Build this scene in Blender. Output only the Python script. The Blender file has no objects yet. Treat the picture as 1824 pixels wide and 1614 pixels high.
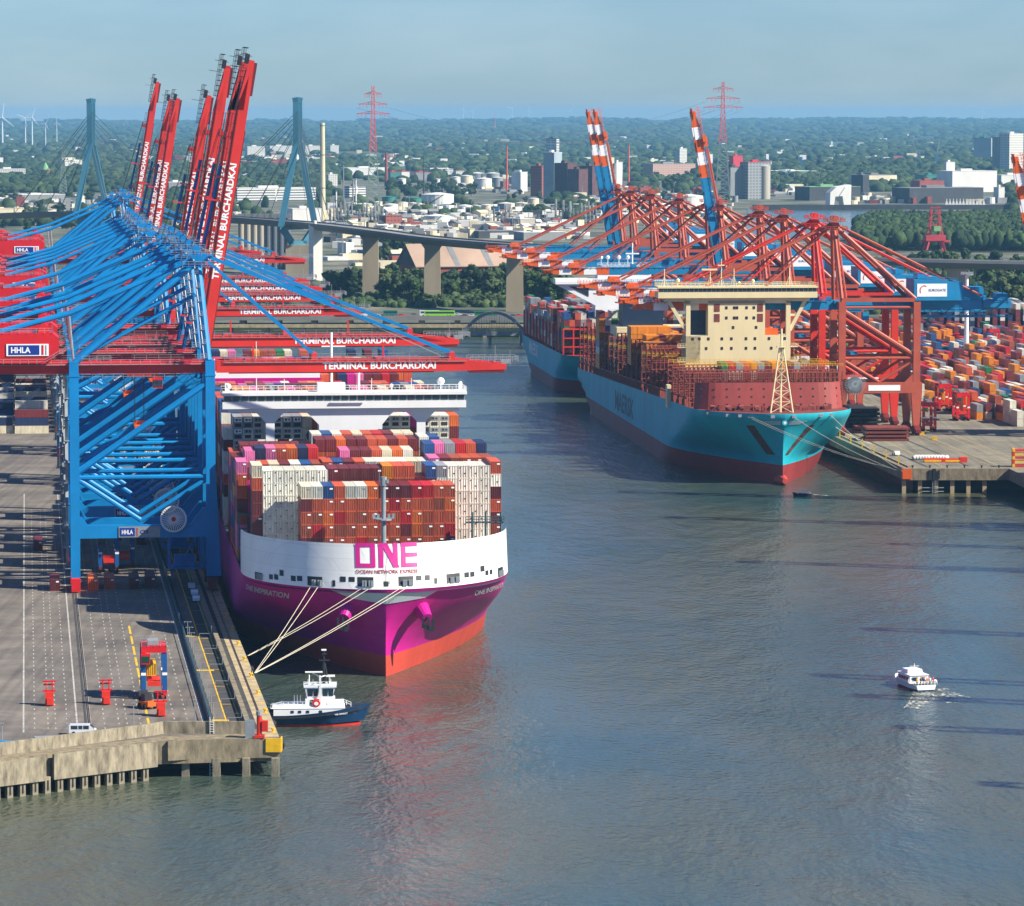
import bpy, bmesh, math, random
from mathutils import Vector, Matrix
random.seed(7)
R = random.random
SC = bpy.context.scene
COL = SC.collection
rad = math.radians
# ---------------------------------------------------------------- camera
FPX = 7200.0; TH = math.atan(607/7200.0); H = 123.2
cd = bpy.data.cameras.new('camera'); cam = bpy.data.objects.new('camera', cd); COL.objects.link(cam)
cd.sensor_width = 36; cd.lens = FPX/1824*36; cd.clip_start = 5; cd.clip_end = 90000
cam.location = (0, 0, H); cam.rotation_euler = (math.pi/2-TH, 0, 0); SC.camera = cam
# ---------------------------------------------------------------- light
SUN_AZ = 110.0; SUN_EL = 40.0          # azimuth from +Y clockwise
w = bpy.data.worlds.new("World"); SC.world = w; w.use_nodes = True
nt = w.node_tree; bg = nt.nodes['Background']
sky = nt.nodes.new('ShaderNodeTexSky'); sky.sky_type = 'NISHITA'; sky.sun_disc = False
sky.sun_elevation = rad(SUN_EL); sky.sun_rotation = rad(SUN_AZ); sky.altitude = 100
sky.air_density = 1.0; sky.dust_density = 0.2; sky.ozone_density = 3.0
tint = nt.nodes.new('ShaderNodeMix'); tint.data_type = 'RGBA'; tint.blend_type = 'MULTIPLY'; tint.inputs[0].default_value = 1
tint.inputs[7].default_value = (.53, .78, 1.20, 1)
nt.links.new(sky.outputs[0], tint.inputs[6])
wtc = nt.nodes.new('ShaderNodeTexCoord'); wmp = nt.nodes.new('ShaderNodeMapping'); wmp.inputs['Scale'].default_value = (14, 14, 45)
wno = nt.nodes.new('ShaderNodeTexNoise'); wno.inputs['Scale'].default_value = 1.4; wno.inputs['Detail'].default_value = 6
wmr = nt.nodes.new('ShaderNodeMapRange'); wmr.inputs[1].default_value = .42; wmr.inputs[2].default_value = .75; wmr.inputs[3].default_value = 0; wmr.inputs[4].default_value = .12
wmx = nt.nodes.new('ShaderNodeMix'); wmx.data_type = 'RGBA'; wmx.inputs[7].default_value = (8.2, 9.3, 9.9, 1)
nt.links.new(wtc.outputs['Generated'], wmp.inputs[0]); nt.links.new(wmp.outputs[0], wno.inputs[0]); nt.links.new(wno.outputs[0], wmr.inputs[0]); nt.links.new(wmr.outputs[0], wmx.inputs[0])
nt.links.new(tint.outputs[2], wmx.inputs[6]); nt.links.new(wmx.outputs[2], bg.inputs[0]); bg.inputs[1].default_value = 0.057
sl = bpy.data.lights.new('sun', 'SUN'); sl.energy = 5.0; sl.angle = rad(0.5); sl.color = (1, .93, .80)
so = bpy.data.objects.new('sun', sl); COL.objects.link(so)
ts = Vector((math.sin(rad(SUN_AZ))*math.cos(rad(SUN_EL)), math.cos(rad(SUN_AZ))*math.cos(rad(SUN_EL)), math.sin(rad(SUN_EL))))
so.rotation_euler = ts.to_track_quat('Z', 'Y').to_euler(); so.location = (300, -300, 500)
SC.view_settings.view_transform = 'Standard'; SC.view_settings.look = 'None'
SC.view_settings.exposure = 0.90; SC.view_settings.gamma = 1
SC.render.engine = 'CYCLES'
try:
    SC.cycles.volume_bounces = 0; SC.cycles.max_bounces = 5; SC.cycles.diffuse_bounces = 2
    SC.cycles.transparent_max_bounces = 8; SC.cycles.use_adaptive_sampling = True
except Exception: pass

# ---------------------------------------------------------------- helpers
def ray(px, py):
    x = (px-912)/FPX; u = (807-py)/FPX; c, s = math.cos(TH), math.sin(TH)
    return x, c+u*s, -s+u*c
def P(px, py, z=0):
    x, y, v = ray(px, py); t = (z-H)/v
    return x*t, y*t
def Z(px, py, Y):
    x, y, v = ray(px, py); t = Y/y
    return x*t, H+v*t
def S(X, Y, z):
    c, s = math.cos(TH), math.sin(TH)
    d = Y*c-(z-H)*s
    return 912+X/d*FPX, 807-(Y*s+(z-H)*c)/d*FPX

def lin(c):
    return tuple(((v/255+.055)/1.055)**2.4 if v > 10 else v/255/12.92 for v in c)
MATS = {}
def mat(name, rgb, rough=.55, var=.14, scale=.35, metal=0, streak=0, bump=0, coat=0, emis=None, spec=None):
    if name in MATS: return MATS[name]
    m = bpy.data.materials.new(name); m.use_nodes = True; MATS[name] = m
    n = m.node_tree; b = n.nodes['Principled BSDF']
    c = lin(rgb)
    b.inputs['Roughness'].default_value = rough; b.inputs['Metallic'].default_value = metal
    if spec is not None: b.inputs['Specular IOR Level'].default_value = spec
    if coat: b.inputs['Coat Weight'].default_value = coat; b.inputs['Coat Roughness'].default_value = .25
    b.inputs['Base Color'].default_value = (*c, 1)
    if var:
        tc = n.nodes.new('ShaderNodeTexCoord'); mp = n.nodes.new('ShaderNodeMapping')
        n.links.new(tc.outputs['Object'], mp.inputs[0])
        if streak: mp.inputs['Scale'].default_value = (1, 1, 1/streak)
        no = n.nodes.new('ShaderNodeTexNoise'); no.inputs['Scale'].default_value = scale; no.inputs['Detail'].default_value = 6
        no.inputs['Roughness'].default_value = .65
        n.links.new(mp.outputs[0], no.inputs[0])
        rp = n.nodes.new('ShaderNodeValToRGB'); rp.color_ramp.elements[0].position = .32; rp.color_ramp.elements[1].position = .68
        rp.color_ramp.elements[0].color = (*[max(0, v*(1-var*1.6)) for v in c], 1)
        rp.color_ramp.elements[1].color = (*[min(1, v*(1+var*.7)+.01*var) for v in c], 1)
        n.links.new(no.outputs[0], rp.inputs[0]); n.links.new(rp.outputs[0], b.inputs['Base Color'])
        if bump:
            bp = n.nodes.new('ShaderNodeBump'); bp.inputs['Strength'].default_value = bump; bp.inputs['Distance'].default_value = .3
            n.links.new(no.outputs[0], bp.inputs['Height']); n.links.new(bp.outputs[0], b.inputs['Normal'])
    return m

def tag(o, label=None, cat=None, group=None, kind=None):
    if label: o['label'] = label
    if cat: o['category'] = cat
    if group: o['group'] = group
    if kind: o['kind'] = kind
    return o
def thing(name, label, cat, loc=(0, 0, 0), rz=0, group=None):
    o = bpy.data.objects.new(name, None); COL.objects.link(o); o.empty_display_size = 1
    o.location = loc; o.rotation_euler = (0, 0, rz)
    return tag(o, label, cat, group)
def kids(o): return KID.get(o.name, [])
KID = {}
def link(o, parent=None):
    COL.objects.link(o)
    if parent is not None:
        o.parent = parent; KID.setdefault(parent.name, []).append(o)
    return o
def copy_tree(o, parent=None):
    c = o.copy(); link(c, parent)
    for ch in list(kids(o)): copy_tree(ch, c)
    return c
def copy_to(o, loc, rz, label, group=None):
    c = copy_tree(o); c.location = loc; c.rotation_euler = (0, 0, rz); c['label'] = label
    if group: c['group'] = group
    return c

class MB:
    def __init__(s): s.v = []; s.f = []; s.m = []; s.mi = 0
    def add(s, vs, fs, mi=None):
        o = len(s.v); s.v.extend(tuple(p) for p in vs)
        mi = s.mi if mi is None else mi
        for f in fs: s.f.append(tuple(i+o for i in f)); s.m.append(mi)
        return s
    def hexa(s, p, mi=None):
        return s.add(p, [(0, 3, 2, 1), (4, 5, 6, 7), (0, 1, 5, 4), (1, 2, 6, 5), (2, 3, 7, 6), (3, 0, 4, 7)], mi)
    def b(s, x0, x1, y0, y1, z0, z1, mi=None):
        return s.hexa([(x0, y0, z0), (x1, y0, z0), (x1, y1, z0), (x0, y1, z0), (x0, y0, z1), (x1, y0, z1), (x1, y1, z1), (x0, y1, z1)], mi)
    def c(s, x, y, z, sx, sy, sz, mi=None):
        return s.b(x-sx/2, x+sx/2, y-sy/2, y+sy/2, z, z+sz, mi)
    def fr(s, a, z0, bb, z1, mi=None):      # frustum from rect a=(x0,x1,y0,y1) to rect bb
        return s.hexa([(a[0], a[2], z0), (a[1], a[2], z0), (a[1], a[3], z0), (a[0], a[3], z0), (bb[0], bb[2], z1), (bb[1], bb[2], z1), (bb[1], bb[3], z1), (bb[0], bb[3], z1)], mi)
    def beam(s, p, q, w, h, mi=None):
        p = Vector(p); q = Vector(q); d = (q-p).normalized()
        up = Vector((0, 0, 1)) if abs(d.z) < .97 else Vector((1, 0, 0))
        a = d.cross(up).normalized()*w/2; b = a.cross(d).normalized()*h/2
        return s.hexa([p-a-b, p+a-b, q+a-b, q-a-b, p-a+b, p+a+b, q+a+b, q-a+b], mi)
    def tube(s, p, q, r, n=6, r2=None, mi=None, cap=True):
        p = Vector(p); q = Vector(q); r2 = r if r2 is None else r2
        d = (q-p).normalized(); up = Vector((0, 0, 1)) if abs(d.z) < .97 else Vector((1, 0, 0))
        a = d.cross(up).normalized(); b = a.cross(d).normalized()
        vs = []
        for c, rr in ((p, r), (q, r2)):
            for i in range(n):
                t = 2*math.pi*(i+.5)/n; vs.append(c+(a*math.cos(t)+b*math.sin(t))*rr)
        fs = [(i, (i+1) % n, n+(i+1) % n, n+i) for i in range(n)]
        if cap: fs += [tuple(range(n-1, -1, -1)), tuple(range(n, 2*n))]
        return s.add(vs, fs, mi)
    def prism(s, pts, z0, z1, mi=None):      # pts ccw
        n = len(pts)
        vs = [(x, y, z0) for x, y in pts]+[(x, y, z1) for x, y in pts]
        return s.add(vs, [tuple(range(n-1, -1, -1)), tuple(range(n, 2*n))]+[(i, (i+1) % n, n+(i+1) % n, n+i) for i in range(n)], mi)
    def prismy(s, pts, y0, y1, mi=None):     # pts in xz
        n = len(pts)
        vs = [(x, y0, z) for x, z in pts]+[(x, y1, z) for x, z in pts]
        return s.add(vs, [tuple(range(n)), tuple(range(2*n-1, n-1, -1))]+[(i, n+i, n+(i+1) % n, (i+1) % n) for i in range(n)], mi)
    def prismx(s, pts, x0, x1, mi=None):     # pts in yz
        n = len(pts)
        vs = [(x0, y, z) for y, z in pts]+[(x1, y, z) for y, z in pts]
        return s.add(vs, [tuple(range(n)), tuple(range(2*n-1, n-1, -1))]+[(i, n+i, n+(i+1) % n, (i+1) % n) for i in range(n)], mi)
    def sphere(s, c, r, n=8, m=5, mi=None, sz=1):
        vs = []; fs = []
        for j in range(m+1):
            ph = math.pi*j/m
            for i in range(n):
                t = 2*math.pi*i/n; vs.append((c[0]+r*math.sin(ph)*math.cos(t), c[1]+r*math.sin(ph)*math.sin(t), c[2]+r*sz*math.cos(ph)))
        for j in range(m):
            for i in range(n): fs.append((j*n+i, (j+1)*n+i, (j+1)*n+(i+1) % n, j*n+(i+1) % n))
        return s.add(vs, fs, mi)
    def rail(s, p, q, h=1.2, step=2.5, r=.06, mi=None, rails=2):
        p = Vector(p); q = Vector(q); L = (q-p).length; n = max(1, int(L/step)); up = Vector((0, 0, h))
        for i in range(n+1):
            a = p.lerp(q, i/n); s.tube(a, a+up, r, 3, mi=mi, cap=False)
        for k in range(rails):
            o = up*((k+1)/rails); s.tube(p+o, q+o, r, 3, mi=mi, cap=False)
        return s
    def mesh(s, name, mats, smooth=False):
        me = bpy.data.meshes.new(name); me.from_pydata(s.v, [], s.f)
        if not isinstance(mats, (list, tuple)): mats = [mats]
        for m in mats: me.materials.append(m)
        if len(mats) > 1: me.polygons.foreach_set('material_index', s.m)
        if smooth: me.polygons.foreach_set('use_smooth', [True]*len(s.f))
        me.update(); return me
    def build(s, name, mats, parent=None, smooth=False, loc=None, rot=None):
        o = bpy.data.objects.new(name, s.mesh(name, mats, smooth)); link(o, parent)
        if loc is not None: o.location = loc
        if rot is not None: o.rotation_euler = rot
        return o
def obj(name, me, parent=None, loc=(0, 0, 0), rot=(0, 0, 0)):
    o = bpy.data.objects.new(name, me); link(o, parent); o.location = loc; o.rotation_euler = rot; return o

def text_mb(s, width, height, bold=.02, sub=0, thick=.03):
    """flat lettering in its own xy plane, centred; returns an MB with small thickness"""
    cu = bpy.data.curves.new('lettering', 'FONT'); cu.body = s; cu.size = 1; cu.offset = bold; cu.resolution_u = 3
    cu.fill_mode = 'FRONT'
    o = bpy.data.objects.new('tmp_text', cu); COL.objects.link(o)
    dg = bpy.context.evaluated_depsgraph_get(); dg.update()
    me = bpy.data.meshes.new_from_object(o.evaluated_get(dg)); bpy.data.objects.remove(o); bpy.data.curves.remove(cu)
    bm = bmesh.new(); bm.from_mesh(me); bpy.data.meshes.remove(me)
    bmesh.ops.remove_doubles(bm, verts=bm.verts, dist=1e-4)
    if sub:
        bmesh.ops.triangulate(bm, faces=bm.faces)
        for _ in range(sub): bmesh.ops.subdivide_edges(bm, edges=[e for e in bm.edges if e.calc_length() > .12], cuts=1)
        bmesh.ops.triangulate(bm, faces=bm.faces)
    xs = [v.co.x for v in bm.verts]; ys = [v.co.y for v in bm.verts]
    x0, x1, y0, y1 = min(xs), max(xs), min(ys), max(ys)
    mb = MB(); bm.verts.index_update()
    mb.v = [((v.co.x-(x0+x1)/2)/(x1-x0)*width, (v.co.y-(y0+y1)/2)/(y1-y0)*height, thick) for v in bm.verts]
    mb.f = [tuple(v.index for v in f.verts) for f in bm.faces]; mb.m = [0]*len(mb.f)
    bm.free(); return mb
def ORD(n):
    return ['first', 'second', 'third', 'fourth', 'fifth', 'sixth', 'seventh', 'eighth', 'ninth', 'tenth', 'eleventh', 'twelfth', 'thirteenth', 'fourteenth', 'fifteenth', 'sixteenth', 'seventeenth', 'eighteenth', 'nineteenth', 'twentieth', 'twenty-first', 'twenty-second', 'twenty-third', 'twenty-fourth', 'twenty-fifth', 'twenty-sixth'][n-1]
X90 = (math.pi/2, 0, 0)

# paints
M_BLUE = mat('crane_blue', (0, 128, 192), .42, .10, .15)
M_BLUED = mat('crane_blue_deep', (0, 92, 158), .45, .12, .2)
M_RED = mat('crane_red', (205, 24, 30), .42, .10, .12)
M_ORED = mat('crane_light_red', (212, 48, 36), .45, .10, .12)
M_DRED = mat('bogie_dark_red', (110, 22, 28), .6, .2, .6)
M_WHITE = mat('white_paint', (232, 232, 228), .45, .05, .3)
M_SHIPW = mat('ship_white', (236, 238, 238), .4, .04, .12, streak=6)
M_GREY = mat('galvanised_grey', (150, 156, 160), .5, .12, 1, metal=.2)
M_DARK = mat('dark_steel', (34, 38, 44), .55, .2, .6)
M_GLASS = mat('window_glass', (44, 60, 70), .08, 0, spec=.8)
M_YEL = mat('safety_yellow', (236, 184, 12), .55, .12, .8)
M_ORANGE = mat('orange_paint', (226, 96, 22), .45, .1, .3)
M_OXIDE = mat('oxide_red', (178, 80, 56), .5, .12, .2)
M_BRED = mat('bright_red_paint', (214, 48, 28), .5, .10, .2)
M_EBLUE = mat('light_blue_paint', (18, 128, 178), .45, .12, .15)
M_CREAM = mat('cream_paint', (228, 212, 164), .45, .05, .2, streak=4)
M_CONC = mat('concrete', (136, 124, 100), .85, .32, .7, streak=2.5, bump=.3)
M_BLACK = mat('rubber_black', (22, 22, 24), .8, .2, 1)
M_LETW = mat('lettering_white', (240, 240, 238), .5, 0)
# ================================================================ setting
QZ = 7.0; QE = 8.2     # left and right quay level
SLW = -.12        # left quay line slope  X(Y) = LQX + SLW*(Y-747)
LQX = -43.4
def LE(Y): return LQX+SLW*(Y-747)
SLE = -.094
def REd(Y): return 127.0+SLE*(Y-1304.6)

def sheet(name, pts, z, m, label=None):
    n = len(pts); a = sum(pts[i][0]*pts[(i+1) % n][1]-pts[(i+1) % n][0]*pts[i][1] for i in range(n))
    if a < 0: pts = pts[::-1]
    mb = MB(); mb.add([(x, y, z) for x, y in pts], [tuple(range(n))])
    o = mb.build(name, m); o['kind'] = 'structure'; return o
def slab(name, pts, z0, z1, m):
    n = len(pts); a = sum(pts[i][0]*pts[(i+1) % n][1]-pts[(i+1) % n][0]*pts[i][1] for i in range(n))
    if a < 0: pts = pts[::-1]
    mb = MB(); mb.prism(pts, z0, z1); o = mb.build(name, m); o['kind'] = 'structure'; return o

# water
def water_mat():
    m = bpy.data.materials.new('river_water'); m.use_nodes = True; n = m.node_tree; b = n.nodes['Principled BSDF']
    tc = n.nodes.new('ShaderNodeTexCoord')
    def noise(scale, sx, sy, det=3, rot=0, dist=0):
        mp = n.nodes.new('ShaderNodeMapping'); mp.inputs['Scale'].default_value = (sx, sy, 1); mp.inputs['Rotation'].default_value = (0, 0, rot)
        n.links.new(tc.outputs['Object'], mp.inputs[0])
        no = n.nodes.new('ShaderNodeTexNoise'); no.inputs['Scale'].default_value = scale; no.inputs['Detail'].default_value = det
        no.inputs['Distortion'].default_value = dist
        n.links.new(mp.outputs[0], no.inputs[0]); return no.outputs[0]
    a = noise(.012, 1, .5, 4, .2, .6); r = n.nodes.new('ShaderNodeValToRGB')
    r.color_ramp.elements[0].position = .35; r.color_ramp.elements[1].position = .7
    r.color_ramp.elements[0].color = (*lin((54, 74, 70)), 1); r.color_ramp.elements[1].color = (*lin((84, 86, 66)), 1)
    n.links.new(a, r.inputs[0]); n.links.new(r.outputs[0], b.inputs['Base Color'])
    b.inputs['Roughness'].default_value = .12; b.inputs['IOR'].default_value = 1.33
    s1 = noise(.75, 1, .5, 6, .15); s2 = noise(.13, 1, .42, 3, -.1); s3 = noise(.02, 1, .35, 2, .1)
    mx = n.nodes.new('ShaderNodeMath'); mx.operation = 'MULTIPLY_ADD'; mx.inputs[1].default_value = 2.6
    n.links.new(s2, mx.inputs[0]); n.links.new(s1, mx.inputs[2])
    # calm patches against ruffled ones
    cr = n.nodes.new('ShaderNodeMapRange'); cr.inputs[1].default_value = .35; cr.inputs[2].default_value = .65; cr.inputs[3].default_value = .45; cr.inputs[4].default_value = 1
    n.links.new(s3, cr.inputs[0])
    bp = n.nodes.new('ShaderNodeBump'); bp.inputs['Distance'].default_value = .72
    n.links.new(cr.outputs[0], bp.inputs['Strength'])
    n.links.new(mx.outputs[0], bp.inputs['Height']); n.links.new(bp.outputs[0], b.inputs['Normal'])
    return m
M_WATER = water_mat()
sheet('river_water', [(-2500, 200), (2500, 200), (2500, 2300), (-2500, 2300)], 0, M_WATER)

# asphalt with patches, joints and tyre marks
def ground_mat(name, c1, c2, scale, rough=.9, stripes=None, c3=None):
    m = bpy.data.materials.new(name); m.use_nodes = True; n = m.node_tree; b = n.nodes['Principled BSDF']
    tc = n.nodes.new('ShaderNodeTexCoord'); no = n.nodes.new('ShaderNodeTexNoise'); no.inputs['Scale'].default_value = scale; no.inputs['Detail'].default_value = 8
    no.inputs['Roughness'].default_value = .6
    n.links.new(tc.outputs['Object'], no.inputs[0]); r = n.nodes.new('ShaderNodeValToRGB')
    r.color_ramp.elements[0].position = .35; r.color_ramp.elements[1].position = .65
    r.color_ramp.elements[0].color = (*lin(c1), 1); r.color_ramp.elements[1].color = (*lin(c2), 1)
    if c3:
        e = r.color_ramp.elements.new(.5); e.color = (*lin(c3), 1)
    n.links.new(no.outputs[0], r.inputs[0]); out = r.outputs[0]
    if stripes:
        mp = n.nodes.new('ShaderNodeMapping'); mp.inputs['Rotation'].default_value = (0, 0, stripes); mp.inputs['Scale'].default_value = (.9, .02, 1)
        n.links.new(tc.outputs['Object'], mp.inputs[0]); n2 = n.nodes.new('ShaderNodeTexNoise'); n2.inputs['Scale'].default_value = .55; n2.inputs['Detail'].default_value = 4
        n.links.new(mp.outputs[0], n2.inputs[0]); r2 = n.nodes.new('ShaderNodeValToRGB'); r2.color_ramp.elements[0].position = .3; r2.color_ramp.elements[1].position = .6
        r2.color_ramp.elements[0].color = (.62, .62, .64, 1); r2.color_ramp.elements[1].color = (1.05, 1.05, 1.05, 1)
        n.links.new(n2.outputs[0], r2.inputs[0]); mm = n.nodes.new('ShaderNodeMix'); mm.data_type = 'RGBA'; mm.blend_type = 'MULTIPLY'; mm.inputs[0].default_value = .8
        n.links.new(out, mm.inputs[6]); n.links.new(r2.outputs[0], mm.inputs[7]); out = mm.outputs[2]
        br = n.nodes.new('ShaderNodeTexBrick'); br.inputs['Scale'].default_value = 1; br.inputs['Brick Width'].default_value = 18; br.inputs['Row Height'].default_value = 6.5
        br.inputs['Mortar Size'].default_value = .06; br.inputs['Mortar Smooth'].default_value = .3
        br.inputs['Color1'].default_value = (1, 1, 1, 1); br.inputs['Color2'].default_value = (.84, .84, .83, 1); br.inputs['Mortar'].default_value = (.6, .6, .6, 1)
        mp2 = n.nodes.new('ShaderNodeMapping'); mp2.inputs['Rotation'].default_value = (0, 0, stripes); n.links.new(tc.outputs['Object'], mp2.inputs[0]); n.links.new(mp2.outputs[0], br.inputs[0])
        m3 = n.nodes.new('ShaderNodeMix'); m3.data_type = 'RGBA'; m3.blend_type = 'MULTIPLY'; m3.inputs[0].default_value = .7
        n.links.new(out, m3.inputs[6]); n.links.new(br.outputs[0], m3.inputs[7]); out = m3.outputs[2]
    if stripes:
        ns = n.nodes.new('ShaderNodeTexNoise'); ns.inputs['Scale'].default_value = .22; ns.inputs['Detail'].default_value = 7; ns.inputs['Roughness'].default_value = .7; ns.inputs['Distortion'].default_value = 1.2
        n.links.new(tc.outputs['Object'], ns.inputs[0]); rs = n.nodes.new('ShaderNodeValToRGB'); rs.color_ramp.elements[0].position = .30; rs.color_ramp.elements[1].position = .46
        rs.color_ramp.elements[0].color = (.55, .54, .53, 1); rs.color_ramp.elements[1].color = (1, 1, 1, 1); n.links.new(ns.outputs[0], rs.inputs[0])
        m4 = n.nodes.new('ShaderNodeMix'); m4.data_type = 'RGBA'; m4.blend_type = 'MULTIPLY'; m4.inputs[0].default_value = .8; n.links.new(out, m4.inputs[6]); n.links.new(rs.outputs[0], m4.inputs[7]); out = m4.outputs[2]
    n.links.new(out, b.inputs['Base Color']); b.inputs['Roughness'].default_value = rough
    return m
M_ASPH = ground_mat('quay_asphalt', (98, 92, 85), (126, 117, 106), .06, .85, stripes=-.12, c3=(111, 104, 95))
M_ASPH2 = ground_mat('terminal_asphalt', (112, 107, 92), (140, 132, 113), .05, .85, stripes=-.094)
M_LAND = ground_mat('grassland_ground', (34, 52, 30), (80, 90, 58), .004, .95, c3=(58, 78, 44))
M_INDG = ground_mat('industrial_ground', (52, 62, 42), (128, 120, 104), .02, .95, c3=(84, 88, 70))
M_ROAD = mat('road_grey', (128, 126, 122), .9, .12, .1)

# left quay (container terminal) : body below the apron
lp = [(LE(747), 747), (-64.2, 743), (-66, 742.6), (-92.3, 720.5), (-135, 684), (-900, 684), (-900, 2232), (LE(2232), 2232)]
slab('left_quay', lp, 2.6, QZ-.004, M_CONC)
sheet('left_quay_apron', [(LE(752)-3.2, 752), (-64.8, 748.5), (-92.8, 726), (-135, 690), (-899, 690), (-899, 2232), (LE(2232)-3.2, 2232)], QZ, M_ASPH)
# dark core under the deck so that one does not look through
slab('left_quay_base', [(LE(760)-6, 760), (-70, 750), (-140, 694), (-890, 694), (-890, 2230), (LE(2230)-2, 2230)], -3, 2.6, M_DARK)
# right quay
rp = [(127.0, 1304.6), (161.0, 1304.6), (163, 1270), (176, 1190), (190, 600), (900, 600), (900, 2232), (REd(2232), 2232)]
slab('right_quay', rp, 4.4, QE-.004, M_CONC)
sheet('right_quay_apron', [(130.3, 1308), (165.5, 1308), (167, 1270), (180, 1190), (194, 603), (899, 603), (899, 2232), (REd(2232)+3, 2232)], QE, M_ASPH2)
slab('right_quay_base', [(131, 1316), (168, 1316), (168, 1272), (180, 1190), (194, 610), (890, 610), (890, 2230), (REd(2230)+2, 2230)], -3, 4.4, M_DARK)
# land beyond the basins
slab('mainland', [(-20000, 2236), (20000, 2236), (20000, 18200), (-20000, 18200)], -3, 5, M_LAND)
sheet('industrial_ground', [(-2600, 2240), (2600, 2240), (2900, 7200), (-2900, 7200)], 5.02, M_INDG)
# side canal and back water seen behind the right terminal
def wp(lst, z): return [P(a, b_, z) for a, b_ in lst]
sheet('canal_water', wp([(1330, 372), (1400, 372), (1690, 376), (1900, 384), (1900, 392), (1640, 392), (1560, 404), (1520, 424), (1330, 424)], 5.06), 5.06, M_WATER)
sheet('inlet_water', wp([(1660, 440), (1740, 434), (1900, 432), (1900, 450), (1660, 450)], 5.06), 5.06, M_WATER)
# far plain rising gently to the hills on the horizon
def gh(x, y):
    if y < 18000: return 5.0
    t = (y-18000)/12000
    return 5+t*(52+7*math.sin(x*.0011+1)+5*math.sin(x*.0029)+14*max(0, min(1, (x-300)/2600)))
hm = MB(); nx_, ny_ = 60, 12
for j in range(ny_+1):
    for i in range(nx_+1): x = -9000+18000*i/nx_; y = 18000+12000*j/ny_; hm.v.append((x, y, gh(x, y)))
for i in range(nx_+1): hm.v.append((-9000+18000*i/nx_, 31500, 0))
for j in range(ny_+1):
    for i in range(nx_): a = j*(nx_+1)+i; hm.f.append((a, a+1, a+nx_+2, a+nx_+1)); hm.m.append(0)
hm.build('distant_hills', mat('far_forest', (36, 54, 32), .95, .35, .002), smooth=True)['kind'] = 'structure'
# ================================================================ ship-to-shore cranes
SIGN_B = mat('sign_blue', (20, 52, 140), .4, 0)
def sign_hhla(parent, x0, z0, w_, h_, y):
    s = MB(); s.b(x0, x0+w_, y-.12, y, z0, z0+h_, 0); s.b(x0+w_*.05, x0+w_*.78, y-.18, y-.12, z0+h_*.1, z0+h_*.9, 1)
    s.b(x0+w_*.83, x0+w_*.88, y-.18, y-.12, z0+h_*.1, z0+h_*.9, 2); s.b(x0+w_*.92, x0+w_*.95, y-.18, y-.12, z0+h_*.1, z0+h_*.9, 3)
    o = s.build('sign', [M_LETW, SIGN_B, M_RED, M_GREY], parent)
    t = text_mb('HHLA', w_*.46, h_*.5, .03)
    t.build('lettering', M_LETW, o, loc=(x0+w_*.34, y-.19, z0+h_*.5), rot=X90)

def girder_text(txt, L, h, ln, ys, x, z, parent, y, m=None):
    t = text_mb(txt, L, h, .035)
    t.build(ln, m or M_LETW, parent, loc=(x, y, z), rot=(math.pi/2, 0, 0 if ys > 0 else math.pi))

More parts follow.
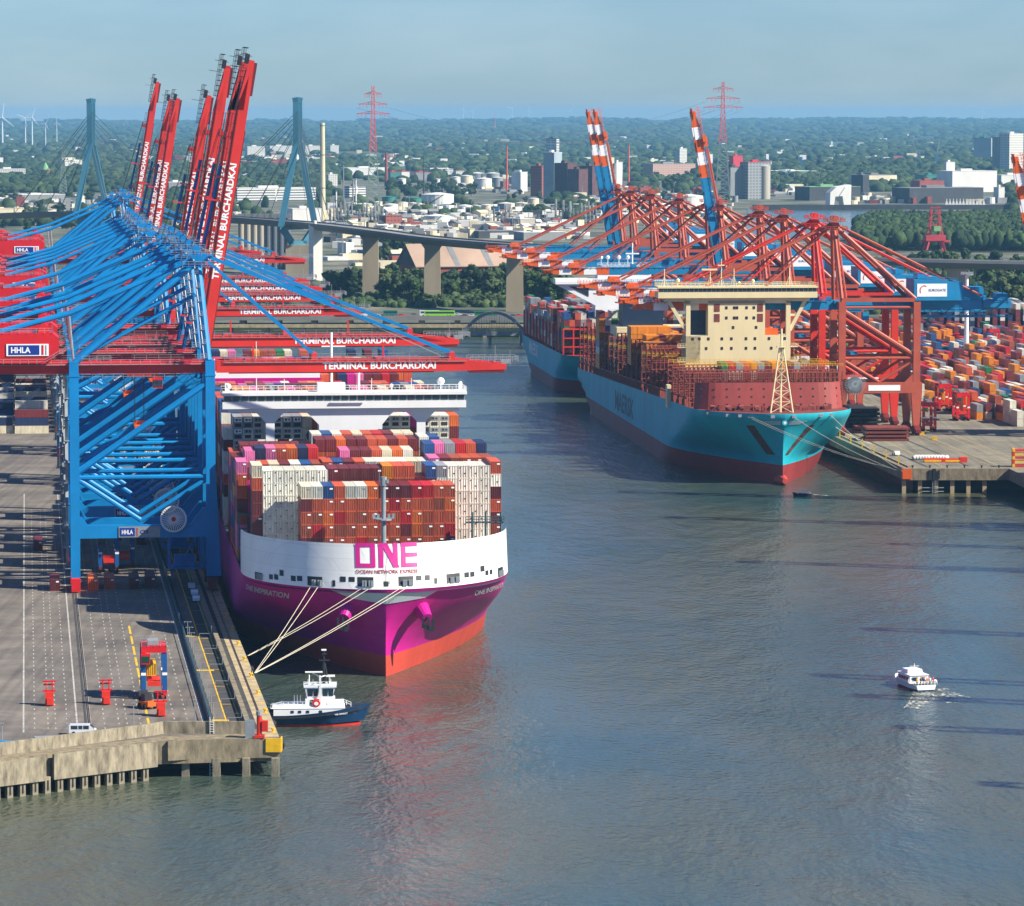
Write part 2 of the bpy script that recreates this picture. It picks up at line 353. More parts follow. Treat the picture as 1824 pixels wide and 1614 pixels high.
def sts_left(name, label, hz, raised, outreach):
    """blue portal crane with red girder: local x towards the water, y away from camera"""
    r = thing(name, label, 'crane')
    G = hz                                   # underside of girder above quay
    for (x, y, wide) in ((0, 0, 1), (-33, 0, 0), (0, 18, 1), (-33, 18, 0)):
        m = MB(); wx = 2.3; wy = 1.9
        if wide:
            m.fr((x-1.2, x+2.4, y-wy/2, y+wy/2), 3.2, (x-1.2, x+2.0, y-wy/2, y+wy/2), 13)
            m.fr((x-1.2, x+2.0, y-wy/2, y+wy/2), 13, (x-1.15, x+1.15, y-wy/2, y+wy/2), 30)
            m.b(x-1.15, x+1.15, y-wy/2, y+wy/2, 30, G+3.4)
        else:
            m.b(x-wx/2, x+wx/2, y-wy/2, y+wy/2, 3.2, G+3.4)
        m.b(x-1.3, x+1.3, y-wy/2-.1, y+wy/2+.1, G-.4, G)
        m.build('leg', M_BLUE, r)
        b = MB()
        b.fr((x-.9, x+.9, y-4.5, y+4.5), 1.9, (x-1, x+1, y-1.2, y+1.2), 3.2)
        for k in (-1, 1):
            b.b(x-.8, x+.8, y+k*2.7-2.4, y+k*2.7+2.4, .9, 1.9)
            for q in (-1.8, -.6, .6, 1.8): b.tube((x-.45, y+k*2.7+q, .45), (x+.45, y+k*2.7+q, .45), .45, 8)
        b.b(x-1.1, x+1.1, y-5.6, y-4.7, .3, 3.4)
        b.build('bogie', M_RED if not wide else M_DRED, r)
    # portal and sill beams
    for y in (0, 18):
        m = MB(); m.b(-32, -.9, y-.8, y+.8, 12.8, 16); m.fr((-32, -30, y-.8, y+.8), 16, (-32, -31.5, y-.8, y+.8), 18)
        m.fr((-5, -1, y-.8, y+.8), 16, (-2, -1, y-.8, y+.8), 20)
        m.build('portal_beam', M_BLUE, r)
        m = MB(); m.tube((-33, y, 27.6), (0, y, 27.6), .62, 8); m.build('tie_tube', M_BLUE, r)
        m = MB(); m.tube((-32, y, 27), (-17, y, 17), .6, 8); m.tube((-1, y, 27), (-17, y, 17), .6, 8); m.build('brace', M_BLUE, r)
        m = MB(); m.tube((-33, y, 28.5), (0, y, G-1.6), .85, 8)
        for p in (-33, 0):
            m.b(p-1.6, p+1.6, y-.3, y+.3, 26.3, 30) if p else m.b(-1.7, .5, y-.3, y+.3, G-4, G+.5)
        m.build('diagonal_brace', M_BLUE, r)
    for x in (-33, 0):
        m = MB(); m.b(x-1, x+1, 1, 17, 13, 16); m.build('sill_beam', M_BLUE, r)
        m = MB(); m.b(x-1, x+1, 1, 17, G+1.2, G+3.2); m.build('cross_beam', M_BLUE, r)
        m = MB(); m.tube((x, 1, 17), (x, 17, 30), .5, 8); m.tube((x, 17, 30), (x, 1, 44), .5, 8); m.build('side_brace', M_BLUE, r)
    # stair tower & landings on landside leg
    m = MB()
    for k in range(9):
        z = 5+k*5.2; m.b(-35.6, -34.2, 2, 6, z, z+.12); m.beam((-34.9, 2 if k % 2 else 6, z), (-34.9, 6 if k % 2 else 2, z+5.2), .7, .15)
        m.rail((-35.6, 2, z), (-35.6, 6, z), 1.1, 2, .05)
    m.build('stair_tower', M_GREY, r)
    # access platform frame hanging below beam at waterside
    m = MB(); m.b(-10.5, -2.2, -2.6, 5, 5.2, 5.7)
    for (x, y) in ((-10.3, -2.4), (-2.5, -2.4), (-10.3, 4.6), (-2.5, 4.6)): m.b(x-.25, x+.25, y-.25, y+.25, 5.7, 13)
    m.b(-9, -4, -1, 3, 5.7, 8.4); m.beam((-8, -2.5, 5.7), (-4, -2.5, 12.8), .7, .2)
    m.build('service_platform', M_BLUED, r)
    # cable reel
    m = MB(); cx, cz, rr, yy = -9.2, 17.4, 3.15, -1.6
    n = 32
    for i in range(n):
        a = 2*math.pi*i/n; b_ = 2*math.pi*(i+1)/n
        for ro in (rr, rr*.93):
            m.beam((cx+ro*math.cos(a), yy, cz+ro*math.sin(a)), (cx+ro*math.cos(b_), yy, cz+ro*math.sin(b_)), .28, .2)
        m.beam((cx+.5*math.cos(a), yy, cz+.5*math.sin(a)), (cx+rr*math.cos(a), yy, cz+rr*math.sin(a)), .5, .16)
    reel = m.build('cable_reel', M_WHITE, r)
    m = MB(); m.tube((cx, yy-.5, cz), (cx, -.7, cz), .55, 10); m.build('hub', M_RED, reel)
    # portal sign
    s = MB(); s.b(-22.5, -10.9+.1-1.6, -1.0, -.85, 13, 15.6, 0); s.b(-22.2, -18.6, -1.06, -1, 13.3, 15.3, 1); s.b(-18.1, -17.9, -1.06, -1, 13.3, 15.3, 2)
    so_ = s.build('sign', [M_GREY, SIGN_B, M_RED], r)
    text_mb('HHLA', 2.7, 1.1, .03).build('lettering', M_LETW, so_, loc=(-20.4, -1.08, 14.3), rot=X90)
    text_mb('CTB', 2.0, .9, .02).build('lettering', SIGN_B, so_, loc=(-16.3, -1.02, 14.3), rot=X90)
    # fixed girders, twin
    m = MB()
    for y in (5.6, 12.4):
        m.b(-80, 1.5, y-.75, y+.75, G, G+3)
    for x in range(-66, 2, 11): m.b(x-.4, x+.4, 6, 12, G+.8, G+2)
    m.b(-82, -72, 4, 14, G+.2, G+3)
    m.build('main_girder', M_RED, r)
    m = MB()
    for y in (4.2,):
        m.b(-60, 0, y-.5, y+.5, G+2.2, G+2.35); m.rail((-60, y-.5, G+2.3), (0, y-.5, G+2.3), 1.2, 2.4, .06)
        m.rail((-31, y-1.2, G-1.2), (-6, y-1.2, G-1.2), 1.2, 2.4, .06)
        m.rail((-31, .6, G+3.4), (-24, .6, G+3.4), 1.2, 1.5, .06)
    for y in (13.8,): m.rail((-60, y, G+2.8), (0, y, G+2.8), 1.2, 3, .05)
    m.build('walkway_railing', M_GREY, r)
    # festoon loops
    m = MB(); x = -66
    while x < -4:
        for k in range(4):
            a = x+k*.9; z0 = G-.3-2.1*math.sin(math.pi*k/4); z1 = G-.3-2.1*math.sin(math.pi*(k+1)/4); m.tube((a, 4.6, z0), (a+.9, 4.6, z1), .07, 3, cap=False)
        x += 3.6
    m.b(-67, 0, 4.5, 4.7, G-.3, G-.1)
    m.build('festoon_cable', M_DARK, r)
    # machinery house
    m = MB(); HX0, HX1 = -58, -36.5
    m.prismy([(HX0, G+2.7), (HX1-3.4, G+2.7), (HX1, G+5.2), (HX1, G+9), (HX1-1.5, G+10.2), (HX0, G+10.2)], 1.2, 16.8)
    m.b(HX0+3, HX0+6, 1.1, 16.9, G+10.2, G+11.4)
    for x in (-55, -40.2): m.tube((x, 3, G+11.3), (x, 8, G+11.3), 1.15, 12); m.tube((x, 10, G+11.3), (x, 15, G+11.3), 1.15, 12); m.b(x-1.3, x+1.3, 2.5, 15.5, G+10.2, G+10.8)
    hs = m.build('machinery_house', M_RED, r)
    sign_hhla(hs, -49.2, G+4.7, 10.2, 2.9, 1.1)
    m = MB(); m.rail((HX0, 1.0, G+10.2), (HX1-1.5, 1.0, G+10.2), 1.2, 2, .06); m.rail((HX1-1.5, 1.0, G+10.2), (HX1-1.5, 17, G+10.2), 1.2, 2, .06)
    m.rail((HX0, .6, G+2.7), (HX1-3.4, .6, G+2.7), 1.2, 2, .06); m.rail((HX1-3.4, .6, G+2.7), (-33.5, .6, G+6.4), 1.2, 2, .06)
    m.build('roof_railing', M_GREY, hs)
    # A-frame
    AZ = G+28
    for y, ya in ((0, 6.5), (18, 11.5)):
        m = MB(); m.tube((-.4, y, G+3.4), (-2.6, ya, AZ), .85, 8); m.build('mast_tube', M_BLUE, r)
    for y in (3.6, 14.4):
        m = MB(); m.tube((-32.6, y, G+3), (-3, 9+(y-9)*.55, AZ-1), .82, 8)
        m.build('back_strut', M_BLUE, r)
    for y in (5.8, 12.2):
        m = MB(); m.tube((-78, y, G+3), (-34, y, G+14.6), .55, 8); m.tube((-34, y, G+14.6), (-3.4, 9+(y-9)*.7, AZ-.2), .55, 8); m.build('back_stay', M_BLUE, r)
        m = MB(); m.tube((-34, y, G+14.6), (-33, y, G+3), .28, 6); m.build('stay_post', M_GREY, r)
        m = MB(); m.tube((-33, y, G+3), (-3, 9+(y-9)*.7, AZ-9), .38, 6); m.build('inner_stay', M_BLUE, r)
    m = MB(); m.b(-4, -1, 5.4, 7.2, AZ-1.2, AZ+.6); m.b(-4, -1, 10.8, 12.6, AZ-1.2, AZ+.6); m.b(-3.2, -1.8, 7, 11, AZ-.9, AZ)
    for z in (AZ-2, AZ+.6):
        m.b(-6.4, 1.2, 3.6, 4.5, z, z+.12); m.b(-6.4, 1.2, 13.5, 14.4, z, z+.12); m.b(-6.4, -5.5, 4.5, 13.5, z, z+.12); m.b(.3, 1.2, 4.5, 13.5, z, z+.12)
    m.b(-3.6, -2, 5.9, 7.1, AZ+.6, AZ+2.2); m.b(-3.6, -2, 10.9, 12.1, AZ+.6, AZ+2.2); m.tube((-2.8, 5.6, AZ+2.2), (-2.8, 7.4, AZ+2.2), .9, 10); m.tube((-2.8, 10.6, AZ+2.2), (-2.8, 12.4, AZ+2.2), .9, 10)
    ap = m.build('apex_head', M_BLUE, r)
    m = MB()
    for z in (AZ-1.9, AZ+.7):
        for a, b_ in (((-6.4, 3.6), (1.2, 3.6)), ((-6.4, 14.4), (1.2, 14.4)), ((1.2, 3.6), (1.2, 14.4)), ((-6.4, 3.6), (-6.4, 14.4))): m.rail((*a, z), (*b_, z), 1.2, 1.3, .06)
    for k in range(7):
        z = G+4+k*3.4; y = .3+k*.9; m.b(-2.4-.3*k, -.8-.3*k, y-1.6, y-.8, z, z+.12); m.rail((-2.4-.3*k, y-1.6, z), (-.8-.3*k, y-1.6, z), 1.1, .8, .06); m.beam((-1.4-.3*k, y-1.2, z), (-1.8-.3*k, y-.4, z+3.4), .22, .1)
    m.build('apex_platform_railing', M_GREY, ap)
    # trolley and cab
    tx = -17 if not raised else -12
    m = MB(); m.b(tx-3, tx+3, 5, 13, G-.9, G-.1); m.b(tx+3.2, tx+5.6, 4, 6.4, G-3.6, G-.9)
    tr = m.build('trolley', M_RED, r)
    m = MB(); m.b(tx+3.3, tx+5.5, 3.9, 4, G-3.2, G-1.6); m.build('cab_window', M_GLASS, tr)
    dz = G-13 if not raised else G-4.6
    m = MB(); m.b(tx-1.3, tx+1.3, 3, 15, dz-.5, dz+.3); m.b(tx-1.4, tx+1.4, 7.5, 10.5, dz+.3, dz+1.1); m.build('spreader', M_ORANGE, tr)
    m = MB()
    for (a, y) in ((-1.1, 6), (1.1, 6), (-1.1, 12), (1.1, 12)): m.tube((tx+a, y, dz), (tx+a, y, G-.9), .06, 3)
    m.build('hoist_rope', M_DARK, tr)
    # boom, in its own frame at the hinge
    bo = MB(); L = outreach
    for y in (-3.4, 3.4):
        bo.b(0, L-13, y-.7, y+.7, 0, 3); bo.fr((L-13, L-4, y-.7, y+.7), 1.1, (L-13, L-12.8, y-.7, y+.7), 3)
        bo.hexa([(L-13, y-.7, 0), (L, y-.7, .3), (L, y+.7, .3), (L-13, y+.7, 0), (L-13, y-.7, 3), (L, y-.7, 1.6), (L, y+.7, 1.6), (L-13, y+.7, 3)])
    for x in range(6, int(L), 9): bo.b(x-.35, x+.35, -3, 3, .8, 2)
    for x in (8, 24, 40, 58): bo.b(x-.7, x+.7, -4, 4, 3, 4.6 if x in (24, 58) else 3.3)
    for x in (9, 41): bo.b(x-.2, x+.2, -4.2, -3.7, 3, 7.2)
    if raised: boom = bo.build('boom', M_ORED, r, loc=(1.8, 9, G), rot=(0, -rad(80.6), 0))
    else: boom = bo.build('boom', M_ORED, r, loc=(1.8, 9, G))
    m = MB(); m.b(2, L-10, -4.5, -4.2, 2.4, 2.5); m.rail((2, -4.5, 2.5), (L-14, -4.5, 2.5), 1.2, 2.5, .055); m.rail((2, 4.5, 2.8), (L-14, 4.5, 2.8), 1.2, 3, .05)
    m.rail((L-9, -3.9, 2.2), (L+3, -3.9, 2.2), 1.3, 1.5, .07); m.rail((L-9, 3.9, 2.2), (L+3, 3.9, 2.2), 1.3, 1.5, .07); m.rail((L+3, -3.9, 2.2), (L+3, 3.9, 2.2), 1.3, 1.5, .07)
    m.tube((L+1, -3, 1), (L+1, -3, 5), .08, 3); m.tube((L-2, 3, 1), (L-2, 3, 6), .08, 3); m.b(L-1, L+1.5, -1, 1, 1.5, 2.6)
    m.build('boom_railing', M_DARK if raised else M_GREY, boom)
    m = MB(); m.b(L-9, L-.5, -4, 4, -.5, .3); m.b(3, L-18, -3.9, -3.7, -.25, 0); m.build('boom_tip_platform', M_DRED, boom)
    tl = 28 if not raised else 30
    tcx = (40 if not raised else 36)
    girder_text('TERMINAL BURCHARDKAI', tl, 1.75, 'lettering', 1, tcx, 1.5, boom, -4.13)
    if raised:      # folded fore stays lying along the boom
        for y in (-2.2, 2.2):
            m = MB(); m.tube((2, y, 6.5), (32, y, 5.4), .42, 6); m.tube((32, y, 5.4), (50, y, 4.4), .38, 6); m.build('folded_stay', M_BLUED, boom)
        m = MB()
        for x in (16, 31, 47): m.b(x-.3, x+.3, -4.6, 4.6, 4.6, 5.4); m.b(x-.2, x+.2, -4.6, -4.2, 3, 5)
        m.build('stay_rest', M_DRED, boom)
        m = MB()
        for y in (5.5, 12.5): m.tube((-2.6, y, AZ), (-1.8+60*math.cos(rad(81.5)), y, G+60*math.sin(rad(81.5))), .09, 3)
        m.build('hoist_rope', M_DARK, r)
    else:
        for y, ya in ((5.6, 6.5), (12.4, 11.5)):
            m = MB(); m.beam((-1.5, ya, AZ+.6), (1.8+24, y, G+4.2), .5, .7); m.build('fore_stay', M_BLUE, r)
            m = MB(); m.beam((-1.5, ya, AZ+1), (1.8+58, y, G+4.4), .5, .8); m.build('fore_stay', M_BLUE, r)
            m = MB(); m.tube((-1.5, ya, AZ+2.5), (1.8+56, y, G+3.4), .07, 3); m.build('hoist_rope', M_GREY, r)
    return r

RZL = math.asin(.12)
def RailL(Y): return -74.4+SLW*(Y-990), Y
lefts = [(983, 0, 0), (1030, 0, 1), (1066, 0, 1), (1092, 0, 0), (1150, 0, 1), (1262, 1, 1), (1372, 1, 0), (1476, 1, 0), (1520, 1, 1), (1556, 1, 0), (1592, 1, 1), (1628, 1, 0), (1700, 0, 0), (1765, 0, 1), (1960, 1, 0)]
protoL = {}
nlow = nup = 0
for i, (Y, short, up) in enumerate(lefts):
    G = 52.6 if not short else 46.8; L = (71.5 if not short else 68)+(6.2*up)+(1.3*up*short)
    if up: nup += 1; lab = '%s blue container crane from the camera on the left quay among those with raised boom' % ORD(nup)
    else: nlow += 1; lab = '%s blue container crane from the camera on the left quay among those with lowered boom' % ORD(nlow)
    x, y = RailL(Y)
    if (short, up) not in protoL:
        o = sts_left('container_crane', lab, G, up, L); protoL[(short, up)] = o; o.location = (x, y, QZ); o.rotation_euler = (0, 0, RZL)
        o['group'] = 'container cranes on the left quay'
    else: copy_to(protoL[(short, up)], (x, y, QZ), RZL, lab)

def sts_right(name, label, raised, body=None):
    """oxide red crane with light blue girder: local x towards water, y towards the camera, rear frame at y=-18"""
    body = body or M_OXIDE
    r = thing(name, label, 'crane'); G = 44.6
    for (x, y) in ((0, 0), (-27, 0), (0, -18), (-27, -18)):
        m = MB(); s = 1 if x == 0 else -1
        m.fr((x-1.1, x+1.1, y-1, y+1), 3.4, (x-1.9, x+1.9, y-1, y+1), 15)
        m.b(x-1.25, x+1.25, y-1, y+1, 18.8, G+3)
        m.build('leg', body, r)
        m = MB(); m.fr((x-1, x+1, y-4.5, y+4.5), 2, (x-1, x+1, y-1.2, y+1.2), 3.4)
        for k in (-1, 1):
            m.b(x-.9, x+.9, y+k*2.8-2.5, y+k*2.8+2.5, .9, 2)
            for q in (-1.8, -.6, .6, 1.8): m.tube((x-.45, y+k*2.8+q, .45), (x+.45, y+k*2.8+q, .45), .45, 8)
        m.build('bogie', M_DRED, r)
    for y in (0, -18):
        m = MB(); m.b(-29, 2, y-1.05, y+1.05, 15, 18.8); m.fr((-26, -22.5, y-.9, y+.9), 18.8, (-26, -25.6, y-.9, y+.9), 22); m.build('portal_beam', body, r)
        m = MB(); m.tube((-27, y, 27.5), (0, y, 27.5), .55, 8); m.build('tie_tube', body, r)
        m = MB(); m.tube((-26.4, y, 26.8), (-13.5, y, 19), .5, 8); m.tube((-.6, y, 26.8), (-13.5, y, 19), .5, 8); m.build('brace', body, r)
        m = MB(); m.tube((-1, y, G-.4), (-26.6, y, 28.2), .8, 8); m.build('diagonal_brace', body, r)
        m = MB(); m.b(-26, 0, y-.6, y+.6, G+3, G+4.4); m.tube((-26, y, G+1), (0, y, G+1), .5, 8); m.build('top_tie', body, r)
    for x in (-27, 0):
        m = MB(); m.b(x-1, x+1, -17, -1, 15.2, 18.4); m.build('sill_beam', body, r)
        m = MB(); m.b(x-1, x+1, -17, -1, G+1, G+3); m.build('cross_beam', body, r)
        m = MB(); m.b(x-.8, x+.8, -17, -1, 27, 28.4); m.build('cross_beam', body, r)
    m = MB(); m.b(-21, -9.5, 1.05, 1.15, 15.9, 17.9, 0)
    s = m.build('sign', [M_LETW], r)
    m = MB(); m.tube((-4.6, 1.6, 18.4), (-4.6, 1.1, 18.4), 2.6, 24)
    for i in range(36):
        a = 2*math.pi*i/36; m.beam((-4.6, 1.7, 18.4), (-4.6+3.9*math.cos(a), 1.7, 18.4+3.9*math.sin(a)), .16, .16)
    m.build('cable_reel', M_GREY, r)
    AZ = 75
    for y, ya in ((0, -7), (-18, -11)):
        m = MB(); m.tube((0, y, G+3), (2, ya, AZ), .72, 8); m.tube((-1.6, y, G+3), (1.2, ya, AZ), .4, 6); m.build('mast_tube', body, r)
        yb = 9*(-1)+(y+9)*.72
        m = MB(); m.tube((1, ya, AZ-1), (-26.5, y, G+4), .75, 8); m.build('back_strut', body, r)
        m = MB(); m.tube((1, ya, AZ), (-51, yb, G+5), .42, 8); m.build('back_stay', body, r)
        m = MB(); m.tube((2, ya, AZ), (32, yb, G+4), .34, 6); m.build('fore_stay', body, r) if not raised else None
        if not raised:
            m = MB(); m.tube((2, ya, AZ+.5), (58, yb, G+4), .4, 6); m.build('fore_stay', body, r)
    m = MB(); m.b(.4, 2.8, -12.6, -5.4, AZ-1, AZ+.8)
    for z, e in ((AZ-2, 0), (AZ+1, .8)):
        m.b(-2.4+e, 5.4-e, -14.6+e, -13.6+e, z, z+.12); m.b(-2.4+e, 5.4-e, -4.4-e, -3.4-e, z, z+.12); m.b(-2.4+e, -1.5+e, -14+e, -4-e, z, z+.12); m.b(4.5-e, 5.4-e, -14+e, -4-e, z, z+.12)
    for y in (-6, -12): m.tube((1.5, y-1, AZ+2.2), (1.5, y+1, AZ+2.2), 1.0, 10)
    for z, e in ((AZ-1.9, 0), (AZ+1.1, 1)):
        for a, b_ in (((-2.4+e*.8, -14.6+e*.8), (5.4-e*.8, -14.6+e*.8)), ((-2.4+e*.8, -3.4-e*.8), (5.4-e*.8, -3.4-e*.8)), ((5.4-e*.8, -14.6+e*.8), (5.4-e*.8, -3.4-e*.8)), ((-2.4+e*.8, -14.6+e*.8), (-2.4+e*.8, -3.4-e*.8))): m.rail((*a, z), (*b_, z), 1.2, 1.5, .08)
    m.build('apex_head', body, r)
    m = MB()
    for y in (-5.6, -12.4): m.b(-60, 2, y-.8, y+.8, G, G+3.2)
    m.b(-62, -52, -14, -4, G+.4, G+3); m.b(-42, -24, -15, -3, G+1.6, G+3.2)
    for x in range(-60, 2, 6): m.b(x-.3, x+.3, -12, -6, G+1, G+2)
    g = m.build('main_girder', M_EBLUE, r)
    m = MB()
    m.rail((-62, -3.4, G+3), (0, -3.4, G+3), 1.2, 2.5, .08); x = -60
    while x < -30:
        m.beam((x, -4, G), (x+3, -4, G-2.6), .25, .25); m.beam((x+3, -4, G-2.6), (x+6, -4, G), .25, .25); m.beam((x, -14, G), (x+3, -14, G-2.6), .25, .25); x += 6
    m.b(-62, -30, -4.3, -3.7, G-2.9, G-2.5); m.b(-62, -30, -14, -13.4, G-2.9, G-2.5); m.b(-50, -30, -13, -4, G-2.7, G-2.5)
    m.b(-61, -57, -12, -4, G+3, G+5.6); m.beam((-60, -4, G+3), (-58, -4, G+8), .3, .3)
    m.build('underslung_walkway', M_EBLUE, r)
    m = MB(); m.prismy([(-43.5, G+3.4), (-26, G+3.4), (-26, G+11), (-43.5, G+10)], -15.5, 0.2); m.b(-52, -44, -13, -5, G+3.2, G+8)
    m.b(-31, -28, -12, -4, G+11, G+12.6); m.rail((-43.5, .1, G+10), (-26, .1, G+11), 1.2, 2, .08)
    hs = m.build('machinery_house', M_EBLUE, r)
    m = MB(); m.b(-37.8, -27, .2, .3, G+4.8, G+9.4); sg = m.build('sign', M_LETW, hs)
    t = text_mb('EUROGATE', 6.2, .9, .01); t.build('lettering', SIGN_B, sg, loc=(-34.3, .32, G+7.1), rot=(math.pi/2, 0, math.pi))
    a = MB()
    for k in range(10):
        t0 = rad(60+k*15); t1 = rad(75+k*15)
        a.beam((-29.6-1.5*math.cos(t0), .34, G+7+1.7*math.sin(t0)), (-29.6-1.5*math.cos(t1), .34, G+7+1.7*math.sin(t1)), .06, .3)
    a.build('emblem', M_ORED, sg)
    # boom with orange and white warning bands at the tip
    L = 70
    bo = MB()
    segs = [(0, L-27, 0), (L-27, L-21.5, 1), (L-21.5, L-16, 2), (L-16, L-10.5, 1), (L-10.5, L-5.2, 2), (L-5.2, L, 1)]
    for y in (-2.6, 2.6):
        for a, b_, mi in segs:
            hh = 3.0; h1 = 3 if b_ < L else 1.3
            bo.hexa([(a, y-.7, 0), (b_, y-.7, 0 if b_ < L else .8), (b_, y+.7, 0 if b_ < L else .8), (a, y+.7, 0), (a, y-.7, hh), (b_, y-.7, h1+.4), (b_, y+.7, h1+.4), (a, y+.7, hh)] if b_ >= L else [(a, y-.7, 0), (b_, y-.7, 0), (b_, y+.7, 0), (a, y+.7, 0), (a, y-.7, hh), (b_, y-.7, hh), (b_, y+.7, hh), (a, y+.7, hh)], mi)
    for x in range(5, L, 8): bo.b(x-.35, x+.35, -2, 2, 1, 2, 0 if x < L-27 else 1)
    bo.b(56, 60, -3.2, 3.2, 3, 5, 1); bo.b(31, 33, -3.2, 3.2, 3, 4.4, 0); bo.b(L-1, L+1.6, -2.6, 2.6, .2, 2.2, 1)
    ang = -rad(80) if raised else 0
    boom = bo.build('boom', [M_EBLUE, M_ORANGE, M_LETW], r, loc=(2.2, -9, G), rot=(0, ang, 0))
    m = MB(); m.rail((2, 3.6, 2.6), (L-4, 3.6, 2.6), 1.2, 2.5, .08); m.rail((2, -3.6, 2.6), (L-4, -3.6, 2.6), 1.2, 2.5, .08); m.build('boom_railing', M_EBLUE, boom)
    m = MB(); m.rail((L-14, 3.7, 2.4), (L+3, 3.7, 2.4), 1.3, 1.2, .1); m.b(L, L+3, -3, 3, .6, .9); m.b(L-12, L-9, 3, 4.4, 3, 4.6); m.tube((L+2, 0, 1), (L+2, 0, 5), .1, 4); m.build('tip_platform', M_ORANGE, boom)
    if raised:
        m = MB(); m.tube((1, -2.5, 6), (34, -2.5, 5), .4, 6); m.tube((34, -2.5, 5), (55, -2.5, 4.6), .4, 6); m.tube((1, 2.5, 6), (34, 2.5, 5), .4, 6); m.tube((34, 2.5, 5), (55, 2.5, 4.6), .4, 6)
        m.build('folded_stay', body, boom)
    m = MB(); m.b(-8, -2, -13, -5, G-.9, G-.1); m.b(-10.5, -8.2, -7, -4, G-3.8, G-.9); m.b(-6.3, -3.7, -15, -3, G-16, G-15); m.build('trolley', M_EBLUE, r)
    return r
RZE = math.pi+math.asin(.0936)
def RailE(Y): return REd(Y)+3.4, Y
rights = [(1440, 0, 0), (1482, 0, 1), (1552, 0, 0), (1612, 0, 0), (1722, 1, 0), (1758, 0, 0), (1848, 0, 0), (1950, 0, 0), (2030, 0, 0), (2085, 1, 0), (2118, 1, 0)]
protoE = {}; nl = nu = 0
for i, (Y, up, br) in enumerate(rights):
    if up: nu += 1; lab = '%s red crane from the camera on the right quay among those with raised blue boom' % ORD(nu)
    else: nl += 1; lab = ('%s red crane on the right quay among those with lowered boom' % ORD(nl)) + (', brighter red' if br else '')
    x, y = RailE(Y)
    k = (up, br)
    if k not in protoE:
        protoE[k] = o = sts_right('container_crane', lab, up, M_BRED if br else None); o.location = (x, y, QE); o.rotation_euler = (0, 0, RZE); o['group'] = 'container cranes on the right quay'
    else: copy_to(protoE[k], (x, y, QE), RZE, lab)
# raised cranes on the berth that runs on towards the camera beyond the right edge
bx = [(1430, 192, 'orange and white crane boom tip raised at the right edge of the photo')]
for (Y, X, lab) in bx:
    copy_to(protoE[(1, 0)], (X, Y, QE), math.pi+.02, lab).scale = (1, 1, .86)
for (Y, X) in ((1251, 188), (1168, 201), (1092, 262), (1046, 216), (901, 238), (821, 220), (790, 226), (746, 231), (677, 240)):
    copy_to(protoE[(1, 0)], (X, Y, QE), math.pi+.02, 'red crane outside the right edge throwing a long shadow on the river', 'cranes beyond the right edge')
